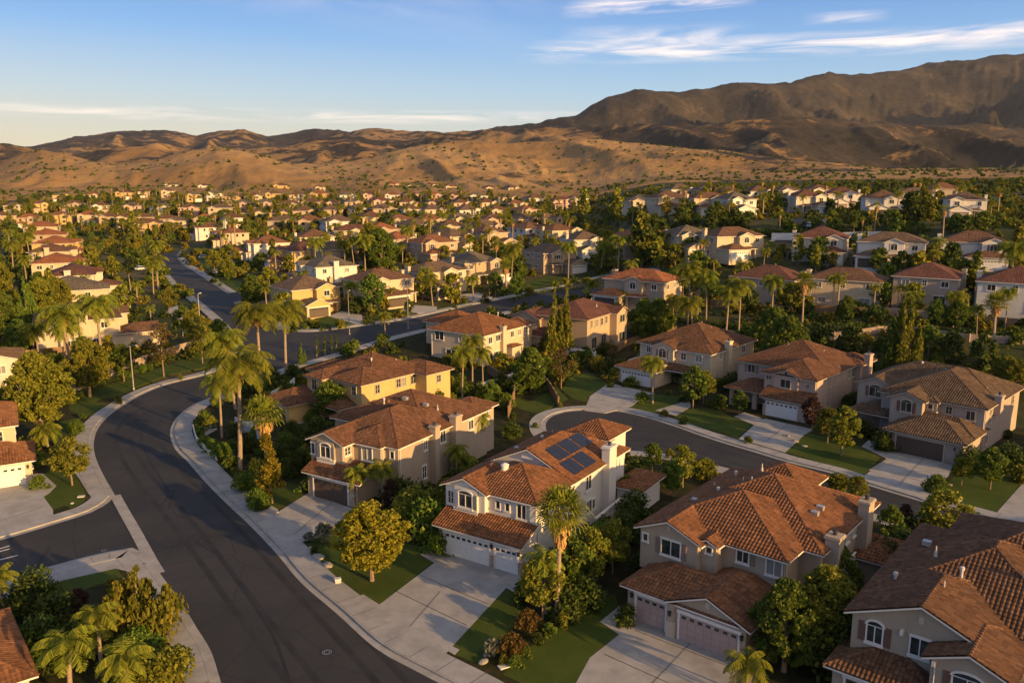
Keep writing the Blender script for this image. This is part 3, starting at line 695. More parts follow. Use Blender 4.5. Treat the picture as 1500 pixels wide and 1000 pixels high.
def house_R1():
    h = House('cream_gabled_house', (18.3, 141.28), -41, 'cream two-storey house at the head of the cul-de-sac, hip roof and white garage door', wall='wall_cream', roof='tile_brown', z=HZ)
    h.vol(0, 7.4, 0, 7, 0, 2.8, 'x', 'hip', 'hip'); h.wall(.02, 7.38, 3, 7.2, 2.4, 3.4)
    h.vol(-.2, 14.3, 7.2, 22.2, 0, 5.9, 'y', 'hip', 'hip'); h.vol(3.6, 7.8, 5.0, 11.5, 2.4, 5.9, 'y', 'gable', 'hip'); h.vol(7.6, 14.28, 5.9, 10, 0, 5.85, 'x', 'hip', 'hip')
    h.vol(7.5, 11, 3.2, 6.2, 0, 2.75, 'x', 'gable', 'hip', wall=False)
    h.garage(0, .8, 6.4); h.window('F', 5.0, 5.7, 4.2, 1.4, 1.3, arch=True, shut='shutter_taupe'); h.window('F', 7.2, 1.6, 4.3, .7, 1.1); h.window('F', 5.9, 9.3, 4.2, .9, 1.2); h.window('F', 5.9, 12.2, 4.2, 1.1, 1.2)
    h.window('R', 14.3, 13.0, 4.2, 1, 1.3); h.window('R', 14.3, 18, 4.2, 1.2, 1.3); h.window('R', 14.3, 9.5, 4.4, .6, 1.2); h.chimney(14.3, 15.2, 10.8, 12, 7.4)
    h.window('L', -.2, 12, 4.2, 1, 1.2); h.lamp('F', 0, .3, 2.1); h.lamp('F', 0, 6.9, 2.1)
    for x, y, z, k in ((4, 12, 7.7, 'box'), (9, 16, 8.3, 'pipe'), (6, 18, 8.6, 'pipe')): h.vent(x, y, z, k)
    return h.done()
def house_R2():
    h = House('porch_house', (37.39, 119.61), -43, 'pale mauve two-storey house with a tiled entry porch and white garage door', wall='wall_mauve', roof='tile_rose', trim='tan_trim', z=HZ)
    h.vol(-7.6, -1.0, 2.6, 8, 0, 2.8, 'x', 'hip', 'hip', wall=False); h.wall(-7.3, -1.02, 6.2, 9, 0, 3.4)
    h.block('porch_column', 'wall_mauve', (-7.4, -6.8, 2.7, 3.3, 0, 2.85), (-3.5, -2.8, 2.6, 3.2, 0, 2.85)); h.block('porch_beam', 'wall_mauve', (-7.4, -1.0, 2.75, 3.15, 2.5, 2.86))
    h.wall(-.9, 5.9, .9, 4.5, 0, 3.0); h.shed(-1.35, 6.35, .4, 3.3, 2.8)
    h.vol(-2.0, 5.9, 3.2, 12.7, 0, 5.9, 'y', 'hip', 'hip'); h.vol(-.4, 3.4, 2.9, 8, 2.4, 5.9, 'y', 'gable', 'hip', sl=.36)
    h.vol(-8.9, 5.95, 8.0, 21.6, 0, 5.9, 'y', 'hip', 'hip'); h.vol(2.2, 6.9, 17.5, 22.5, 0, 6.0, 'x', 'hip', 'hip')
    h.garage(.9, -.4, 4.5); h.window('F', 2.9, 1.5, 4.1, 1.5, 1.3, shut=None); h.window('F', 8.0, -6.6, 4.3, 1.2, 1.25, shut='shutter_taupe'); h.window('F', 8.0, -3.0, 4.5, .5, .8)
    h.window('R', 5.9, 8.2, 4.1, .6, 1.4); h.window('R', 5.9, 9.8, 4.1, .6, 1.4); h.window('R', 5.9, 8.6, 1.0, 1.0, 1.4); h.window('R', 5.95, 15.5, 4.1, .9, 1.4); h.window('R', 5.95, 17, 4.1, .9, 1.4)
    h.window('F', 9.0, -2, .6, 1.0, 2.0); h.window('F', 6.2, -4.8, .6, 1.1, 1.6)
    h.chimney(6.9, 7.8, 18.6, 20, 7.6); h.lamp('F', .9, -.7, 2.1); h.lamp('F', 3.2, 4.9, 4.9)
    h.block('decorative_vent', 'iron', (-1.6, -1.4, 3.12, 3.2, 5.0, 5.4), (-1.2, -1.0, 3.12, 3.2, 5.0, 5.4), (1.35, 1.65, 2.8, 2.9, 6.1, 6.5))
    for x, y, z, k in ((-3, 13, 8.4, 'pipe'), (-1, 16, 8.7, 'box'), (0, 13, 8.2, 'box'), (2, 15, 7.8, 'pipe')): h.vent(x, y, z, k)
    return h.done()
def house_R3():
    h = House('double_gable_house', (48.67, 103.25), -45, 'taupe two-storey house with dark brown garage door and two front gables', wall='wall_taupe', roof='tile_umber', trim='tan_trim', z=HZ)
    h.vol(-.9, 8.2, .9, 7.5, 0, 2.8, 'x', 'hip', 'hip'); h.vol(-.9, 8.18, 4.0, 9, 0, 2.9, 'x', 'hip', 'hip', sl=.5)
    h.vol(-8.1, -1.0, 6.6, 12, 0, 2.8, 'x', 'hip', 'hip', wall=False); h.block('porch_column', 'wall_taupe', (-7.9, -7.3, 6.8, 7.4, 0, 2.85), (-3.0, -2.4, 6.8, 7.4, 0, 2.85)); h.wall(-7.6, -.92, 9.4, 12, 0, 3.4)
    h.vol(-2.6, 1.5, 5.6, 12, 2.4, 5.9, 'y', 'gable', 'hip'); h.vol(-9.1, -4.2, 10.6, 17, 0, 5.9, 'y', 'gable', 'hip'); h.vol(1.3, 2.9, 6.8, 10, 2.4, 5.85, 'y', 'hip', 'hip', oh=.3)
    h.vol(-4.6, 8.3, 7.8, 23, 0, 5.9, 'y', 'hip', 'hip'); h.vol(-9.0, 8.26, 12.6, 23.4, 0, 5.88, 'x', 'hip', 'hip', sl=.46)
    h.garage(.9, .3, 6.0, 'brown_door', panes=False); h.window('F', 5.6, -.5, 4.2, 1.3, 1.3, arch=True, shut='shutter_brown'); h.window('F', 10.6, -6.6, 4.2, 1.6, 1.35, arch=True, shut='shutter_brown')
    h.window('F', 6.8, 2.1, 4.9, .5, .6, mull=False); h.window('F', 7.8, 4.1, 4.4, .7, 1.0); h.window('F', 7.8, 6.7, 4.1, 1.0, 1.2)
    h.window('R', 8.3, 10.4, 4.8, .5, .6, mull=False); h.window('R', 8.3, 10.4, 3.6, .5, .6, mull=False); h.window('R', 8.3, 15.5, 4.4, .6, 1.0); h.window('R', 8.3, 20, 4.2, .8, 1.3); h.window('R', 8.3, 9.6, .8, .8, 1.2)
    h.chimney(8.3, 9.1, 11.5, 12.8, 7.0, 4.5); h.lamp('F', .9, -.4, 2.0); h.lamp('F', .9, 7.3, 2.0)
    for x, y, z, k in ((1, 15, 8.5, 'pipe'), (-3, 17.5, 8.4, 'turbine'), (3, 17, 8.1, 'box'), (4, 20, 7.7, 'pipe'), (6.5, 14.5, 6.9, 'pipe')): h.vent(x, y, z, k)
    return h.done()
def house_E():
    h = House('yellow_house', (-36.6, 118.5), -33, 'golden yellow two-storey house with brown garage, behind the beige arched-window house', wall='wall_yellow', roof='tile_rose', trim='tan_trim', z=HZ)
    return h
def template(name, O, az, label, group, flip, wall, roof, trim, door, var, geo=False, z=None, small=False):
    """family of two-storey houses; flip puts the garage on the other side"""
    h = House(name, O, az, label, group, wall, roof, trim, geo, z=z)
    W_, D_, gx, gw, wing = [(13, 14, 0, 6.2, 4.4), (12, 15, 6, 6, 4.6), (14, 13, 0, 8.6, 4.8), (12.5, 14, .5, 6, 5.2), (15, 12, 8.5, 6.3, 4.4), (11.5, 13, 0, 6, 4)][var % 6]
    f = (lambda a, b: (W_ - b, W_ - a)) if flip else (lambda a, b: (a, b)); X = (lambda u: W_ - u) if flip else (lambda u: u)
    g0, g1 = f(gx, gx + gw)
    if var % 2: h.vol(g0, g1, -4.2, 2.5, 0, 2.8, 'y', 'gable', 'hip')
    else: h.vol(g0, g1, -3.6, 2.2, 0, 2.8, 'x' if gw > 6.3 else 'y', 'hip', 'hip')
    yf = -4.2 if var % 2 else -3.6
    a, b = f(.02, W_ - .02); h.vol(a, b, 2.0, D_, 0, 5.9, 'y' if D_ - 2 >= W_ - 1 or var == 3 else 'x', 'hip', 'hip')
    wx = gx + .6 if var in (0, 2, 5) else gx - 4.0 if gx > 4 else gx + gw - 1
    wx = min(max(wx, .3), W_ - wing - .3)
    a, b = f(wx, wx + wing); h.vol(a, b, .4, 6, 0 if var not in (0, 2, 5) else 2.4, 5.88, 'y', 'gable', 'hip')
    h.window('F', .4, (a + b) / 2, 4.1, 1.4, 1.3, arch=var % 2 == 0, shut='shutter_brown' if var in (1, 2) else None)
    # entry porch on the other side
    px0 = gx + gw + .3 if gx < 4 else gx - 4.4
    if px0 + 3.6 < W_ + .5 and px0 > -1:
        a, b = f(px0, px0 + 3.8); h.vol(a, b, -.6, 2.0, 0, 2.6, 'x', 'hip', 'hip', wall=False, oh=.35)
        h.block('porch_column', wall, (a, a + .5, -.6, -.1, 0, 2.7), (b - .5, b, -.6, -.1, 0, 2.7)); h.window('F', 2.0, (a + b) / 2, .1, 1.1, 2.1)
    far_u = X(W_ - 2.2) if gx < 4 else X(2.2)
    if not (min(a, b) < far_u < max(a, b)): pass
    h.window('F', 2.0, far_u, 4.1, 1.2, 1.2)
    mid = X(min(W_ - 1.2, gx + gw / 2 + (2.5 if wx < gx + 1 else 0)))
    h.garage(yf, g0 + .5, g1 - .5, door)
    for sd, ps in (('R', W_ - .02 if not flip else W_ - .02), ('L', .02)):
        for y, z_, w in ((4.5, 4.1, 1.0), (8, 4.2, .7), (11, 4.1, 1.2), (6, .9, 1.1), (10, .9, 1.4)): h.window(sd, ps, y, z_, w, 1.2)
    for u, z_, w in ((2.2, 4.1, 1.3), (W_ / 2, 4.2, .8), (W_ - 2.4, 4.1, 1.4), (3, .3, 2.2), (W_ - 3.4, .8, 1.5)): h.window('B', D_, u, z_, w, 1.2 if z_ > .5 else 2.0)
    c0 = W_ - .02 if not flip else -.78
    h.chimney(c0, c0 + .8, 7, 8.4, 7.4)
    h.vent(W_ * .3, D_ * .6, 7.4); h.vent(W_ * .7, D_ * .5, 7.2, 'box')
    return h.done()
# ---------------------------------------------------------------- plants
def quads_mesh(name, C, A, B, mats, extra=None, bend=None):
    """many leaf quads: centres C, half axes A and B (n,3 arrays)"""
    V = np.stack([C - A - B, C + A - B, C + A + B, C - A + B], 1).reshape(-1, 3)
    n = len(C); me = bpy.data.meshes.new(name)
    ev, ef, em = extra if extra else ([], [], [])
    nv = len(V); tot = nv + len(ev)
    me.vertices.add(tot); allv = np.concatenate([V, np.array(ev).reshape(-1, 3)]) if len(ev) else V
    me.vertices.foreach_set('co', allv.astype('f').ravel())
    loops = list(range(4 * n)); starts = list(range(0, 4 * n, 4)); totals = [4] * n
    for f in ef:
        starts.append(len(loops)); totals.append(len(f)); loops += [nv + i for i in f]
    me.loops.add(len(loops)); me.loops.foreach_set('vertex_index', loops)
    me.polygons.add(len(starts)); me.polygons.foreach_set('loop_start', starts); me.polygons.foreach_set('loop_total', totals)
    for m_ in mats: me.materials.append(MATS[m_])
    me.polygons.foreach_set('material_index', [0] * n + list(em))
    me.update(calc_edges=True); me.validate(); return me
def rdir(n):
    v = rng.normal(size=(n, 3)); return v / np.linalg.norm(v, axis=1)[:, None]
def cloud(centres, radii, per, size, flat=.75):
    C = []; 
    for c, r in zip(centres, radii):
        d = rdir(per); rr = r * (.55 + .5 * rng.random(per)) ; C.append(np.array(c) + d * rr[:, None] * np.array([1, 1, flat]))
    C = np.concatenate(C); n = len(C); a = rdir(n); b = np.cross(a, rdir(n)); b /= np.linalg.norm(b, axis=1)[:, None]
    s = size * (.6 + .8 * rng.random(n))[:, None]
    return C, a * s * .75, b * s * .42
def crown(shape, H, R, z0, nc, per, size, cr=.26, seed=1):
    """clumps of leaves through an uneven envelope; returns clump centres"""
    r_ = np.random.default_rng(seed); cs = []; rs = []
    lob = r_.uniform(.7, 1.15, 9)
    while len(cs) < nc:
        t = r_.random(); a = r_.random() * 2 * math.pi; rad_ = r_.random() ** .42
        if shape == 'round': w = math.sin(math.pi * (.12 + .86 * t)) ** .75
        elif shape == 'cone': w = (1 - t) ** .8 * min(1, (t + .12) * 5)
        elif shape == 'column': w = min(1, (t + .05) * 6) * (1 - t ** 3.2)
        elif shape == 'dome': w = math.cos(t * math.pi / 2) ** .6
        else: w = .8 + .2 * math.sin(3 * t)
        w *= .82 + .25 * math.sin(3 * a + seed + 4 * t) * .5 + .2 * (lob[int(a / (2 * math.pi) * 9) % 9] - .9)
        rr = R * w * rad_
        if shape in ('round', 'dome') and rad_ < .45 and t < .6: continue
        cs.append((math.cos(a) * rr, math.sin(a) * rr, z0 + t * H)); rs.append(cr * R * r_.uniform(.65, 1.25))
    return cs, rs
TRUNK_N = 7
def trunk_mb(h, r, z1, cs, nl=6, seed=0, lean=0.):
    mb = MB(); r_ = random.Random(seed)
    mb.tube([(0, 0, -.3), (lean * .1, 0, h * .3), (lean * .4, .05, h * .7), (lean, 0, h)], [r * 1.25, r, r * .85, r * .7], TRUNK_N)
    for i in range(nl):
        c = Vector(cs[r_.randrange(len(cs))]); s = Vector((lean * .8, 0, h * r_.uniform(.75, 1.0)))
        m = s.lerp(c, .5) + Vector((0, 0, .15 * (c - s).length)); mb.tube([s, m, s.lerp(c, .95)], [r * .5, r * .3, r * .12], 5)
    return mb
PLANTS = {}
def broad(key, name, H, R, th, leafm, shape='round', nc=70, per=70, size=.16, seed=1, tr=.13, cr=.26, skirt=None, multi=1, bark='bark'):
    """prototype meshes of one broadleaf tree: trunk mesh and crown mesh"""
    cs, rs = crown(shape, H, R, th, nc, per, size, cr, seed)
    C, A, B = cloud(cs, rs, per, size)
    me = quads_mesh(key + '_crown', C, A, B, [leafm])
    mb = trunk_mb(th + H * .35, tr, 0, cs, 7, seed)
    for k in range(1, multi):
        a = k * 2.1; mb.tube([(math.cos(a) * .2, math.sin(a) * .2, -.2), (math.cos(a) * .7, math.sin(a) * .7, th), (math.cos(a) * 1.1, math.sin(a) * 1.1, th + H * .4)], [tr * .8, tr * .6, tr * .2], 6)
    PLANTS[key] = (name, [('trunk', mb.mesh(key + '_trunk', [bark])), ('crown', me)], th + H)
def feather_palm(key, H, nf=18, L=2.6, seed=1, skirt=0, dense=30, leafm='palm_leaf', tr=.16):
    r_ = random.Random(seed); C = []; A = []; B = []; ev = MB()
    for i in range(nf):
        az_ = i * 2.399 + r_.uniform(-.2, .2); el_ = rad(82 - 100 * (i / nf) ** .9 + r_.uniform(-7, 7)); l = L * r_.uniform(.85, 1.1)
        d = Vector((math.cos(az_), math.sin(az_), 0)); p = Vector((0, 0, H)); pts = [p.copy()]; e = el_
        for k in range(8):
            p = p + (d * math.cos(e) + UP * math.sin(e)) * (l / 8); e -= rad(12 + 5 * r_.random()) * (1.2 if el_ > .6 else 1.); e = max(e, -1.35); pts.append(p.copy())
        ev.tube(pts, [.04, .035, .03, .027, .024, .02, .015, .012, .008], 3, 0, cap=False)
        side = UP.cross(d)
        for k in range(dense):
            t = .08 + .92 * (k + r_.random() * .6) / dense; f = t * 8; j = min(int(f), 7); q = pts[j].lerp(pts[j + 1], f - j); tan = (pts[j + 1] - pts[j]).normalized()
            ll = l * .27 * (math.sin(math.pi * min(1, .15 + t * .83)) ** .6)
            for s_ in (-1, 1):
                dr = (side * s_ * 1. + tan * .5 + UP * (-.35 - 1.0 * r_.random())).normalized(); c = q + dr * ll * .5; w = tan * .5 + side * .15 * r_.random()
                C.append(c); A.append(dr * ll * .5); B.append(w.normalized() * (.021 if dense > 20 else .075))
    me = quads_mesh(key + '_fronds', np.array(C), np.array(A), np.array(B), [leafm], (ev.v, ev.f, [0] * len(ev.f)))
    t = MB(); n = max(6, int(H / .5)); 
    pts = [(math.sin(k / n * 2 + seed) * .08 * (k / n), 0, -.3 + (H + .2) * k / n) for k in range(n + 1)]
    rs = [tr * (1.35 - .45 * (k / n)) * (1.05 if k % 2 else .95) + (.10 if k > n - 2 else 0) for k in range(n + 1)]; t.tube(pts, rs, 9)
    parts = [('trunk', t.mesh(key + '_trunk', ['palm_bark'])), ('fronds', me)]
    if skirt:
        C = []; A = []; B = []
        for k in range(90):
            a = r_.random() * 6.28; z = H - .2 - r_.random() * skirt; rr = .22 + .25 * r_.random(); c = Vector((math.cos(a) * rr, math.sin(a) * rr, z)); dn = Vector((math.cos(a) * .25, math.sin(a) * .25, -1)).normalized()
            C.append(c); A.append(dn * .4); B.append(Vector((-math.sin(a), math.cos(a), 0)) * .035)
        parts.append(('dead_fronds', quads_mesh(key + '_dead', np.array(C), np.array(A), np.array(B), ['dead_frond'])))
    PLANTS[key] = ('queen_palm' if H > 3 else 'young_palm', parts, H + L * .45)
def fan_palm(key, H, nf=34, L=1.25, seed=1, skirt=1.3, leafm='palm_leaf', tr=.17, blades=12):
    r_ = random.Random(seed); C = []; A = []; B = []; ev = MB()
    for i in range(nf):
        az_ = i * 2.399; el_ = rad(80 - 100 * (i / nf) + r_.uniform(-8, 8)); d = Vector((math.cos(az_) * math.cos(el_), math.sin(az_) * math.cos(el_), math.sin(el_)))
        p = Vector((0, 0, H)) + d * L * .8; ev.tube([(0, 0, H), p], [.03, .02], 3, 0, cap=False); s_ = d.cross(UP).normalized(); n_ = s_.cross(d)
        for k in range(blades):
            t = (k / (blades - 1) - .5) * 3.6; q = (d * math.cos(t) + s_ * math.sin(t)).normalized(); q = (q - UP * .12 * r_.random()).normalized(); l = L * (.85 - .25 * abs(t) / 1.8) * r_.uniform(.85, 1.1)
            C.append(p + q * l * .5); A.append(q * l * .5); B.append((q.cross(n_)).normalized() * .055)
            C.append(p + q * l * 1.08 - UP * l * .14); A.append((q * .8 - UP * .9).normalized() * l * .2); B.append((q.cross(n_)).normalized() * .03)
    me = quads_mesh(key + '_fans', np.array(C), np.array(A), np.array(B), [leafm], (ev.v, ev.f, [0] * len(ev.f)))
    t = MB(); n = max(8, int(H / .35)); t.tube([(0, 0, -.3 + (H + .2) * k / n) for k in range(n + 1)], [tr * (1.5 - .5 * (k / n) ** .5) * (1.05 if k % 2 else .95) for k in range(n + 1)], 9)
    parts = [('trunk', t.mesh(key + '_trunk', ['palm_bark'])), ('fan_leaves', me)]
    if skirt:
        C = []; A = []; B = []
        for k in range(260):
            a = r_.random() * 6.28; f = r_.random(); z = H - .45 - f * skirt; rr = .22 + .55 * (1 - f) * r_.random() + .12; c = Vector((math.cos(a) * rr, math.sin(a) * rr, z)); dn = Vector((math.cos(a) * .3, math.sin(a) * .3, -1)).normalized()
            C.append(c); A.append(dn * .33); B.append(Vector((-math.sin(a), math.cos(a), 0)) * .05)
        parts.append(('dead_fronds', quads_mesh(key + '_dead', np.array(C), np.array(A), np.array(B), ['dead_frond'])))
    PLANTS[key] = ('fan_palm', parts, H + L * 1.3)
def cypress(key, H, R, leafm, seed=1, per=60, nc=90, size=.12, name='conifer', fingers=0):
    if fingers:
        cs, rs = [], []; r_ = np.random.default_rng(seed)
        for i in range(fingers):
            a = r_.random() * 6.28; rr = R * .62 * r_.random() ** .5; hh = H * (1 - .55 * rr / R) * r_.uniform(.75, 1.)
            if i == 0: rr, hh = 0, H
            for k in range(nc // fingers):
                t = (k + .5) / (nc // fingers); w = (1 - t) ** .7 * R * .42; b = r_.random() * 6.28
                cs.append((math.cos(a) * rr + math.cos(b) * w * .5, math.sin(a) * rr + math.sin(b) * w * .5, .35 + t * hh * .95)); rs.append(max(.12, w * .75))
    else: cs, rs = crown('column', H, R, .1, nc, per, size, .34, seed)
    C, A, B = cloud(cs, rs, per, size, 1.4)
    # needles sweep upwards
    A = A * .4 + np.array([0, 0, 1.]) * np.linalg.norm(A, axis=1)[:, None] * .9
    mb = MB(); mb.tube([(0, 0, -.3), (0, 0, H * .8)], [.14, .03], 6)
    PLANTS[key] = (name, [('trunk', mb.mesh(key + '_trunk', ['bark'])), ('crown', quads_mesh(key + '_crown', C, A, B, [leafm]))], H)
def shrub(key, H, R, leafm, nc=16, per=60, size=.09, seed=1, name='shrub', shape='dome'):
    cs, rs = crown(shape, H * .8, R, .05, nc, per, size, .42, seed); C, A, B = cloud(cs, rs, per, size, .85)
    C[:, 2] = np.maximum(C[:, 2], .02)
    PLANTS[key] = (name, [(name, quads_mesh(key + '_leaves', C, A, B, [leafm]))], H)
# near prototypes
broad('street_gold', 'street_tree', 4.2, 2.6, 1.5, 'leaf_gold', nc=170, per=100, size=.11, seed=3, cr=.15)
broad('street_green', 'street_tree', 4.4, 2.3, 1.6, 'leaf_olive', nc=120, per=85, size=.12, seed=5, cr=.17)
broad('broad_big', 'broadleaf_tree', 6.0, 3.5, 1.8, 'leaf_olive', nc=200, per=95, size=.145, seed=8, tr=.2, multi=2, cr=.15)
broad('broad_dark', 'broadleaf_tree', 6.0, 3.2, 1.2, 'leaf_green', nc=170, per=90, size=.14, seed=11, tr=.2, cr=.16)
broad('broad_small', 'small_tree', 3.0, 1.7, 1.3, 'leaf_green', nc=50, per=70, size=.13, seed=14, tr=.07)
broad('olive_small', 'small_tree', 3.2, 1.7, 1.3, 'leaf_olive', nc=50, per=65, size=.13, seed=15, tr=.07)
broad('plum', 'small_tree', 3.2, 1.6, 1.2, 'leaf_maroon', nc=50, per=60, size=.13, seed=16, tr=.07)
broad('rust_tree', 'small_tree', 4.6, 1.25, 1.0, 'leaf_gold', 'cone', nc=60, per=60, size=.14, seed=17, tr=.08)
broad('thin_tree', 'small_tree', 3.6, 2.0, 1.8, 'leaf_rust', nc=34, per=26, size=.12, seed=18, tr=.08)
broad('eucalypt', 'tall_tree', 8.5, 2.6, 2.5, 'leaf_olive', 'column', nc=90, per=70, size=.2, seed=21, tr=.2)
feather_palm('queen_tall', 9.5, 26, 3.4, 2, 1.2, 60, tr=.125); feather_palm('queen_mid', 7., 24, 3.0, 4, .7, 54, tr=.12); feather_palm('queen_small', 4.4, 18, 2.3, 6, 0, 48, tr=.12)
feather_palm('queen_low', 2.0, 17, 2.5, 7, 0, 50, tr=.12); feather_palm('areca', 3.2, 18, 3.0, 9, 0, 60, 'palm_leaf', .09)
fan_palm('fan_tall', 8.2, seed=3, skirt=2.0, tr=.14); fan_palm('fan_mid', 5.4, 30, 1.2, 5, 1.0)
cypress('cypress_tall', 9.5, 2.1, 'leaf_olive', 3, 46, 150, .16, 'cypress', 6); cypress('cypress_thin', 4.2, .5, 'leaf_dark', 4, 60, 30, .09, 'slim_cypress'); cypress('juniper', 6.5, 1.5, 'leaf_green', 6, 50, 100, .14, 'cypress', 5)
cypress('bushy', 3.6, 2.1, 'leaf_olive', 9, 60, 150, .11, 'round_bush', 16)
shrub('shrub_green', 1.0, .75, 'leaf_green', seed=2); shrub('shrub_olive', 1.1, .8, 'leaf_olive', seed=3); shrub('shrub_rust', 1.7, .85, 'leaf_rust', 22, 60, .1, 4, shape='round'); shrub('shrub_grey', .8, .7, 'leaf_grey', 12, 50, .08, 5)
shrub('shrub_dark', 1.2, .8, 'leaf_dark', seed=6); shrub('shrub_big', 2.6, 1.6, 'leaf_green', 34, 70, .14, 7, 'large_shrub', 'round'); shrub('shrub_bigolive', 2.6, 1.5, 'leaf_olive', 34, 70, .14, 8, 'large_shrub', 'round'); shrub('shrub_bigdark', 2.8, 1.7, 'leaf_dark', 34, 60, .14, 9, 'large_shrub', 'round')
# lighter prototypes for the distance
broad('far_round', 'far_tree', 5.0, 2.8, 1.0, 'leaf_green', nc=34, per=22, size=.42, seed=31, tr=.18, cr=.3); broad('far_olive', 'far_tree', 5.4, 2.7, 1.2, 'leaf_olive', nc=34, per=22, size=.42, seed=32, tr=.18, cr=.3)
broad('far_gold', 'far_tree', 4.2, 2.2, 1.0, 'leaf_gold', nc=30, per=20, size=.38, seed=33, tr=.15, cr=.3); broad('far_dark', 'far_tree', 5.6, 3.2, .6, 'leaf_dark', nc=40, per=22, size=.45, seed=34, tr=.2, cr=.3)
broad('far_tall', 'far_tree', 8.0, 2.2, 1.2, 'leaf_olive', 'column', nc=40, per=22, size=.42, seed=35, tr=.18, cr=.35)
feather_palm('far_queen', 7.2, 14, 2.7, 12, .6, 9, tr=.18); feather_palm('far_queen_low', 4.6, 13, 2.4, 13, 0, 9, tr=.16); fan_palm('far_fan', 9.5, 18, 1.25, 14, 1., blades=6)
for k_ in ('far_queen', 'far_queen_low'): PLANTS[k_] = ('queen_palm',) + PLANTS[k_][1:]
for k_, nm in (('far_round', 'broadleaf_tree'), ('far_olive', 'broadleaf_tree'), ('far_gold', 'broadleaf_tree'), ('far_dark', 'broadleaf_tree'), ('far_tall', 'tall_tree')): PLANTS[k_] = (nm,) + PLANTS[k_][1:]
for k_, m_ in (('far_bush_green', 'leaf_green'), ('far_bush_olive', 'leaf_olive'), ('far_bush_dark', 'leaf_dark'), ('far_bush_gold', 'leaf_gold')): shrub(k_, 2.2, 1.5, m_, 11, 13, .42, hash(m_) % 7 + 3 if False else len(m_), 'large_shrub')
def joinmesh(key):
    """one mesh with two materials, for plants too far off to show parts"""
    name, parts, H = PLANTS[key]; vs = []; fs = []; mi = []; mats = []
    V = []; L = []; ST_ = []; TT = []; b = 0
    for i, (pn, me) in enumerate(parts):
        co = np.empty(len(me.vertices) * 3, 'f'); me.vertices.foreach_get('co', co); V.append(co)
        lv = np.empty(len(me.loops), 'i'); me.loops.foreach_get('vertex_index', lv); 
        st = np.empty(len(me.polygons), 'i'); me.polygons.foreach_get('loop_start', st); tt = np.empty(len(me.polygons), 'i'); me.polygons.foreach_get('loop_total', tt)
        ST_.append(st + sum(len(x) for x in L)); TT.append(tt); L.append(lv + b); mi += [i] * len(st); b += len(me.vertices); mats.append(me.materials[0])
    me = bpy.data.meshes.new(key + '_whole'); V = np.concatenate(V); L = np.concatenate(L); ST_ = np.concatenate(ST_); TT = np.concatenate(TT)
    me.vertices.add(len(V) // 3); me.vertices.foreach_set('co', V); me.loops.add(len(L)); me.loops.foreach_set('vertex_index', L)
    me.polygons.add(len(ST_)); me.polygons.foreach_set('loop_start', ST_); me.polygons.foreach_set('loop_total', TT)
    for m_ in mats: me.materials.append(m_)
    me.polygons.foreach_set('material_index', mi); me.update(calc_edges=True); return me
WHOLE = {k: joinmesh(k) for k in PLANTS if k.startswith('far_')}
CAT = dict(large_shrubs='shrub', queen_palm='palm tree', young_palm='palm', fan_palm='palm tree', conifer='conifer', cypress='cypress', slim_cypress='cypress', round_bush='bush', shrub='shrub', large_shrub='shrub', street_tree='tree', broadleaf_tree='tree', small_tree='tree', tall_tree='tree')
PLACED = []      # every plant: (object, key)
def plant(key, pos, label=None, h=None, s=1., rz=None, group=None, wide=None, far=False):
    """h = real height of the plant in metres"""
    name, parts, H = PLANTS[key]
    if h: s = h / H
    w = s * (wide or 1.)
    rz = random.random() * 6.28 if rz is None else rz
    z = float(terr(pos[0], pos[1])) + (.12 if pos[1] < 128 else .08)
    if len(parts) == 1 or far:
        o = link(name, WHOLE[key] if far else parts[0][1], None, (pos[0], pos[1], z))
    else:
        o = link(name, None, None, (pos[0], pos[1], z)); o.empty_display_size = .3
        for pn, me in parts: link(pn, me, o)
    tl = .035 if 'palm' in name else .02; o.rotation_euler = (random.gauss(0, tl), random.gauss(0, tl), rz); o.scale = (w, w, s)
    tag(o, label, CAT[name], group); PLACED.append((o, key)); return o
def pplant(key, x, y, ytop=None, label=None, **kw):
    """a plant whose foot shows at pixel (x, y) and whose top at row ytop"""
    p = gp(x, y); h = height_at(p, ytop) if ytop else None
    return plant(key, p, label, h=h, **kw)
# ---------------------------------------------------------------- ground and hills
def vnoise(x, y, seed=0):
    xi = np.floor(x).astype(np.int64); yi = np.floor(y).astype(np.int64); xf = x - xi; yf = y - yi
    xf = xf ** 3 * (xf * (xf * 6 - 15) + 10); yf = yf ** 3 * (yf * (yf * 6 - 15) + 10)
    def h(a, b):
        n = (a * 374761393 + b * 668265263 + seed * 974711) & 0x7fffffff; n = ((n ^ (n >> 13)) * 1274126177) & 0x7fffffff; return ((n ^ (n >> 16)) & 0xffff) / 65535.
    return (h(xi, yi) * (1 - xf) + h(xi + 1, yi) * xf) * (1 - yf) + (h(xi, yi + 1) * (1 - xf) + h(xi + 1, yi + 1) * xf) * yf
def ridged(x, y, seed=0, oct_=5):
    s = 0; a = 1; tot = 0; w = 1
    for o in range(oct_):
        n = 1 - np.abs(2 * vnoise(x, y, seed + o) - 1); n = n ** 1.5; s = s + a * n * w; w = np.clip(n * 1.6, 0, 1); tot += a; a *= .5; x = x * 2.03 + 11.3; y = y * 2.03 + 5.7
    return s / tot
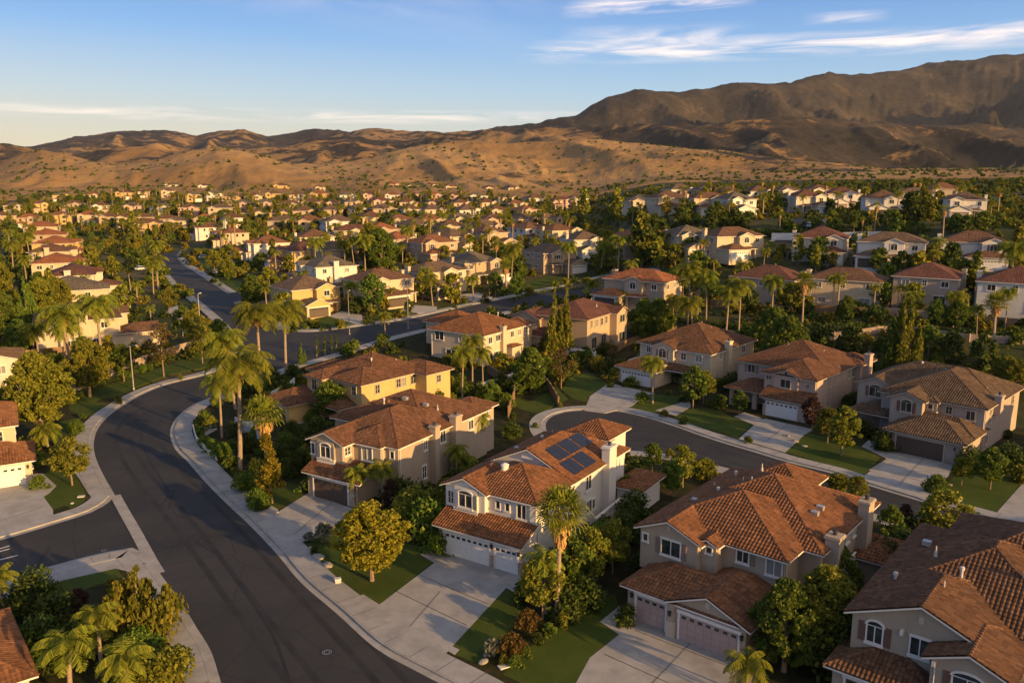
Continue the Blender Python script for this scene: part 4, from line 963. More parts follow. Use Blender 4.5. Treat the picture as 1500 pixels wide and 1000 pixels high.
def gridmesh(name, X, Y, Z, mats, wrap=False):
    r, c = X.shape; V = np.stack([X, Y, Z], -1).reshape(-1, 3); me = bpy.data.meshes.new(name)
    i = np.arange(r - 1)[:, None] * c + np.arange(c - 1)[None, :]
    q = np.stack([i, i + 1, i + c + 1, i + c], -1).reshape(-1, 4)
    me.vertices.add(len(V)); me.vertices.foreach_set('co', V.astype('f').ravel()); me.loops.add(q.size); me.loops.foreach_set('vertex_index', q.ravel().astype('i'))
    me.polygons.add(len(q)); me.polygons.foreach_set('loop_start', np.arange(0, q.size, 4, dtype='i')); me.polygons.foreach_set('loop_total', np.full(len(q), 4, 'i'))
    for m_ in mats: me.materials.append(MATS[m_])
    me.polygons.foreach_set('use_smooth', [True] * len(q)); me.update(calc_edges=True); return me
azs = np.concatenate([np.arange(-180, -60, 6.), np.arange(-60, 60, .4), np.arange(60, 180.1, 6.)])
rs = [0.]; d = 4.
while rs[-1] < 900: rs.append(rs[-1] + max(3., rs[-1] * .018))
RR, AA = np.meshgrid(np.array(rs), np.radians(azs), indexing='ij'); X = RR * np.sin(AA); Y = RR * np.cos(AA)
Z = terr(X, Y) - .04 - np.where(np.abs(RR - 0) < 0, 0, 0)
me = gridmesh('ground', X, Y, Z, ['ground']); o = link('ground', me); o['kind'] = 'structure'; me.flip_normals()
LN = [(0, 247), (40, 226), (75, 214), (110, 221), (180, 238), (230, 232), (290, 214), (330, 209), (380, 221), (430, 236), (470, 240), (520, 236), (570, 222), (620, 211), (680, 203), (740, 204), (800, 203), (850, 200), (900, 203), (960, 210), (1050, 217), (1150, 233), (1250, 242), (1330, 253), (1400, 262), (1500, 262)]
LM = [(-100, 225), (0, 206), (28, 204), (60, 211), (110, 226), (160, 213), (230, 207), (300, 214), (350, 222), (420, 212), (470, 199), (520, 196), (580, 200), (620, 195), (700, 190), (760, 186), (830, 181), (900, 176), (960, 175), (1050, 172), (1150, 164), (1230, 168), (1320, 178), (1400, 176), (1500, 180), (1600, 185)]
LF = [(-100, 215), (40, 212), (90, 203), (130, 193), (200, 184), (260, 185), (300, 195), (330, 188), (370, 188), (400, 194), (430, 187), (475, 180), (520, 188), (550, 184), (600, 189), (660, 191), (700, 184), (740, 178), (800, 172), (840, 163), (862, 147), (885, 134), (930, 123), (1000, 116), (1080, 108), (1140, 106), (1165, 94), (1195, 85), (1225, 90), (1270, 86), (1350, 72), (1400, 66), (1500, 53), (1600, 42)]
LS = [(-100, 330), (1300, 300), (1380, 270), (1430, 256), (1500, 238), (1600, 215)]
pxs = np.linspace(-260, 1760, 620)
Ys = [690.]
while Ys[-1] < 9500: Ys.append(Ys[-1] * (1.0105 if Ys[-1] < 2500 else 1.014))
PXg, Yg = np.meshgrid(pxs, np.array(Ys)); Xg = (PXg - 750) / F_PX * Yg * 1.0
def layer(prof, Yc, foot, back=.5, amp=.3, sc=300., seed=0, pw=1.15, cr=.06):
    p = np.interp(PXg, [a for a, _ in prof], [b for _, b in prof]); bb = (500 - p) / F_PX; tan = (-ST + bb * CT) / (CT + bb * ST)
    zc = CAM_H + Yc * tan; yc = Yc * (1 + .10 * np.sin(PXg / 170. + seed)); zc = CAM_H + yc * tan
    t = (Yg - foot) / (yc - foot); up = np.clip(t, 0, 1) ** pw; up = np.where(t > 1, 1 - back * sm((t - 1) / 1.1), up)
    n = ridged(Xg / sc + .25 * Yg / sc, Yg / sc * .4, seed); win = np.clip(t * 3., 0, 1) * np.clip(1.25 - t * 1.1, cr, 1)
    b0 = terr(Xg, Yg); return b0 + np.maximum(zc - b0, 4) * (up - amp * win * (1 - n) * 1.3 * up ** .4) * (t > 0), t
Z1, t1 = layer(LN, 1150, 700, .75, .9, 150., 3, .95, .14); Z2, t2 = layer(LM, 2100, 1300, .6, .9, 230., 17, .9, .1); Z3, t3 = layer(LF, 4000, 2400, .5, 1.0, 430., 31, .8, .06); Z4, t4 = layer(LS, 900, 700, .2, .2, 160., 41)
ZZ = np.stack([Z1, Z2, Z3, Z4]); K = np.argmax(ZZ, 0); Zh = ZZ.max(0)
Zh = Zh + (ridged(Xg / 60., Yg / 60., 55) - .5) * np.clip((Yg - 720) / 300, 0, 1) * 4 + (ridged(Xg / 150., Yg / 150., 75) - .5) * np.clip((Yg - 1100) / 600, 0, 1) * 14
Zh = np.where(Yg < 704, terr(Xg, Yg) - .6, Zh)
hm = gridmesh('hills', Xg, Yg, Zh, ['hills']); ho = link('hills', hm); ho['kind'] = 'structure'
ch = np.choose(K, [.24 + .0 * Yg, .62 + 0 * Yg, .98 + 0 * Yg, .1 + 0 * Yg]) + np.clip((PXg - 950) / 500, 0, .35) * (K == 0) + .16 * (K == 1) * (PXg > 900) - .32 * (K == 2) * (PXg < 700)
ns = np.stack([ridged(Xg / sc + .25 * Yg / sc, Yg / sc * .4, sd_) for sc, sd_ in ((150., 3), (230., 17), (430., 31), (160., 41))]); ch = ch + (.45 - np.choose(K, ns)) * .55
aa = hm.attributes.new('chap', 'FLOAT', 'POINT'); aa.data.foreach_set('value', ch.astype('f').ravel())
# scattered scrub on the hillsides, uncountable
sb = MB(); r_ = np.random.default_rng(5); C = []; A = []; B = []
idx = np.argwhere((Yg[:, 0] > 715) & (Yg[:, 0] < 1500)).ravel(); 
for _ in range(5500):
    i = int(r_.choice(idx)); j = int(r_.integers(2, len(pxs) - 2)); 
    if ch[i, j] > .5 and r_.random() < .5: continue
    if r_.random() > ridged(np.array([Xg[i, j] / 120.]), np.array([Yg[i, j] / 120.]), 88)[0] * 1.9 - .25 + max(0, (PXg[i, j] - 700) / 1500): continue
    x, y, z = Xg[i, j], Yg[i, j], Zh[i, j]; s = r_.uniform(.5, 1.9)
    d = rdir(9); d[:, 2] = np.abs(d[:, 2]) * .8; c = np.array([x, y, z]) + d * s * .8; a = rdir(9); b = np.cross(a, d); C.append(c); A.append(a * s * .8); B.append(b * s * .8)
so_ = link('hillside_scrub', quads_mesh('hillside_scrub', np.concatenate(C), np.concatenate(A), np.concatenate(B), ['leaf_dark'])); tag(so_, 'dark scrub bushes scattered over the golden hillsides', 'scrub', kind='stuff')
# ---------------------------------------------------------------- streets
R_IN = [(760, 1060), (700, 1020), (618, 977), (560, 945), (503, 895), (450, 850), (412, 806), (373, 766), (336, 732), (307, 703), (283, 676), (264, 657), (256, 636), (259, 621), (269, 607), (288, 593), (315, 582), (350, 567), (392, 550), (427, 537), (470, 525), (520, 510), (571, 495), (629, 481), (690, 469), (745, 456)]
R_OUT = [(330, 1060), (310, 1000), (297, 957), (277, 923), (253, 883), (213, 827), (187, 777), (172, 750), (160, 727), (141, 692), (131, 665), (131, 644), (139, 625), (160, 604), (200, 580), (240, 564), (293, 551), (325, 541), (345, 531), (352, 520), (350, 505), (340, 488), (325, 472), (306, 455), (285, 438), (263, 421), (247, 404), (238, 388), (230, 374)]
R_LB = [(300, 352), (268, 366), (262, 375), (270, 387), (285, 396), (303, 408), (322, 420), (338, 430)]
R_LB2 = [(345, 443), (362, 453), (382, 463), (400, 475), (420, 484), (448, 486), (480, 484), (533, 477), (575, 471), (613, 464), (667, 452), (720, 441), (766, 432), (800, 425), (840, 416), (880, 406), (925, 400), (968, 396)]
pl = lambda L: spline([gp(*p) for p in L], 1.5)
road = [gp(*p) for p in R_OUT[:-1]] + [gp(230, 374), gp(262, 372)] + [gp(*p) for p in R_LB[2:]] + [gp(407, 424), gp(407, 431)] + [gp(*p) for p in R_LB2] + [gp(975, 405)] + [gp(900, 425), gp(820, 440)] + [gp(*p) for p in reversed(R_IN)]
def smooth_poly(parts):
    out = []
    for p in parts: out += spline([gp(*q) for q in p], 1.5) if len(p) > 2 else [gp(*q).xy for q in p]
    return out
rd = smooth_poly([R_OUT, R_LB[1:], [(407, 423), (410, 430)], R_LB2, [(975, 405), (900, 424)], [(820, 441), (745, 456)][:1], list(reversed(R_IN))])
drape('road', rd, .012, 'asphalt', 2.5)
CDN = [(1540, 842), (1500, 830), (1429, 806), (1391, 791), (1280, 755), (1170, 722), (1078, 692), (1036, 681), (979, 668), (930, 662), (880, 663), (835, 657), (803, 642), (793, 624), (801, 611), (823, 603), (853, 600), (903, 601), (945, 609), (988, 622), (1031, 637), (1065, 648), (1116, 663), (1159, 676), (1227, 693), (1265, 706), (1351, 732), (1415, 749), (1500, 772), (1560, 790)]
drape('road', smooth_poly([CDN]), .012, 'asphalt', 2.5)
SRT = [(-60, 802), (0, 788), (75, 766), (128, 749), (152, 735), (158, 726)]; SRB = [(213, 826), (190, 806), (160, 811), (133, 817), (75, 833), (0, 858), (-60, 880)]
drape('road', smooth_poly([SRT, [(172, 750), (213, 827)], SRB]), .008, 'asphalt', 2.5)
# cross gutter between the side street and the main street, seam lines in the asphalt, manhole
mb = MB(); a = pl([(160, 727), (172, 750), (187, 777), (213, 827), (222, 842)]); ribbon(mb, offset(a, .1), offset(a, -1.0) if False else offset(a, 1.15), .026); o = mb.obj('cross_gutter', ['kerb']); o['kind'] = 'structure'
mb = MB()
for L, w in (([(450, 1060), (420, 985), (400, 930), (368, 880), (330, 825), (285, 765), (245, 715), (215, 665), (206, 630), (222, 605), (262, 585), (330, 563), (400, 540)], .12), ([(200, 812), (250, 800), (275, 797)], .07), ([(1080, 668), (1200, 705), (1330, 748), (1480, 795)], .1), ([(860, 628), (960, 640), (1080, 668)], .1)):
    a = pl(L); ribbon(mb, offset(a, w), offset(a, -w), .0175)
o = mb.obj('road_seam', ['asphalt_seam']); o['kind'] = 'structure'
mb = MB(); base_ = pl([(560, 1060), (500, 985), (440, 915), (385, 850), (335, 790), (285, 735), (235, 680), (212, 640), (222, 612), (262, 588), (330, 563), (400, 540)])
for q in (3.6, 1.8, -1.6, -3.4): a = offset(base_, q); ribbon(mb, offset(a, .28), offset(a, -.28), .0148)
base_ = pl([(840, 632), (960, 638), (1080, 672), (1200, 708), (1330, 750), (1500, 802)])
for q in (1.6, -1.7, 3.2, -3.3): a = offset(base_, q); ribbon(mb, offset(a, .25), offset(a, -.25), .0148)
o = mb.obj('tyre_track', ['asphalt_track']); o['kind'] = 'structure'
def disc(name, p, r, mat, z=.03, label=None, cat=None, ring=True, sq=False):
    mb = MB(); n = 4 if sq else 20
    V = [(p.x + math.cos(2 * math.pi * (i + .5) / n) * r, p.y + math.sin(2 * math.pi * (i + .5) / n) * r) for i in range(n)]; zz = float(terr(p.x, p.y))
    mb.poly([(x, y, zz + z) for x, y in V]); [mb.poly([(*V[i], zz + z), (*V[i], zz + z - .1), (*V[(i + 1) % n], zz + z - .1), (*V[(i + 1) % n], zz + z)]) for i in range(n)]
    o = mb.obj(name, [mat]); tag(o, label, cat)
    if ring:
        m2 = MB()
        for k in (.72, .45):
            W_ = [(p.x + math.cos(2 * math.pi * i / 20) * r * k, p.y + math.sin(2 * math.pi * i / 20) * r * k) for i in range(20)]; W2 = [(p.x + math.cos(2 * math.pi * i / 20) * r * (k - .08), p.y + math.sin(2 * math.pi * i / 20) * r * (k - .08)) for i in range(20)]
            for i in range(20): j = (i + 1) % 20; m2.poly([(*W_[i], zz + z + .006), (*W_[j], zz + z + .006), (*W2[j], zz + z + .006), (*W2[i], zz + z + .006)])
        q = m2.obj('ring', ['metal_vent'], o)
    return o
disc('manhole_cover', gp(479, 955), .5, 'asphalt_seam', .022, 'round dark manhole cover in the main street near the bottom', 'manhole')
disc('manhole_cover', gp(152, 806), .35, 'asphalt_seam', .018, 'small round cover near the mouth of the side street at lower left', 'manhole')
mb = MB()
for L in ([(-6, 805), (14, 799)], [(-6, 809), (14, 803.5)], [(-6, 821), (26, 813)]):
    a = pl(L); ribbon(mb, offset(a, .1), offset(a, -.1), .016)
o = mb.obj('road_marking', ['paint_white']); o['kind'] = 'structure'
# street edges
LR, WR = edge(R_IN, -1, 2.1)
LRV = np.array([(p.x, p.y) for p in LR] + [(gp(*q).x, gp(*q).y) for q in R_OUT])
_, WO1 = edge(R_OUT[:6], 1); _, WO2 = edge(R_OUT[8:], 1)
_, WST = edge([(-60, 802), (0, 788), (75, 766), (128, 749), (152, 735), (160, 727)], 1)
_, WSB = edge(SRB, 1)
edge(R_LB[1:], 1); edge(R_LB2, 1); _, WCD = edge(CDN, 1)
# ---------------------------------------------------------------- lots
def lawn(*p, **k): return drape('lawn', px(*p), .135, 'lawn', 3., skirt=.1)
DC = [0]
def drive(*p, mat='concrete', z=None, name='driveway'):
    DC[0] += 1; z = .1375 + .0007 * DC[0] if z is None else z; return drape(name, px(*p), z, mat, 3., skirt=.1)
def bed(*p, z=.125): return drape('planting_bed', px(*p), z, 'soil', 3., skirt=.12)
def bedw(pts): return drape('planting_bed', pts, .125, 'soil', 3., skirt=.12)
k0 = int(np.argmin([(p - gp(801, 611).xy).length for p in WCD])); X_ = lambda *p: [q.xy for q in px(*p)]
bedw(list(WR) + X_((820, 446), (900, 428), (975, 410), (930, 520), (860, 560), (815, 580)) + [WCD[max(0, k0 - 3)]] + list(reversed(WCD[:k0 - 3])) + [gp(1560, 1000).xy, Vector((40, 28)), Vector((10, 34))])
bedw(list(WCD[k0 + 3:]) + X_((1560, 640), (1000, 530), (860, 530), (812, 585)))
bedw(list(WSB) + X_((-80, 1060), (300, 1060)) + list(reversed(WO1[:-1])))
bedw(list(WO2[:40]) + X_((150, 550), (-80, 580), (-80, 790)) + list(WST[3:]))
lawn((440, 805), (472, 836), (520, 879), (532, 874), (553, 888), (635, 824), (615, 814), (627, 803), (585, 795), (520, 770), (504, 765), (474, 784))
drive((532, 872), (516, 880), (546, 906), (564, 892)); drive((636, 825.5), (616, 814), (628, 803), (648, 806), (644, 811))
drive((644, 809), (770, 846), (752, 858), (741, 863), (652, 960), (600, 946), (538, 905), (553, 889), (636, 826))
lawn((741, 865), (774, 884), (764, 905), (742, 932), (735, 958), (702, 974), (668, 961), (673, 952), (656, 944))
drive((656, 945), (673, 953), (666, 961), (645, 948), mat='concrete_pale'); drive((741, 862), (752, 857), (772, 868), (775, 883))
lawn((851, 893), (752, 968), (737, 990), (768, 1004), (800, 1025), (842, 1004), (864, 964), (906, 931), (878, 912), (906, 888), (900, 872))
drive((922, 893), (1112, 978), (1080, 1080), (820, 1060), (800, 1027), (842, 1005), (864, 965), (907, 931), (879, 912), (907, 889))
drive((452, 723), (520, 747), (513, 760), (490, 775), (466, 788), (437, 797), (424, 806), (384, 768), (398, 757))
lawn((402, 748), (395, 742), (375, 722), (372, 700), (395, 705), (445, 712), (450, 722), (420, 742))
drive((386, 752), (398, 742), (408, 748), (396, 759), mat='concrete_pale')
drive((424, 589), (460, 603), (465, 612), (440, 622), (410, 618), (380, 606), (385, 598)); drive((330, 640), (345, 622), (400, 606), (412, 612), (380, 628), (345, 640), name='path')
lawn((775, 590), (815, 568), (832, 586), (806, 598), (785, 606), (763, 600), (745, 592), (738, 578)); lawn((832, 555), (860, 546), (892, 562), (864, 581), (861, 590), (840, 585), (822, 572))
drive((892, 562), (960, 578), (945, 580), (926, 596), (886, 606), (856, 602), (864, 582)); lawn((952, 578), (1001, 582), (1003, 587), (960, 606), (924, 599)); drive((1002, 582), (1010, 585), (1012, 597), (990, 610), (960, 602), (1003, 589))
lawn((1009, 598), (1050, 600), (1075, 612), (1101, 624), (1080, 642), (1036, 629), (986, 614)); drive((1120, 614), (1192, 630), (1178, 638), (1150, 664), (1082, 644), (1105, 623)); drive((1075, 611), (1090, 605), (1112, 612), (1121, 617), (1105, 624))
lawn((1176, 633), (1262, 655), (1289, 671), (1266, 698), (1148, 662)); drive((1262, 655), (1272, 646), (1282, 650), (1280, 660), (1316, 664), (1299, 673)); drive((1299, 672), (1316, 663), (1396, 682), (1389, 698), (1356, 735), (1266, 698))
drive((1272, 690), (1299, 673), (1302, 676), (1282, 692), mat='rock', z=.162)
lawn((1398, 698), (1440, 690), (1496, 708), (1462, 752), (1370, 728)); drive((1498, 709), (1540, 720), (1540, 780), (1460, 752))
lawn((77, 747), (64, 729), (73, 723), (83, 713), (63, 695), (75, 690), (101, 687), (115, 703), (127, 727), (123, 736), (104, 746), (96, 741))
drive((53, 695), (63, 695), (83, 713), (73, 723), (64, 729), (78, 748), (78, 764), (-60, 800), (-60, 724)); 
drive((124, 640), (118, 655), (104, 686), (116, 702), (130, 725), (146, 728), (136, 700), (128, 670), name='path', z=.1368)
lawn((62, 640), (90, 618), (118, 612), (118, 618), (102, 640), (92, 655)); lawn((100, 600), (112, 575), (150, 567), (210, 548), (262, 530), (312, 515), (318, 530), (300, 540), (250, 549), (200, 568), (160, 590), (135, 608), (122, 612))
lawn((30, 872), (90, 850), (170, 832), (180, 846), (120, 866), (30, 895)); drive((-60, 884), (0, 861), (75, 836), (133, 820), (160, 814), (190, 809), (211, 828), (243, 880), (232, 884), (203, 842), (170, 834), (90, 852), (30, 874), (-60, 904), name='path', z=.1368)
drive((300, 640), (298, 628), (315, 622), (318, 630), name='path')
lawn((462, 467), (485, 461), (520, 470), (518, 478), (484, 481), (455, 480)); lawn((540, 466), (560, 456), (595, 451), (612, 458), (560, 471)); lawn((640, 452), (700, 442), (690, 448), (640, 456)); lawn((745, 425), (800, 405), (905, 402), (880, 405), (800, 421), (745, 433))
drive((480, 464), (500, 457), (530, 462), (532, 474), (522, 476), mat='concrete_pale'); drive((585, 455), (608, 448), (640, 450), (640, 456), (612, 460), mat='concrete_pale'); drive((665, 433), (700, 430), (722, 436), (705, 444), (685, 441), mat='concrete_pale')
lawn((305, 455), (330, 440), (345, 455), (332, 478)) if False else None
lawn((348, 428), (360, 421), (372, 424), (350, 431)); lawn((278, 383), (300, 378), (330, 392), (318, 402)); lawn((318, 410), (350, 412), (366, 418), (340, 426)); lawn((366, 448), (395, 438), (430, 455), (440, 470), (420, 480))
lawn((268, 490), (272, 470), (308, 476), (332, 490), (330, 503), (300, 498)); lawn((258, 440), (272, 446), (300, 468), (286, 470)); drive((238, 455), (262, 448), (280, 462), (262, 470), mat='concrete_pale')
mb = MB()
for A_, B_ in (((577, 866), (684, 918)), ((612, 843), (716, 887)), ((645, 868), (600, 920)), ((425, 745), (478, 770)), ((486, 737), (430, 785)), ((930, 925), (1085, 985)), ((885, 960), (1040, 1030)), ((1010, 945), (920, 1040)), ((1290, 690), (1372, 712)), ((1352, 673), (1316, 712)), ((1110, 628), (1165, 646)), ((1155, 622), (1122, 648)), ((0, 765), (60, 745)), ((905, 590), (940, 575))):
    a = [gp(*A_).xy, gp(*B_).xy]; ribbon(mb, offset(a, .022), offset(a, -.022), .1645)
o = mb.obj('driveway_joint', ['asphalt_seam']); o['kind'] = 'structure'
# ---------------------------------------------------------------- place the near houses
SHORT = {}
def reg(root, short): SHORT[root.name] = short; return root
reg(house_solar(), 'solar roof house'); reg(house_beige(), 'twin chimney house'); reg(house_tan(), 'beige arched window house'); reg(house_cropped(), 'house in the bottom right corner')
reg(house_R1(), 'cream cul-de-sac house'); reg(house_R2(), 'tiled porch house'); reg(house_R3(), 'double gable house')
def custom_E():
    h = House('yellow_house', (-36.3, 119.3), -40, 'golden yellow two-storey house with dark garage, left of the arched window house', wall='wall_yellow', roof='tile_rose', trim='tan_trim', z=HZ)
    h.vol(-.3, 5.8, 0, 8.5, 0, 2.8, 'y', 'hip', 'hip'); h.vol(3.4, 6.9, 5.2, 11, 0, 5.9, 'y', 'hip', 'hip', oh=.4); h.vol(-1.0, 4, 9, 15, 0, 5.6, 'y', 'hip', 'hip')
    h.vol(2.2, 14.0, 8.2, 19.5, 0, 5.9, 'y', 'hip', 'hip'); h.vol(7.8, 14.02, 6.6, 13, 0, 5.9, 'y', 'hip', 'hip'); h.vol(9.5, 16.5, 17, 22, 0, 5.9, 'x', 'hip', 'hip')
    h.vol(6.9, 12.5, 3.6, 8, 0, 2.7, 'x', 'hip', 'hip', wall=False); h.block('porch_column', 'wall_yellow', (11.8, 12.3, 3.8, 4.3, 0, 2.8)); h.wall(7.0, 12, 6.0, 8.2, 0, 3.0)
    h.garage(0, .5, 5.2, 'brown_door', panes=False); h.window('F', 5.2, 5.1, 4.0, 1.1, 1.5, arch=True); h.window('F', 6.6, 9.4, 4.2, .8, 1.2); h.window('F', 6.6, 12.4, 4.1, .9, 1.3); h.window('F', 9, 0, 4.3, .8, .9)
    for y, z, w in ((9.5, 4.1, .8), (13.6, 4.2, .8), (14.7, 4.2, .8), (16.6, 4.2, 1.0), (8.5, 1.0, 1.0), (12, .8, 1.5)): h.window('R', 14.02 if y < 13 else 14.0, y, z, w, 1.3)
    h.window('R', 16.5, 19.5, 4.3, .8, 1.1)
    for x, y, z, k in ((8, 14, 8.5, 'pipe'), (10, 12, 8.0, 'turbine'), (11, 16, 7.4, 'pipe')): h.vent(x, y, z, k)
    return h.done()
def custom_F():
    h = House('orange_roof_house', (-15.2, 150.5), -35, 'two-storey house with bright orange hip roof and pale right wall, below the middle street', wall='wall_cream', roof='tile_terracotta', z=None)
    h.vol(-3.9, 8.6, 5.2, 18.6, 0, 5.9, 'y', 'hip', 'hip'); h.vol(-11, -2, 12, 20.5, 0, 5.7, 'x', 'hip', 'hip'); h.vol(4, 8.7, 17.5, 21, 0, 5.9, 'y', 'hip', 'hip'); h.vol(8.8, 10.2, 12, 15, 0, 2.7, 'y', 'hip', 'hip', oh=.3)
    h.window('F', 5.2, -1.8, 4.0, 2.0, 1.6); h.window('F', 5.2, 3.5, 4.2, 1.2, 1.2); h.window('F', 5.2, 1, .4, 2.4, 2.0)
    for y, z, w in ((7.2, 4.1, 1.1), (9.6, 4.2, 1.3), (11.4, 4.3, .9), (14.2, 4.2, 1.0), (16.6, 4.2, 1.1), (19, 4.3, .8), (7, .3, 1.8), (9.8, .3, 2.2), (16.2, .8, .9), (17.6, .4, 1.0)): h.window('R', 8.6 if y < 17.5 or z < 4 else 8.7, y, z, w, 1.2 if z > .4 else 2.0)
    h.chimney(8.6, 9.4, 10.3, 11.3, 6.9); h.vent(1, 11, 8.2, 'pipe'); h.vent(3.5, 14, 8.3, 'pipe'); h.vent(4, 16, 8.0, 'turbine')
    return h.done()
def custom_G():
    h = House('orange_gable_house', (14.6, 160.5), -33, 'tan two-storey house with maroon roof behind the tall twin cypress', wall='wall_tan', roof='far_maroon', trim='tan_trim', geo=False)
    h.vol(-10, 0, 0, 13, 0, 5.9, 'y', 'hip', 'hip'); h.vol(-4, 1.3, 8.0, 12, 0, 5.9, 'x', 'hip', 'gable'); h.vol(-13.5, -8.5, -1.5, 6, 0, 5.4, 'y', 'gable', 'hip'); h.vol(-10, -5, -3, 2, 0, 2.7, 'y', 'hip', 'hip')
    for y, z, w in ((1.4, 4.2, .5), (3.2, 4.1, 1.0), (5, 4.1, .8), (6.6, 4.2, .7), (2.4, .3, 1.6), (5.8, .3, 1.6)): h.window('R', 0, y, z, w, 1.3 if z > 1 else 2.0)
    h.window('R', 1.3, 10, 4.0, 1.8, 1.4); h.window('R', 1.3, 10, .4, 2.2, 1.8); h.window('F', -1.5, -11, 4.0, 1.3, 1.1); h.vent(-2, 7, 7.2); h.vent(-4, 9, 7.8); h.root.scale = (1.22, 1.22, 1.12); return h.done()
def custom_L1():
    h = House('red_tile_house', (-62.5, 88.2), 31, 'cream house at the left edge with red tile roofs and a sunlit white garage door', wall='wall_cream', roof='tile_terracotta', z=HZ)
    h.vol(-.5, 8.2, 0, 7, 0, 2.8, 'x', 'gable', 'hip'); h.vol(-5, 6.8, 5.0, 16, 0, 5.9, 'x', 'hip', 'hip'); h.garage(0, 2.4, 7.3); h.window('F', 5.0, 5.1, 4.1, .9, 1.2); h.window('R', 6.8, 8, 4.2, .9, 1.1); h.lamp('F', 0, 7.8, 2.1); h.window('R', 8.2, 3, 1, .6, 1.2)
    h.vol(-7, -.52, -1.5, 6, 0, 2.8, 'y', 'gable', 'hip'); return h.done()
def custom_L2():
    h = House('pale_gable_house', (-90.5, 128), 30, 'pale stucco house with a low grey gable roof at the left edge', wall='wall_pale', roof='tile_umber', z=None)
    h.vol(0, 12, 0, 10, 0, 5.6, 'y', 'gable', 'hip', sl=.3); h.vol(-6, 5, -4, 2, 0, 2.8, 'x', 'hip', 'hip'); h.window('F', 0, 9, 3.6, 1.2, 1.3); h.window('F', 0, 6.8, 3.6, 1.2, 1.3); h.window('R', 12, 5, 3.8, 1.2, 1.2); return h.done()
def custom_L3():
    h = House('corner_roof_house', (-39.1, 42.9), 39, 'house with vivid red tile roof in the bottom left corner', wall='wall_cream', roof='tile_terracotta', z=HZ)
    h.vol(0, 10, 0, 10, 0, 3.2, 'y', 'hip', 'hip', sl=.42); h.window('R', 10, 5, 1, 1.2, 1.3); return h.done()
def custom_R4():
    h = House('right_edge_house', (66.6, 94.2), -45, 'white-trimmed house at the right edge, right of the double gable house', wall='wall_white', roof='tile_brown', z=HZ)
    h.vol(0, 12, 0, 5, 0, 2.8, 'x', 'hip', 'hip'); h.vol(.6, 12, 3.5, 15, 0, 5.9, 'y', 'hip', 'hip'); h.window('F', 3.5, 3, 4.2, 1.2, 1.2); h.garage(0, 5.5, 10.5); return h.done()
reg(custom_E(), 'golden yellow house'); reg(custom_F(), 'orange hip roof house'); reg(custom_G(), 'maroon roof tan house'); reg(custom_L1(), 'red tile house at the left edge'); reg(custom_L2(), 'pale gable house at the left'); reg(custom_L3(), 'red roof in the bottom left corner'); reg(custom_R4(), 'house at the right edge')
# ---------------------------------------------------------------- repeated houses
PROTO = {}
WN = dict(wall_white='white', wall_cream='cream', wall_beige='beige', wall_tan='tan', wall_mauve='mauve', wall_yellow='golden yellow', wall_pink='pink', wall_pale='pale', wall_taupe='taupe')
RN = dict(far_terracotta='terracotta', far_brown='brown', far_orange='orange', far_umber='dark brown', far_maroon='maroon', far_grey='grey brown')
def recolor(root, wall, roof, door):
    for c in kids(root):
        b = c.name.split('.')[0]; m_ = wall if b in ('wall', 'porch_column', 'chimney') else roof if b == 'roof' else door if b == 'garage_door' else None
        if m_: c.material_slots[0].link = 'OBJECT'; c.material_slots[0].material = MATS[m_]
def far_mesh(var):
    mb = MB(); W_, D_ = [(13, 12), (12, 13), (14, 11), (11, 12)][var]
    rf = Roofer(False); rf.r = MB()
    rf.vol(0, W_, 0, D_, 0, 5.8, 'x' if W_ > D_ else 'y', 'hip', 'hip'); wg = [1, 6.5, 8, 1][var]; rf.vol(wg, wg + 4.5, -1.6, 5, 0, 5.75, 'y', 'gable', 'hip')
    gg = [7, .3, .5, 5][var]; rf.vol(gg, gg + 5.6, -3.2, 1, 0, 2.7, 'y', 'hip', 'hip')
    w = rf.w; out = MB()
    def add(src, mi):
        b = len(out.v); out.v += src.v; out.f += [tuple(i + b for i in f) for f in src.f]; out.mi += [mi] * len(src.f); out.uv += src.uv if len(src.uv) == sum(len(f) for f in src.f) else [(0, 0)] * sum(len(f) for f in src.f)
    add(rf.w, 0); add(rf.r, 1); add(rf.f, 2)
    g = MB()
    def wq(side, pos, u, z, w_=1.2, h_=1.2):
        O, a, n = hframe(side, pos, u, z); lbox(g, O, a, n, -w_ / 2, w_ / 2, 0, h_, 0, .05)
    wq('F', -1.6, wg + 2.25, 4.0, 1.4, 1.3); wq('F', -1.6, wg + 2.25, 1.0, 1.6, 1.4) if not (gg - 1 < wg + 2 < gg + 6) else None; wq('F', 0, [10, 2.5, 4, 8][var], 4.0); 
    for s_, p_ in (('L', 0), ('R', W_)):
        for y, z in ((3, 4.1), (7, 4.1), (4, 1), (9.5, 4.1)): wq(s_, p_, y, z, .9)
    for u in (2.5, W_ / 2, W_ - 2.5): wq('B', D_, u, 4.1); wq('B', D_, u, .8, 1.6)
    add(g, 3); d = MB(); O, a, n = hframe('F', -3.2, gg + 2.8, 0); lbox(d, O, a, n, -2.3, 2.3, 0, 2.2, 0, .06); add(d, 4)
    out.useuv = True; return out.mesh('far_house', ['wall_cream', 'far_brown', 'white_trim', 'glass', 'white_door']), W_, D_
FARM = [far_mesh(i) for i in range(4)]
ROWS = {}; HOUSES = []
hr = random.Random(11)
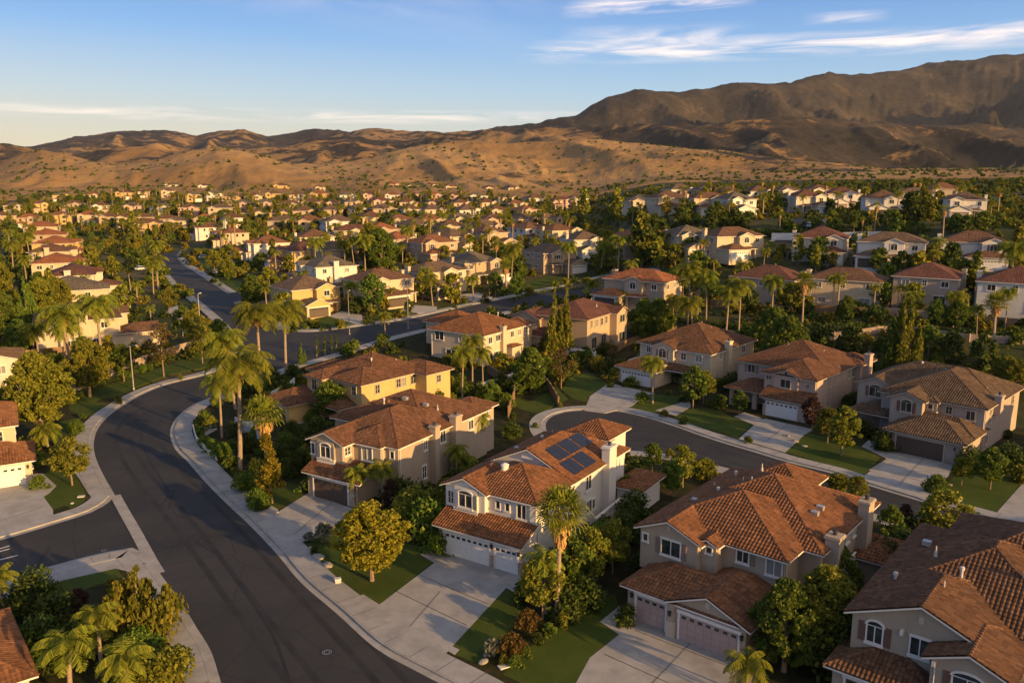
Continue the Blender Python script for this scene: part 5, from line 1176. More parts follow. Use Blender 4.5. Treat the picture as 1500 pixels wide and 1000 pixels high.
def rep(row, px_, py_, az_, wall=None, roof=None, var=None, flip=None, back=False, far=False, story=2):
    wall = wall or hr.choice(['wall_cream', 'wall_white', 'wall_beige', 'wall_tan', 'wall_tan', 'wall_cream', 'wall_pale', 'wall_pink', 'wall_yellow', 'wall_taupe'])
    roof = roof or hr.choice(['far_terracotta', 'far_brown', 'far_brown', 'far_umber', 'far_grey', 'far_maroon', 'far_orange', 'far_umber', 'far_grey', 'far_brown'] if px_ < 700 else ['far_terracotta', 'far_brown', 'far_brown', 'far_umber', 'far_grey', 'far_maroon'])
    var = hr.randrange(6) if var is None else var; flip = hr.random() < .5 if flip is None else flip
    door = hr.choice(['white_door', 'white_door', 'mauve_door', 'brown_door']); P = gp(px_, py_); r = rad(az_); e = Vector((math.cos(r), math.sin(r), 0)); n = Vector((-e.y, e.x, 0))
    far = far or P.y > 335
    if far:
        me, W_, D_ = FARM[var % 4]; O = P - e * (W_ / 2) - n * (D_ if back else -1.5)
        ob = link('house', me); ob.scale = (hr.uniform(.86, 1.14), hr.uniform(.9, 1.1), hr.uniform(.92, 1.06))
        for i, m_ in ((0, wall), (1, roof), (4, door)): ob.material_slots[i].link = 'OBJECT'; ob.material_slots[i].material = MATS[m_]
    else:
        key = (var, flip); W_ = [13, 12, 14, 12.5, 15, 11.5][var]; D_ = [14, 15, 13, 14, 12, 13][var]
        O = P - e * (W_ / 2) - n * (D_ if back else -3.5 if False else -2.5)
        if key not in PROTO: PROTO[key] = ob = template('house', (0, 0), 0, None, None, flip, 'wall_cream', 'far_brown', 'white_trim', 'white_door', var, z=0); bpy.context.view_layer.update()
        else: ob = dup(PROTO[key], (0, 0, 0))
        recolor(ob, wall, roof, door) if ob is not PROTO[key] else None
        if ob is PROTO[key]: ob['_p'] = 1; PEND.append((ob, wall, roof, door))
    c = O + e * (W_ / 2) + n * (D_ / 2)
    ob.location = (O.x, O.y, float(terr(c.x, c.y)) + .05); ob.rotation_euler = (0, 0, r)
    HOUSES.append((ob, c, W_, D_)); ROWS.setdefault(row, []).append((ob, px_, wall, roof)); ob['category'] = 'house'; ob['group'] = 'houses of the ' + row
    return ob
PEND = []
Y_, O_ = 'wall_yellow', 'far_orange'
# north side of the middle street (fronts to the lower right)
for a in ((478, 462, 40, Y_, 'far_umber', 3, False), (590, 449, 44, 'wall_cream', 'far_brown', 2, False), (668, 434, 44, 'wall_cream', 'far_umber', 4, True), (722, 418, 40, 'wall_tan', 'far_grey', 0, True), (832, 402, 30, 'wall_tan', 'far_umber', 1, False)): rep('middle street row', *a[:3], wall=a[3], roof=a[4], var=a[5], flip=a[6])
for a in ((912, 466, -36, 'wall_beige', 'far_orange', 4, True), (1113, 448, 142, 'wall_beige', 'far_maroon', 2, True), (1232, 452, 150, 'wall_cream', 'far_brown', 4, False), (1350, 458, 146, 'wall_taupe', 'far_maroon', 1, True), (1482, 470, 146, 'wall_white', 'far_maroon', 0, False)): rep('bank top row', *a[:3], wall=a[3], roof=a[4], var=a[5], flip=a[6], back=a[2] > 90)
for a in ((873, 376, 20, 'wall_pale', 'far_umber'), (960, 378, 15, 'wall_mauve', 'far_orange'), (1030, 382, 18, 'wall_cream', 'far_grey'), (1098, 384, 20, 'wall_cream', 'far_brown'), (1195, 388, -25, 'wall_pale', 'far_maroon'), (1300, 398, -28, 'wall_white', 'far_umber'), (1425, 396, -25, 'wall_white', 'far_brown')): rep('right middle row', *a[:3], wall=a[3], roof=a[4])
# south of the middle street, left end
# left row beside the street going up
for i, a in enumerate(((212, 498, 118, 'wall_cream', 'far_brown', 1), (180, 452, 116, 'wall_cream', 'far_grey', 0), (168, 428, 114, 'wall_pale', 'far_maroon', 4), (140, 408, 112, 'wall_cream', 'far_orange', 2), (125, 390, 110, 'wall_cream', 'far_brown', 5), (118, 376, 108, Y_, 'far_orange', 1), (100, 362, 106, 'wall_tan', 'far_orange', 3), (88, 348, 104, 'wall_cream', 'far_orange', 0))): rep('left street row', *a[:3], wall=a[3], roof=a[4], var=a[5], flip=i % 2 == 0)
for a in ((430, 425, -58, 'wall_white', 'far_grey'), (400, 398, -60, Y_, 'far_maroon'), (350, 384, -62, 'wall_white', 'far_terracotta'), (316, 362, -62, 'wall_cream', 'far_terracotta'), (285, 352, -62, 'wall_white', 'far_brown')): rep('rising street row', *a[:3], wall=a[3], roof=a[4])
def line(row, pts, az0, az1, walls=None, roofs=None, back=None):
    n = len(pts)
    for i, (a, b) in enumerate(pts):
        rep(row, a, b, az0 + (az1 - az0) * i / max(1, n - 1) + hr.uniform(-9, 9), wall=hr.choice(walls) if walls else None, roof=hr.choice(roofs) if roofs else None, back=False)
line('centre rows', [(505, 395), (548, 388), (600, 378), (655, 384), (690, 372), (735, 366)], 25, 45)
line('second centre row', [(470, 372), (520, 362), (573, 360), (620, 350), (670, 352), (725, 352), (790, 356), (840, 360)], 20, 40)
line('third centre row', [(413, 342), (455, 342), (500, 344), (548, 338), (592, 340), (638, 340), (684, 339), (730, 340), (778, 341), (815, 338)], 15, 30)
line('fourth centre row', [(372, 326), (410, 327), (448, 324), (488, 324), (528, 322), (566, 323), (604, 324), (642, 324), (690, 325), (735, 324), (780, 325)], 10, 25)
line('fifth centre row', [(350, 312), (385, 311), (420, 313), (455, 310), (490, 311), (520, 311), (560, 309), (600, 311), (640, 310), (680, 312), (720, 312), (760, 312)], 5, 25, ['wall_white', 'wall_cream', 'wall_pale', 'wall_tan', 'wall_pink'])
line('upper centre row', [(510, 297), (543, 296), (575, 297), (605, 296), (636, 297), (668, 298), (700, 300), (748, 302), (790, 304), (826, 306)], 10, 20, ['wall_white', 'wall_cream', 'wall_pink', 'wall_white', 'wall_yellow'])
line('hillfoot centre row', [(470, 284), (497, 278), (523, 279), (550, 281), (578, 280), (606, 282), (634, 281), (662, 283), (690, 283), (720, 285), (755, 286)], 10, 20, ['wall_white', 'wall_cream', 'wall_yellow', 'wall_pink'])
line('top left row', [(92, 297), (135, 296), (180, 293), (215, 291), (245, 291), (285, 296), (313, 295), (340, 300), (370, 299), (400, 296), (435, 297), (465, 296)], 20, 5, ['wall_white', 'wall_cream', 'wall_yellow', 'wall_pale'])
line('high left row', [(250, 280), (300, 281), (335, 279), (375, 283), (410, 282)], 15, 5, ['wall_white', 'wall_cream', 'wall_yellow'])
line('far left row', [(5, 330), (40, 334), (85, 329), (128, 329), (158, 332), (185, 333), (212, 332), (245, 335)], 25, 10, ['wall_yellow', 'wall_cream', 'wall_tan'], ['far_orange', 'far_terracotta', 'far_brown'])
line('second left row', [(20, 314), (60, 312), (105, 313), (150, 314), (195, 315), (235, 316), (275, 318), (318, 320)], 25, 10)
line('third left row', [(215, 345), (258, 340), (300, 338), (340, 336), (375, 350), (330, 352)][:4], 10, 20)
line('hillfoot right row', [(848, 304), (945, 311), (992, 314), (1052, 316), (1098, 318)], 12, 18, ['wall_white', 'wall_white', 'wall_cream'], ['far_umber', 'far_brown', 'far_grey'])
line('upper right row', [(1195, 313), (1240, 308), (1298, 318), (1352, 309), (1418, 322)], 5, -20, ['wall_pale', 'wall_white', 'wall_beige'], ['far_umber', 'far_brown', 'far_maroon'])
line('right hillfoot row', [(1005, 297), (1040, 299), (1075, 300), (1120, 300), (1160, 300)], 12, 5, ['wall_white', 'wall_cream', 'wall_yellow'], ['far_umber', 'far_brown'])
line('far right row', [(1205, 298), (1385, 300)], 0, -10)
for t_ in ROWS['left street row']: t_[0].scale = (1.15, 1.15, 1.05)
for ob, w, r_f, d in PEND: recolor(ob, w, r_f, d); del ob['_p']
# beyond the lower edge of the picture: the rest of the street, which shades the foreground
for O, az_, v in (((43, 38), -40, 2), ((57, 22), -40, 0), ((6, 20), 140, 1), ((26, 6), 140, 3), ((72, 52), -42, 4), ((86, 38), -42, 1)):
    ob = dup(PROTO[list(PROTO)[v % len(PROTO)]], (O[0], O[1], .1), rad(az_)); recolor(ob, 'wall_beige', 'far_brown', 'white_door'); ob['category'] = 'house'; ob['group'] = 'houses of the near street'; OFF = ob
    ROWS.setdefault('near street beyond frame', []).append((ob, proj((O[0], O[1], 0))[0] if O[1] > 0 else 0, 'wall_beige', 'far_brown')); HOUSES.append((ob, Vector((*O, 0)), 13, 13))
ORD = ['', 'first', 'second', 'third', 'fourth', 'fifth', 'sixth', 'seventh', 'eighth', 'ninth', 'tenth', 'eleventh', 'twelfth', 'thirteenth', 'fourteenth', 'fifteenth']
for row, L in ROWS.items():
    L.sort(key=lambda t: t[1])
    for i, (ob, _, w, r_f) in enumerate(L):
        SHORT[ob.name] = '%s house from left, %s' % (ORD[i + 1], row); ob['label'] = '%s house with %s roof, %s from left in the %s' % (WN[w], RN[r_f], ORD[i + 1], row)
        ob['group'] = 'houses of the ' + row
# ---------------------------------------------------------------- plants of the foreground (foot pixel, top row)
pp = pplant
pp('street_gold', 545, 852, 742, 'golden-leaved round tree on the lawn left of the white solar house driveway', wide=1.22)
pp('fan_tall', 815, 907, 716, 'fan palm with a brown skirt of dead leaves beside the solar house', rz=.4)
pp('queen_tall', 352, 690, 505, 'tall queen palm nearest the inner kerb of the street bend', rz=1, wide=1.2)
pp('queen_mid', 325, 642, 545, 'shorter queen palm left of the tallest palm at the bend', rz=2)
pp('queen_tall', 384, 575, 440, 'tall queen palm behind the bend, between the two other tall ones', rz=3, wide=1.2)
pp('queen_mid', 419, 548, 436, 'queen palm with orange dead fronds standing left of the golden house', rz=.2)
pp('queen_mid', 345, 600, 480, 'queen palm farthest back in the clump at the street bend', rz=4.2)
pp('fan_mid', 394, 700, 585, 'short fan palm behind the slender golden tree at the bend', rz=1.3)
pp('rust_tree', 399, 738, 640, 'slender golden tree on the small lawn left of the brown garage')
pp('broad_small', 484, 618, 562, 'round yellow-green tree between the golden and the arched window houses', wide=1.25)
pp('queen_small', 523, 745, 683, 'small palm beside the brown garage door, left one of the pair', rz=1); pp('queen_small', 562, 742, 676, 'small palm in front of the beige house, right one of the pair', rz=2.4)
pp('plum', 572, 748, 706, 'reddish small tree beneath the small palms of the beige house')
pp('queen_mid', 700, 668, 602, 'bushy palm between the beige house and the solar house roof', rz=.9)
pp('queen_small', 668, 705, 650, 'low palm clump at the side wall of the beige house'); pp('queen_low', 680, 698, 662, 'lowest palm at the side wall of the beige house')
for i, (x, y, t, k, l) in enumerate(((605, 775, 712, 'shrub_bigolive', 'large olive shrub between the beige and solar houses, leftmost'), (628, 790, 728, 'shrub_big', 'large green shrub left of the solar house garage'), (590, 745, 700, 'shrub_bigdark', 'dark shrub behind the golden tree, by the beige house'), (642, 765, 716, 'shrub_bigolive', 'large shrub touching the left wall of the solar house'), (660, 742, 700, 'shrub_big', 'green shrub far along the left wall of the solar house'), (618, 748, 705, 'shrub_bigdark', 'dark shrub against the right wall of the beige house'))): pp(k, x, y, t, l, wide=.9)
pp('queen_small', 800, 900, 806, 'yellow feathery palm at the right corner of the solar house garage', rz=2); pp('olive_small', 795, 908, 822, 'small yellow-green tree just left of the fan palm trunk')
for x, y, t, k, l in ((838, 880, 790, 'broad_small', 'dense green tree right of the fan palm'), (868, 862, 778, 'olive_small', 'olive green tree beside the solar house balustrade, nearest'), (897, 842, 766, 'olive_small', 'olive green tree near the beige house left corner'), (850, 832, 770, 'shrub_bigdark', 'dark shrub under the solar house side window'), (885, 815, 765, 'shrub_big', 'green shrub below the white balustrade'), (912, 800, 752, 'shrub_bigdark', 'dark shrub between the two driveways houses, far end'), (835, 905, 862, 'shrub_dark', 'dark shrub at the foot of the fan palm, right side'), (858, 893, 846, 'shrub_bigdark', 'dark rounded shrub along the hedge strip right of the fan palm')): pp(k, x, y, t, l)
for x, y, t, k, l in ((772, 925, 892, 'shrub_rust', 'rust-leaved shrub in the flower bed, upper of two'), (748, 962, 926, 'shrub_rust', 'rust-leaved shrub in the flower bed, lower of two'), (721, 962, 940, 'shrub_grey', 'grey-green shrub near the pale stones by the sidewalk'), (770, 962, 948, 'shrub_green', 'small round shrub right of the rust shrub'), (738, 975, 962, 'shrub_olive', 'small yellow-green shrub at the bed corner by the sidewalk'), (788, 945, 930, 'shrub_dark', 'small dark shrub halfway along the bed'), (806, 930, 914, 'shrub_green', 'small green shrub left of the palm foot'), (763, 884, 860, 'shrub_dark', 'dark shrub beside the solar house driveway top'), (755, 978, 962, 'shrub_green', 'small green shrub at the lower bed end'), (825, 918, 900, 'shrub_olive', 'small olive shrub under the fan palm')): pp(k, x, y, t, l)
pp('shrub_green', 641, 812, 783, 'clipped green shrub left of the solar house garage doors'); pp('shrub_dark', 917, 914, 888, 'boxy dark shrub left of the mauve garage doors'); pp('shrub_dark', 520, 765, 748, 'low dark plant right of the brown garage door')
pp('broad_big', 1205, 965, 838, 'big leafy tree with lit yellow clump right of the mauve garage', wide=1.05); pp('broad_dark', 1220, 900, 806, 'big dark green tree behind the yellow-lit one', wide=.95); pp('broad_dark', 1148, 985, 858, 'dark green tree at the right corner of the mauve garage', wide=.95)
pp('areca', 1092, 1020, 955, 'small feathery palm in front of the mauve garage, bottom edge', rz=.4)
pp('olive_small', 1380, 800, 724, 'young tree between the corner house and the far street', wide=1.3); pp('plum', 1322, 782, 742, 'dark maroon shrub tree right of the rear chimney'); pp('shrub_bigdark', 1345, 800, 755, 'dark shrub behind the corner house roof')
for x, y, t, k in ((1000, 715, 655, 'olive_small'), (955, 692, 652, 'broad_small'), (985, 728, 678, 'broad_small'), (1030, 700, 668, 'shrub_bigolive'), (935, 705, 668, 'shrub_bigdark'), (1225, 722, 690, 'shrub_bigolive'), (1255, 740, 700, 'olive_small'), (1320, 830, 775, 'shrub_bigdark'), (1290, 850, 790, 'shrub_bigdark'), (1300, 800, 745, 'broad_small'), (930, 770, 720, 'shrub_bigdark'), (918, 745, 700, 'broad_small'), (1405, 822, 790, 'shrub_bigolive'), (1240, 990, 900, 'shrub_bigdark')): pp(k, x, y, t)
# left of the main street
pp('broad_big', 62, 640, 522, 'large sunlit tree above the red tile house at the left', wide=1.0); pp('olive_small', 106, 712, 645, 'small tree on the lawn of the side street corner', wide=1.2); pp('queen_low', 70, 655, 618, 'low palm under the large sunlit tree')
pp('shrub_green', 58, 717, 698, 'clipped round shrub beside the sunlit garage door'); pp('thin_tree', 240, 552, 478, 'sparse street tree between lamp post and curve'); pp('olive_small', 297, 533, 478, 'young tree on the verge near the palms'); pp('broad_big', 132, 582, 500, 'tall leafy tree on the verge left of the lamp post'); pp('broad_small', 182, 560, 508, 'dark small tree behind the lamp post')
for x, y, t in ((110, 565, 440), (150, 540, 428), (95, 545, 470), (60, 545, 470)): pp('queen_mid', x, y, t)
for x, y, t, k in ((20, 470, 392, 'cypress_tall'), (42, 480, 405, 'juniper'), (62, 470, 410, 'broad_big'), (85, 465, 408, 'broad_big'), (5, 500, 430, 'broad_dark'), (30, 520, 470, 'broad_dark'), (110, 500, 455, 'broad_dark'), (60, 440, 400, 'broad_dark'), (0, 440, 385, 'broad_big'), (40, 418, 372, 'queen_mid'), (20, 400, 350, 'queen_mid'), (45, 385, 338, 'queen_mid'), (14, 372, 335, 'far_queen'), (225, 430, 380, 'queen_mid'), (232, 425, 372, 'queen_small'), (268, 492, 450, 'broad_small'), (285, 500, 455, 'olive_small'), (320, 515, 470, 'broad_small'), (125, 545, 495, 'broad_dark'), (85, 575, 520, 'broad_dark'), (230, 398, 350, 'queen_mid'), (250, 460, 425, 'olive_small')): pp(k, x, y, t)
# bottom left garden
pp('bushy', 205, 935, 836, 'large round bushy conifer at the bottom left street corner', wide=1.15); pp('queen_small', 150, 985, 885, 'small palm left of the round conifer', rz=.2)
pp('queen_small', 105, 1040, 925, 'feathery yellow palm in the bottom left garden, left of two', rz=.3, wide=1.15); pp('queen_small', 190, 1055, 945, 'feathery yellow palm in the bottom left garden, right of two', rz=1.8, wide=1.1); pp('queen_small', 6, 905, 832, 'palm cut by the left edge in the garden', rz=1)
for x, y, t, k in ((55, 880, 832, 'shrub_bigdark'), (38, 905, 850, 'shrub_bigdark'), (80, 925, 870, 'shrub_bigdark'), (118, 910, 866, 'plum'), (130, 945, 895, 'shrub_bigdark'), (60, 960, 905, 'shrub_bigdark'), (205, 975, 920, 'shrub_big'), (245, 1005, 945, 'shrub_bigolive'), (225, 1030, 970, 'shrub_bigolive'), (98, 975, 930, 'shrub_bigdark'), (170, 945, 895, 'shrub_bigdark'), (190, 1010, 960, 'shrub_bigolive')): pp(k, x, y, t)
# bend bed
for x, y, t, k in ((300, 620, 602, 'shrub_green'), (310, 630, 612, 'shrub_olive'), (325, 672, 648, 'shrub_big'), (340, 690, 670, 'shrub_green'), (312, 662, 644, 'shrub_green'), (360, 720, 690, 'shrub_big'), (378, 745, 715, 'shrub_big'), (366, 665, 640, 'shrub_dark'), (345, 640, 618, 'shrub_bigdark'), (376, 700, 672, 'shrub_bigdark'), (412, 680, 650, 'shrub_bigdark'), (430, 668, 640, 'shrub_bigdark'), (445, 655, 625, 'shrub_bigdark'), (420, 700, 672, 'shrub_bigdark'), (440, 690, 660, 'shrub_bigdark'), (468, 640, 610, 'shrub_bigdark'), (430, 555, 535, 'shrub_dark'), (340, 660, 645, 'shrub_green'), (382, 770 - 20, 735, 'shrub_dark'), (395, 560, 535, 'shrub_bigdark'), (300, 655, 640, 'shrub_green'), (450, 720, 700, 'shrub_green'), (453, 795, 782, 'shrub_grey'), (462, 812, 800, 'shrub_dark'), (477, 795, 770, 'shrub_grey')): pp(k, x, y, t)
for x in (464, 476, 486, 493): pp('cypress_thin', x, 522 - (x - 464) * .1, 492, 'slim dark cypress, %s of four in the row before the middle street' % ('leftmost', 'second', 'third', 'rightmost')[(464, 476, 486, 493).index(x)])
pp('juniper', 443, 535, 503, 'dark conifer left of the four slim cypresses')
# between the middle houses
for x, y, t, k in ((677, 591, 505, 'queen_tall'), (692, 575, 488, 'queen_tall'), (708, 578, 507, 'queen_tall'), (565, 500, 455, 'queen_mid'), (617, 560, 530, 'broad_small'), (640, 600, 570, 'broad_small'), (655, 585, 550, 'olive_small'), (600, 575, 548, 'shrub_bigolive'), (630, 585, 560, 'shrub_bigolive'), (720, 598, 560, 'broad_small'), (740, 600, 575, 'shrub_big'), (778, 575, 512, 'broad_dark'), (822, 570, 512, 'thin_tree'), (810, 520, 420, 'cypress_tall'), (828, 518, 415, 'cypress_tall'), (864, 505, 455, 'juniper'), (895, 530, 500, 'thin_tree'), (885, 520, 500, 'shrub_bigdark'), (942, 500, 442, 'broad_dark'), (965, 498, 440, 'broad_dark'), (985, 495, 430, 'queen_tall'), (1005, 515, 430, 'queen_mid'), (858, 440, 405, 'queen_mid'), (800, 515, 490, 'shrub_bigdark'), (860, 530, 512, 'shrub_big'), (875, 545, 520, 'shrub_bigolive'), (735, 570, 545, 'shrub_bigdark'), (760, 560, 545, 'shrub_green'), (956, 592, 520, 'queen_mid'), (1015, 600, 540, 'broad_small'), (1030, 592, 545, 'olive_small'), (1072, 575, 545, 'shrub_bigdark'), (990, 560, 535, 'shrub_bigdark'), (940, 590, 575, 'shrub_green'), (895, 568, 558, 'shrub_dark'), (1082, 610, 575, 'broad_small'), (1055, 600, 580, 'shrub_dark'), (1190, 632, 585, 'plum'), (1232, 668, 598, 'street_green'), (1212, 650, 600, 'olive_small'), (1295, 660, 630, 'shrub_bigdark'), (1265, 640, 615, 'shrub_bigdark'), (1408, 712, 672, 'olive_small'), (1450, 718, 660, 'broad_small'), (1478, 690, 650, 'shrub_bigdark'), (1420, 690, 655, 'shrub_bigdark'), (1282, 612, 585, 'shrub_bigdark'), (1250, 600, 575, 'shrub_bigdark'), (1060, 620, 606, 'thin_tree'), (1470, 575, 523, 'broad_big'), (1485, 585, 530, 'broad_big')): pp(k, x, y, t)
# the dark bank and the row above it
for x, y, t, k in ((1148, 560, 468, 'broad_dark'), (1130, 540, 455, 'broad_dark'), (1318, 540, 430, 'cypress_tall'), (1328, 548, 432, 'cypress_tall'), (1308, 545, 448, 'juniper'), (1245, 520, 478, 'far_dark'), (1090, 520, 480, 'far_round'), (1200, 530, 485, 'far_dark'), (1390, 530, 490, 'far_dark'), (1440, 540, 495, 'far_dark'), (1360, 520, 480, 'far_round'), (1430, 495, 445, 'queen_tall'), (1396, 480, 425, 'queen_mid'), (1472, 480, 420, 'queen_tall'), (1455, 500, 430, 'fan_mid'), (1335, 475, 425, 'queen_mid'), (1082, 490, 405, 'queen_tall'), (1063, 495, 415, 'queen_mid'), (1034, 480, 395, 'queen_tall'), (1014, 478, 380, 'queen_tall'), (1175, 475, 400, 'fan_tall'), (1130, 470, 400, 'queen_mid'), (1022, 460, 390, 'queen_mid'), (1238, 470, 435, 'broad_dark'), (1372, 480, 440, 'broad_dark'), (1400, 482, 442, 'broad_dark'), (1280, 472, 445, 'shrub_bigdark'), (1478, 440, 350, 'queen_mid'), (1320, 415, 372, 'far_dark'), (1345, 415, 370, 'far_gold'), (1400, 420, 385, 'queen_small'), (1206, 378, 345, 'fan_tall'), (1118, 396, 362, 'queen_mid'), (1142, 345, 310, 'far_fan'), (1208, 345, 315, 'far_fan'), (1262, 350, 318, 'far_fan'), (1250, 350, 325, 'far_queen'), (1270, 358, 330, 'far_queen'), (1360, 330, 290, 'far_tall'), (1335, 330, 285, 'far_dark'), (1350, 328, 276, 'far_tall'), (902, 330, 278, 'far_tall'), (855, 320, 276, 'far_tall'), (1280, 345, 295, 'far_fan'), (1380, 360, 300, 'far_fan'), (940, 390, 315, 'far_tall'), (950, 385, 320, 'far_dark')): pp(k, x, y, t)
# tall palms of the centre
for x, y, t, k in ((748, 424, 352, 'queen_tall'), (742, 428, 380, 'fan_mid'), (832, 412, 352, 'queen_tall'), (885, 395, 333, 'queen_tall'), (905, 400, 342, 'queen_mid'), (880, 400, 350, 'queen_mid'), (833, 358, 315, 'far_queen'), (806, 392, 345, 'far_queen'), (595, 380, 330, 'far_queen'), (462, 400, 345, 'queen_mid'), (520, 400, 345, 'queen_tall'), (505, 398, 350, 'queen_mid'), (548, 395, 330, 'broad_big'), (535, 400, 340, 'queen_mid'), (560, 398, 338, 'broad_dark'), (566, 345, 315, 'far_dark'), (515, 455, 410, 'queen_mid'), (545, 462, 405, 'broad_small'), (634, 448, 400, 'queen_mid'), (726, 435, 400, 'broad_small'), (757, 440, 405, 'broad_small'), (775, 432, 420, 'shrub_bigolive'), (660, 480, 455, 'broad_small'), (335, 410, 380, 'olive_small'), (315, 402, 368, 'olive_small'), (370, 452, 405, 'broad_dark'), (395, 440, 395, 'olive_small'), (430, 470, 455, 'shrub_big'), (344, 350, 320, 'far_queen'), (195, 355, 312, 'far_tall'), (300, 350, 318, 'far_round'), (910, 460, 425, 'queen_small'), (868, 445, 408, 'queen_small'), (600, 462, 440, 'broad_small'), (694, 440, 402, 'queen_small'), (655, 366, 330, 'far_queen'), (650, 345, 310, 'far_queen')): pp(k, x, y, t)
# ---------------------------------------------------------------- green around every repeated house
def inside(poly, x, y):
    c = False; j = len(poly) - 1
    for i in range(len(poly)):
        a, b = poly[i], poly[j]
        if (a[1] > y) != (b[1] > y) and x < (b[0] - a[0]) * (y - a[1]) / (b[1] - a[1]) + a[0]: c = not c
        j = i
    return c
RD = [(p[0], p[1]) for p in rd]; tr = random.Random(23)
def clear(p, m=1.5):
    if inside(RD, p.x, p.y): return False
    for ob, c, W_, D_ in HOUSES:
        d = p - c.xy
        if d.length < max(W_, D_) * .5 + m: return False
    return True
STUFF = []
def scatter(k, p, s):
    if p[1] > 262: STUFF.append((k, p[0], p[1], float(terr(p[0], p[1])), s, tr.random() * 6.28))
    else: plant(k, p, h=PLANTS[k][2] * s, far=p[1] > 235)
def pick(u): return 'far_queen' if u < .25 else 'far_queen_low' if u < .33 else 'far_fan' if u < .39 else 'far_round' if u < .50 else 'far_olive' if u < .68 else 'far_gold' if u < .87 else 'far_dark' if u < .94 else 'far_tall'
for ob, c, W_, D_ in list(HOUSES):
    if c.y < 60: continue
    n = tr.choice((11, 12, 13)) if c.y > 300 else tr.choice((7, 8)) if c.y > 235 else 7
    for _ in range(n):
        for _t in range(8):
            a = tr.random() * 6.28; d = tr.uniform(.62, 1.1) * max(W_, D_); p = Vector((c.x + math.cos(a) * d, c.y + math.sin(a) * d))
            if clear(p, .3): break
        else: continue
        scatter(pick(tr.random()), p, tr.uniform(.6, 1.1))
# low garden greenery too dense to count, all over the middle distance
def near_house(x, y, m=.6):
    for M_, bs in FPI:
        if abs(M_[0] - x) + abs(M_[1] - y) > 60: continue
        dx, dy = x - M_[0], y - M_[1]; lx, ly = dx * M_[2] + dy * M_[3], -dx * M_[3] + dy * M_[2]
        for x0, x1, y0, y1 in bs:
            if x0 - m < lx < x1 + m and y0 - m < ly < y1 + m: return True
    return False
FPI = [((r_.location.x, r_.location.y, math.cos(r_.rotation_euler.z), math.sin(r_.rotation_euler.z)), bs) for r_, bs in FOOT if r_.location.length > 1]
FPI += [((ob.location.x, ob.location.y, math.cos(ob.rotation_euler.z), math.sin(ob.rotation_euler.z)), [(-.5, W_ + .5, -6, D_)]) for ob, c, W_, D_ in HOUSES]
GREEN = []
for y in np.arange(126, 620, 1.0):
    for _ in range(int(28 if y < 265 else 16)):
        x = tr.uniform(-.64, .64) * y; yy = y + tr.random()
        if float(vnoise(np.array([x / 9.]), np.array([yy / 9.]), 5)[0]) < .36: continue
        if any(inside(K_, x, yy) for K_ in KEEP if min(q[1] for q in K_) < yy < max(q[1] for q in K_)) or near_house(x, yy): continue
        k = tr.choice(('far_bush_green', 'far_bush_olive', 'far_bush_dark', 'far_bush_dark', 'far_bush_gold', 'far_bush_green')); GREEN.append((k, x, yy, float(terr(x, yy)) - .1, tr.uniform(.4, 1.15) * ((.5 if x > 18 and 141 < .68 * x + .73 * yy < 161 else 1) if yy < 262 else 1.35), tr.random() * 6.28))
# shrubs in the beds of the near lots
NB = 0
for _ in range(2600):
    x, y = tr.uniform(-70, 75), tr.uniform(48, 150)
    if NB > 230: break
    pxx, pyy = proj((x, y, .1))
    if not (-20 < pxx < 1520 and 480 < pyy < 1020): continue
    s_ = .68 * x + .73 * y
    if any(inside(K_, x, y) for K_ in KEEP) or near_house(x, y, .5): continue
    ps = [(o.location.x - x) ** 2 + (o.location.y - y) ** 2 for o, k in PLACED]
    if min(ps) < 1.7: continue
    side = np.min((LRV[:, 0] - x) ** 2 + (LRV[:, 1] - y) ** 2)
    if side < 11: continue
    k = tr.choice(('shrub_green', 'shrub_olive', 'shrub_dark', 'shrub_dark', 'shrub_bigdark', 'shrub_big', 'shrub_bigolive', 'shrub_green')); plant(k, (x, y), h=PLANTS[k][2] * tr.uniform(.6, 1.)); NB += 1
# tree belts: above the bank, below the hills, between the rows of the left valley
for x0, x1, y0, y1, n, ks in ((840, 1500, 278, 292, 60, ('far_dark', 'far_round', 'far_olive')), (130, 840, 276, 284, 60, ('far_dark', 'far_round', 'far_queen')), (0, 260, 285, 305, 50, ('far_dark', 'far_olive', 'far_round')), (960, 1500, 326, 350, 30, ('far_dark', 'far_round')), (0, 110, 345, 420, 14, ('far_dark', 'far_olive', 'far_round')), (120, 480, 318, 352, 130, ('far_olive', 'far_round', 'far_gold', 'far_queen')), (0, 850, 286, 322, 330, ('far_olive', 'far_round', 'far_gold', 'far_queen', 'far_dark')), (480, 860, 322, 350, 80, ('far_olive', 'far_round', 'far_gold', 'far_queen')), (170, 260, 350, 372, 12, ('far_olive', 'far_round', 'far_gold', 'far_queen'))):
    for _ in range(n):
        P = gp(tr.uniform(x0, x1), tr.uniform(y0, y1)); k = tr.choice(ks)
        if clear(P.xy, -1.5 if P.y > 300 else .3): scatter(k, P, tr.uniform(.5, .95))
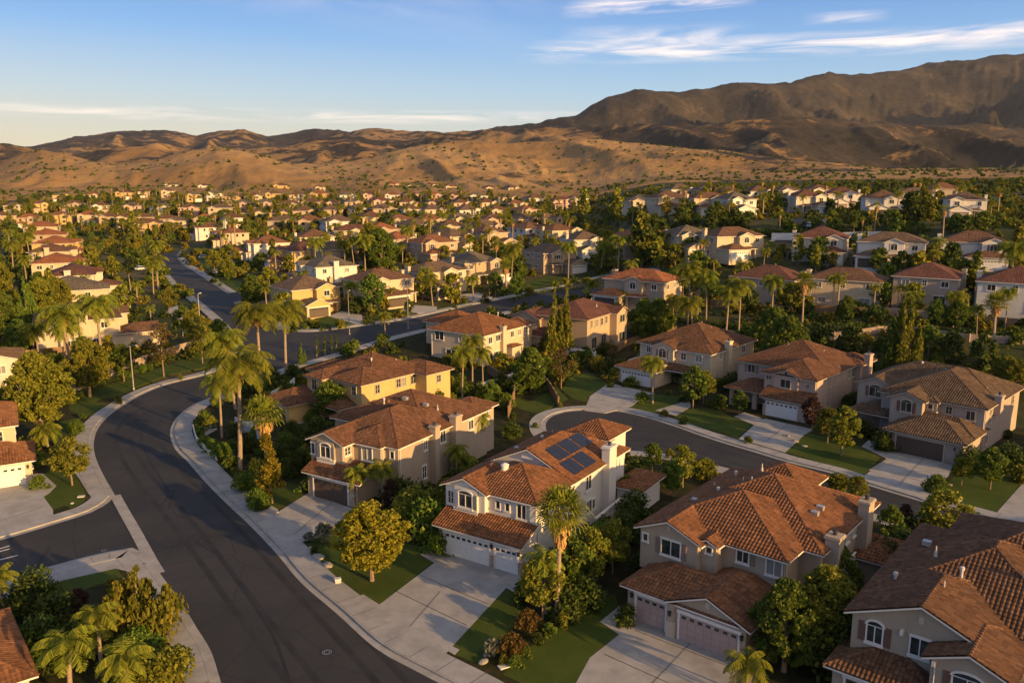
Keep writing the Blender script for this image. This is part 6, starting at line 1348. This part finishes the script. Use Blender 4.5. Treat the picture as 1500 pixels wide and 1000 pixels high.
def merged(name, items, label, cat):
    Vs = []; Ls = []; Ts = []; Ms = []; mats = []; b = 0; cache = {}
    for k in sorted({i[0] for i in items}):
        me = WHOLE[k]; co = np.empty(len(me.vertices) * 3, 'f'); me.vertices.foreach_get('co', co); lv = np.empty(len(me.loops), 'i'); me.loops.foreach_get('vertex_index', lv)
        tt = np.empty(len(me.polygons), 'i'); me.polygons.foreach_get('loop_total', tt); mi = np.empty(len(me.polygons), 'i'); me.polygons.foreach_get('material_index', mi)
        cache[k] = (co.reshape(-1, 3), lv, tt, mi + len(mats)); mats += list(me.materials)
    for k, x, y, z, s, r in items:
        co, lv, tt, mi = cache[k]; c, sn = math.cos(r), math.sin(r); Q = np.stack([co[:, 0] * c - co[:, 1] * sn, co[:, 0] * sn + co[:, 1] * c, co[:, 2]], 1) * s + (x, y, z)
        Vs.append(Q); Ls.append(lv + b); Ts.append(tt); Ms.append(mi); b += len(co)
    V = np.concatenate(Vs); L = np.concatenate(Ls); T = np.concatenate(Ts); Mi = np.concatenate(Ms); me = bpy.data.meshes.new(name)
    me.vertices.add(len(V)); me.vertices.foreach_set('co', V.astype('f').ravel()); me.loops.add(len(L)); me.loops.foreach_set('vertex_index', L.astype('i')); me.polygons.add(len(T)); me.polygons.foreach_set('loop_start', (np.cumsum(T) - T).astype('i')); me.polygons.foreach_set('loop_total', T)
    for m_ in mats: me.materials.append(m_)
    me.polygons.foreach_set('material_index', Mi); me.update(calc_edges=True); tag(link(name, me), label, cat, kind='stuff')
merged('garden_greenery', GREEN, 'low shrubs and hedging filling the yards between the houses', 'shrubs')
merged('distant_trees', STUFF, 'trees and palms massed between the most distant rows of houses', 'trees')
# ---------------------------------------------------------------- hedges, walls, fences and street furniture
def hedge(pts, w, hgt, leafm, label, per=55, name='hedge', size=.13):
    L = spline([gp(*p) for p in pts], .9) if len(pts) > 2 else spline([gp(*p) for p in pts], .9)
    C = [(p.x, p.y, float(terr(p.x, p.y)) + hgt * .5) for p in L]; cs, A, B = cloud(C, [max(w, hgt) * .55] * len(C), per, size, hgt / w)
    cs[:, 2] = np.minimum(cs[:, 2], np.repeat([c[2] + hgt * .52 for c in C], per)); return tag(link(name, quads_mesh('hedge', cs, A, B, [leafm])), label, 'hedge')
def fence(pts, hgt, mat, name, label, cat, posts=True, base=0, th=.12):
    L = [gp(*p) for p in pts]; D = spline(L, 2.4); r = link(name, None, None, (D[0].x, D[0].y, float(terr(D[0].x, D[0].y)))); tag(r, label, cat); O = r.location.copy(); mb = MB(); pb = MB()
    for p, q in zip(D[:-1], D[1:]):
        d = (q - p).normalized(); n = Vector((-d.y, d.x)) * th / 2; zp, zq = float(terr(p.x, p.y)) - .1, float(terr(q.x, q.y)) - .1
        V = [(p.x + n.x, p.y + n.y, zp), (p.x - n.x, p.y - n.y, zp), (q.x - n.x, q.y - n.y, zq), (q.x + n.x, q.y + n.y, zq)]; V += [(a, b, c + hgt + .1) for a, b, c in V]
        V = [Vector(v) - O for v in V]; mb.faces(V, [(4, 5, 6, 7), (0, 4, 7, 3), (1, 2, 6, 5), (0, 1, 5, 4), (2, 3, 7, 6)])
    mb.obj('panel', [mat], r)
    if posts:
        for p in D:
            z = float(terr(p.x, p.y)); m_ = MB(); m_.box(p.x - .12 - O.x, p.x + .12 - O.x, p.y - .12 - O.y, p.y + .12 - O.y, z - .1 - O.z, z + hgt + .12 - O.z); m_.obj('post', [mat], r)
    return r
hedge([(112, 585), (160, 562), (230, 535), (300, 512)], 1.4, 1.1, 'leaf_dark', 'long dark hedge behind the outer verge of the street bend')
fence([(105, 578), (160, 553), (225, 528), (300, 503), (330, 492)], 1.5, 'block_wall', 'garden_wall', 'low tan block wall behind the hedge on the outer side of the bend', 'wall')
hedge([(287, 622), (292, 640), (303, 655), (316, 662)], .8, .9, 'leaf_green', 'clipped green hedge on the curved retaining wall inside the bend')
fence([(283, 628), (288, 646), (300, 660), (318, 676)], .7, 'white_wall', 'retaining_wall', 'low pale curved wall inside the street bend', 'wall', False)
fence([(398, 590), (425, 575), (432, 568)], 1.8, 'white_wall', 'garden_wall', 'pale wall left of the golden house garage', 'wall', False)
fence([(345, 625), (372, 640), (385, 655)], 1.5, 'white_wall', 'garden_gate_wall', 'pale gate wall behind the bend palms', 'wall', False)
fence([(735, 585), (752, 575), (716, 548)][::-1][:2] + [(745, 612)], 1.8, 'wood_fence', 'wooden_fence', 'brown board fence between the orange roof house and the bulb lawn', 'fence')
fence([(818, 596), (806, 575), (788, 548)], 1.6, 'wood_fence', 'wooden_fence', 'dark short fence on the slope beside the bulb lawn', 'fence')
fence([(700, 572), (735, 562), (780, 545), (795, 538)], 1.2, 'white_wall', 'garden_wall', 'pale wall in front of the orange roof house', 'wall')
fence([(800, 518), (825, 520), (850, 524), (872, 528)], 1.7, 'white_wall', 'garden_wall', 'white garden wall under the twin cypress', 'wall')
fence([(905, 516), (925, 505), (950, 497), (990, 488)], 1.5, 'wood_fence', 'wooden_fence', 'sunlit wooden fence left of the cream cul-de-sac house', 'fence')
fence([(572, 748), (600, 758), (625, 775)], 1.7, 'block_wall', 'garden_wall', 'brown block wall between the beige and solar houses', 'wall', False)
fence([(1060, 492), (1160, 500), (1260, 492), (1330, 488), (1420, 500), (1530, 505)], 1.3, 'block_wall', 'garden_wall', 'long tan wall on top of the dark planted bank', 'wall')
fence([(1130, 352), (1200, 352), (1290, 350)], 2.2, 'white_wall', 'garden_wall', 'long white wall beneath the upper right houses', 'wall', False)
hedge([(985, 470), (1060, 482), (1160, 487), (1260, 484)], 1.6, 1.8, 'leaf_dark', 'long dark hedge behind the wall above the bank', 40, size=.25)
hedge([(1260, 486), (1400, 492), (1530, 500)], 1.6, 1.4, 'leaf_dark', 'dark hedge at the right end above the bank', 40, size=.25)
hedge([(1000, 343), (1100, 346), (1200, 347)], 2.5, 2.2, 'leaf_dark', 'dark hedge on the slope below the hillfoot houses', 40, size=.5)
hedge([(750, 440), (800, 428), (900, 414)], .9, .8, 'leaf_green', 'low hedge along the middle street verge', 30, size=.2)
# balustrade beside the solar house
r = link('balustrade', None, None, gp(872, 785)); r['label'] = 'white balustrade beside the right wall of the solar house'; r['category'] = 'railing'
A_, B_ = gp(872, 785), gp(922, 742); d = B_ - A_; L_ = d.length; d.normalize(); n_ = Vector((-d.y, d.x, 0))
def obox(mb, O, d, n, u0, u1, w0, w1, z0, z1):
    V = [O + d * u + n * w + UP * z for z in (z0, z1) for u, w in ((u0, w0), (u1, w0), (u1, w1), (u0, w1))]; mb.faces(V, [(0, 3, 2, 1), (4, 5, 6, 7), (0, 1, 5, 4), (1, 2, 6, 5), (2, 3, 7, 6), (3, 0, 4, 7)])
Z0 = Vector((0, 0, 0)); mb = MB(); obox(mb, Z0, d, n_, 0, L_, -.14, .14, 1.75, 1.92); mb.obj('top_rail', ['white_trim'], r); mb = MB(); obox(mb, Z0, d, n_, 0, L_, -.12, .12, 0, .9); mb.obj('low_wall', ['white_wall'], r)
for k in range(int(L_ / .45)): mb = MB(); mb.tube([Z0 + d * (.2 + k * .45) + UP * z for z in (.9, 1.05, 1.35, 1.75)], [.06, .1, .05, .07], 7); mb.obj('baluster', ['white_trim'], r)
def lamppost(x, y, top, label, arm=1.6, a=0.):
    p = gp(x, y); h = height_at(p, top); r = link('street_lamp', None, None, p); r.rotation_euler = (0, 0, a); tag(r, label, 'street lamp')
    mb = MB(); mb.tube([(0, 0, 0), (0, 0, h * .5), (0, 0, h)], [.11, .09, .06], 8); mb.tube([(0, 0, 0), (0, 0, .35)], [.2, .18], 8); mb.obj('post', ['pole_metal'], r)
    mb = MB(); mb.tube([(0, 0, h - .1), (arm * .5, 0, h + .15), (arm, 0, h + .2)], [.045, .04, .035], 6); mb.obj('arm', ['pole_metal'], r)
    mb = MB(); mb.tube([(arm - .1, 0, h + .2), (arm + .2, 0, h + .2), (arm + .6, 0, h + .16)], [.06, .14, .07], 8); mb.obj('lamp_head', ['pipe_white'], r)
lamppost(196, 571, 506, 'grey street lamp on the outer verge of the street bend', a=-.6); lamppost(512, 490, 425, 'street lamp post in front of the middle street corner', a=-1.2); lamppost(598, 482, 412, 'dark street lamp before the middle street driveways', a=-1.); lamppost(293, 475, 431, 'short brown post beside the rising street', arm=.4, a=1.)
def stone(x, y, s, label, mat='rock', sq=(1, .7, .35)):
    mb = MB(); p = gp(x, y); r_ = random.Random(int(x * 7 + y)); V = []
    for k in range(14):
        v = Vector((r_.gauss(0, 1), r_.gauss(0, 1), r_.gauss(0, 1))).normalized(); V.append(v)
    import bmesh
    bm = bmesh.new(); bmesh.ops.create_icosphere(bm, subdivisions=2, radius=1)
    for v in bm.verts: v.co *= 1 + .18 * mnoise.noise(v.co * 1.7 + Vector((x, y, 0))); v.co = Vector((v.co.x * sq[0], v.co.y * sq[1], v.co.z * sq[2])) * s
    me = bpy.data.meshes.new('rock'); bm.to_mesh(me); bm.free(); me.materials.append(MATS[mat]); o = link('rock', me, None, (p.x, p.y, p.z + .2)); o.rotation_euler = (0, 0, r_.random() * 6); tag(o, label, 'rock')
for x, y, s, l in ((466, 818, .7, 'pale flat rock on the lawn beside the sidewalk, upper of two'), (480, 830, .6, 'pale flat rock on the lawn beside the sidewalk, lower of two'), (455, 805, .4, 'small grey rock near the grey shrub'), (708, 972, .45, 'long flat rock at the corner of the flower bed'), (712, 962, .3, 'smaller rock behind the long flat rock'), (1165, 648, .5, 'grey rock on the lawn right of the white garage'), (1178, 655, .45, 'pale rock near the far street kerb'), (1154, 640, .4, 'small pale rock at the driveway edge'), (1390, 712, .35, 'small rock right of the dark garage driveway'), (1404, 735, .35, 'small rock by the far sidewalk')): stone(x, y, s, l)
def boxthing(x, y, w, d_, hgt, mat, name, label, cat, a=0., lid=None):
    p = gp(x, y); mb = MB(); mb.box(-w / 2, w / 2, -d_ / 2, d_ / 2, 0, hgt)
    if lid: mb.box(-w / 2 - .04, w / 2 + .04, -d_ / 2 - .04, d_ / 2 + .04, hgt, hgt + .06, 1)
    o = mb.obj(name, [mat] + ([lid] if lid else []), None, (p.x, p.y, p.z + .13)); o.rotation_euler = (0, 0, a); tag(o, label, cat)
boxthing(739, 978, .9, .55, .08, 'white_trim', 'utility_box', 'pale green utility lid between the bed and the right lawn', 'utility box', .5); boxthing(495, 855, .5, .35, .35, 'pipe_white', 'utility_box', 'small white box on the sidewalk edge of the tree lawn', 'utility box', .4, 'white_trim'); boxthing(401, 752, .9, .6, .08, 'metal_vent', 'utility_box', 'dark meter lid in the small paved square by the brown garage driveway', 'utility box', .6)
boxthing(119, 729, .7, .45, .12, 'pipe_white', 'utility_box', 'white lid on the corner lawn at the side street', 'utility box', .2); boxthing(106, 739, .25, .25, .12, 'pipe_white', 'utility_box', 'tiny white lid on the corner lawn, lower one', 'utility box')
def bin_(x, y, label, a):
    p = gp(x, y); r = link('wheelie_bin', None, None, (p.x, p.y, p.z + .13)); r.rotation_euler = (0, 0, a); tag(r, label, 'bin')
    mb = MB(); V = [(sx * (.24 + .06 * z), sy * (.28 + .06 * z), z * 1.0 + .08) for z in (0, 1) for sx, sy in ((-1, -1), (1, -1), (1, 1), (-1, 1))]; mb.faces(V, [(0, 3, 2, 1), (4, 5, 6, 7), (0, 1, 5, 4), (1, 2, 6, 5), (2, 3, 7, 6), (3, 0, 4, 7)]); mb.obj('body', ['bin_blue'], r)
    mb = MB(); mb.faces([(-.33, -.38, 1.09), (.33, -.38, 1.09), (.33, .38, 1.14), (-.33, .38, 1.14), (-.33, -.38, 1.14), (.33, -.38, 1.14), (.33, .38, 1.2), (-.33, .38, 1.2)], [(0, 3, 2, 1), (4, 5, 6, 7), (0, 1, 5, 4), (1, 2, 6, 5), (2, 3, 7, 6), (3, 0, 4, 7)]); mb.obj('lid', ['plastic_black'], r)
    for s in (-1, 1): mb = MB(); mb.tube([(s * .2, .3, .12), (s * .28, .3, .12)], [.12, .12], 10); mb.obj('wheel', ['plastic_black'], r)
bin_(631, 796, 'dark blue wheeled bin beside the left end of the solar house garage', -.55); bin_(926, 748, 'dark wheeled bin at the rear corner of the solar house', .3)
p = gp(765, 876); mb = MB(); mb.tube([(0, 0, 0), (0, 0, .35), (0, 0, .6)], [.28, .42, .36], 12); r = link('plant_pot', None, None, (p.x, p.y, p.z + .14)); tag(r, 'round dark plant pot by the walkway right of the solar house garage', 'plant pot'); mb.obj('pot', ['plastic_black'], r)
cs, A, B = cloud([(0, 0, .95)], [.5], 160, .1); link('plant', quads_mesh('pot_plant', cs, A, B, ['leaf_dark']), r)
def car(x, y, a, col, label):
    p = gp(x, y); m_ = 'car_' + col
    if m_ not in MATS: plain(m_, dict(white=(.6, .6, .6), silver=(.3, .31, .32), black=(.02, .02, .022), red=(.25, .03, .02), blue=(.04, .07, .14))[col], .3, .03, 1.)
    r = link('parked_car', None, None, (p.x, p.y, p.z + .1)); r.rotation_euler = (0, 0, a); tag(r, label, 'car', 'parked cars')
    def loft(mb, secs):
        V = [v for s_ in secs for v in s_]; n = len(secs[0]); mb.faces(V, [(i * n + k, i * n + (k + 1) % n, (i + 1) * n + (k + 1) % n, (i + 1) * n + k) for i in range(len(secs) - 1) for k in range(n)] + [tuple(range(n - 1, -1, -1)), tuple(range((len(secs) - 1) * n, len(secs) * n))])
    def sec(x_, w, z0, z1, b=.12): return [(x_, -w + b, z0), (x_, -w, z0 + b), (x_, -w, z1 - b), (x_, -w + b, z1), (x_, w - b, z1), (x_, w, z1 - b), (x_, w, z0 + b), (x_, w - b, z0)]
    mb = MB(); loft(mb, [sec(-2.3, .75, .4, .8), sec(-2.15, .88, .3, .98), sec(-1.2, .92, .28, 1.02), sec(.9, .92, .28, 1.0), sec(2.0, .88, .3, .85), sec(2.3, .74, .36, .7)]); mb.smooth = False; mb.obj('body', [m_], r)
    mb = MB(); loft(mb, [sec(-2.0, .72, .95, 1.05, .04), sec(-1.5, .68, .95, 1.5, .08), sec(-.2, .70, .95, 1.56, .08), sec(.5, .68, .95, 1.48, .08), sec(1.25, .76, .93, 1.02, .04)]); mb.obj('windows', ['glass'], r)
    mb = MB(); loft(mb, [sec(-1.5, .66, 1.46, 1.54, .03), sec(-.2, .69, 1.52, 1.62, .03), sec(.45, .66, 1.44, 1.53, .03)]); mb.obj('roof', [m_], r)
    for sx in (-1.45, 1.45):
        for sy in (-1, 1): mb = MB(); mb.tube([(sx, sy * .72, .33), (sx, sy * .93, .33)], [.33, .33], 12); w = mb.obj('wheel', ['plastic_black'], r); m2 = MB(); m2.tube([(sx, sy * .92, .33), (sx, sy * .945, .33)], [.19, .17], 10); m2.obj('rim', ['metal_vent'], w)
road2 = [(1180, 322), (1186, 332), (1178, 342), (1160, 352), (1146, 362)]; L = spline([gp(*p) for p in road2], 2.); mb = MB(); ribbon(mb, offset(L, 4.5), offset(L, -4.5), .06); o = mb.obj('road', ['asphalt']); o['kind'] = 'structure'
for q in (-4.6, 4.6): mb = MB(); ribbon(mb, offset(L, q), offset(L, q + (1.5 if q > 0 else -1.5)), .14); o = mb.obj('sidewalk', ['concrete_pale']); o['kind'] = 'structure'
for a_ in ((1183, 334, 1.9, 'white', 'white car on the short sloping street below the upper houses'), (207, 396, 1.2, 'white', 'white car in a driveway left of the rising street'), (318, 402, .3, 'silver', 'silver car by the kerb right of the rising street'), (1215, 395, .6, 'black', 'black car beside the right middle row'), (300, 379, .4, 'silver', 'silver car further up, right of the rising street'), (1000, 396, .5, 'white', 'white car on the drive before the right middle row')): car(*a_)
# yard walls behind the repeated houses of the middle distance
for ob, c, W_, D_ in HOUSES:
    if not (120 < c.y < 270): continue
    r = ob.rotation_euler.z; e = Vector((math.cos(r), math.sin(r))); n = Vector((-e.y, e.x)); o_ = ob.location.xy; P4 = [o_ - e * 1.6 + n * 5, o_ - e * 1.9 + n * (D_ + 6.5), o_ + e * (W_ + 1.9) + n * (D_ + 6.5), o_ + e * (W_ + 1.6) + n * 5]
    rt = link('yard_wall', None, None, (P4[0].x, P4[0].y, float(terr(*P4[0])))); tag(rt, 'low tan yard wall around the back of the ' + SHORT[ob.name], 'wall', 'yard walls'); mb = MB(); O = rt.location
    for p_, q_ in zip(P4[:-1], P4[1:]):
        m_ = max(2, int((q_ - p_).length / 3)); d_ = (q_ - p_).normalized(); nn = Vector((-d_.y, d_.x)) * .09
        for k_ in range(m_):
            a_, b_ = p_.lerp(q_, k_ / m_), p_.lerp(q_, (k_ + 1) / m_); za, zb = float(terr(*a_)) - .2, float(terr(*b_)) - .2
            V = [(a_.x + nn.x, a_.y + nn.y, za), (a_.x - nn.x, a_.y - nn.y, za), (b_.x - nn.x, b_.y - nn.y, zb), (b_.x + nn.x, b_.y + nn.y, zb)]; V += [(x_, y_, z_ + 1.9) for x_, y_, z_ in V]
            mb.faces([Vector(v) - O for v in V], [(4, 5, 6, 7), (0, 4, 7, 3), (1, 2, 6, 5), (0, 1, 5, 4), (2, 3, 7, 6)])
    mb.obj('panel', ['block_wall' if hr.random() < .5 else 'wood_fence'], rt)
# ---------------------------------------------------------------- labels of everything placed by the loops
ADJ = dict(far_round='leafy green tree', far_olive='olive green tree', far_gold='golden-lit leafy tree', far_dark='dark dense tree', far_tall='tall narrow tree', far_queen='feathery palm', far_queen_low='short feathery palm', far_fan='thin fan palm', queen_tall='tall queen palm', queen_mid='queen palm', queen_small='small queen palm', queen_low='low palm', areca='clumping palm', fan_tall='tall fan palm', fan_mid='fan palm', cypress_tall='tall pointed cypress', juniper='pointed cypress', bushy='round bush', cypress_thin='slim cypress', street_gold='golden tree', street_green='yellow-green tree', broad_big='big leafy tree', broad_dark='big green tree', broad_small='small green tree', olive_small='small olive tree', plum='maroon-leaved tree', rust_tree='golden slender tree', thin_tree='sparse brownish tree', eucalypt='tall tree', shrub_green='round green shrub', shrub_olive='olive shrub', shrub_rust='rust shrub', shrub_grey='grey shrub', shrub_dark='dark shrub', shrub_big='large green shrub', shrub_bigolive='large olive shrub', shrub_bigdark='large dark shrub')
LM_ = [(bpy.data.objects[n], s) for n, s in SHORT.items() if 'beyond' not in s]
bpy.context.view_layer.update()
cen = []
for o, s in LM_:
    c = next((c for ob, c, _, _ in HOUSES if ob == o), None)
    if c is None: c = o.matrix_world @ Vector((5, 9, 0))
    cen.append(Vector((c.x, c.y)))
cx = np.array([(c.x, c.y) for c in cen]); bins = {}
for o, k in PLACED:
    if 'label' in o: continue
    p = np.array(o.location[:2]); i = int(np.argmin(((cx - p) ** 2).sum(1))); hx, hy = proj((cx[i][0], cx[i][1], terr(*cx[i]))); ox, oy = proj(o.location); w = 7 * F_PX / max(20, cx[i][1])
    side = 'left of' if ox < hx - w else 'right of' if ox > hx + w else 'before' if oy > hy else 'behind'
    bins.setdefault((k, side, i), []).append((ox, o))
for (k, side, i), L in bins.items():
    L.sort(key=lambda t: t[0]); n = len(L)
    for j, (_, o) in enumerate(L):
        pre = '' if n == 1 else ('leftmost of two: ', 'rightmost of two: ')[j] if n == 2 else '%s of %s: ' % (ORD[j + 1], ('', '', '', 'three', 'four', 'five', 'six', 'seven', 'eight', 'nine', 'ten', 'eleven', 'twelve')[min(n, 12)])
        o['label'] = pre + ADJ[k] + ' ' + side + ' the ' + LM_[i][1]; o['group'] = {'q': 'palms', 'f': 'trees'}.get(k[0], 'plants') + ' around the houses' if not k.startswith('far_queen') else 'palms around the houses'
for o in bpy.data.objects:      # drop numbered prototype names of the parts that were built singly
    pass
for o in bpy.data.objects:
    if 'label' in o and len(o['label'].split()) > 16: print('LONG', o.name, o['label'])

# ---------------------------------------------------------------- the evening air
mb = MB(); mb.box(-8200, 8200, -320, 9800, -2.5, 640); hz = mb.obj('haze', []); hz['kind'] = 'stuff'; hz['label'] = 'thin evening haze over the valley and the hills'
m, nt = newmat('haze'); pv = N(nt, 'ShaderNodeVolumePrincipled', {'Color': (.80, .86, .95, 1), 'Density': .00002, 'Anisotropy': .2}); ou = N(nt, 'ShaderNodeOutputMaterial'); nt.links.new(pv.outputs[0], ou.inputs['Volume']); hz.data.materials.append(m)
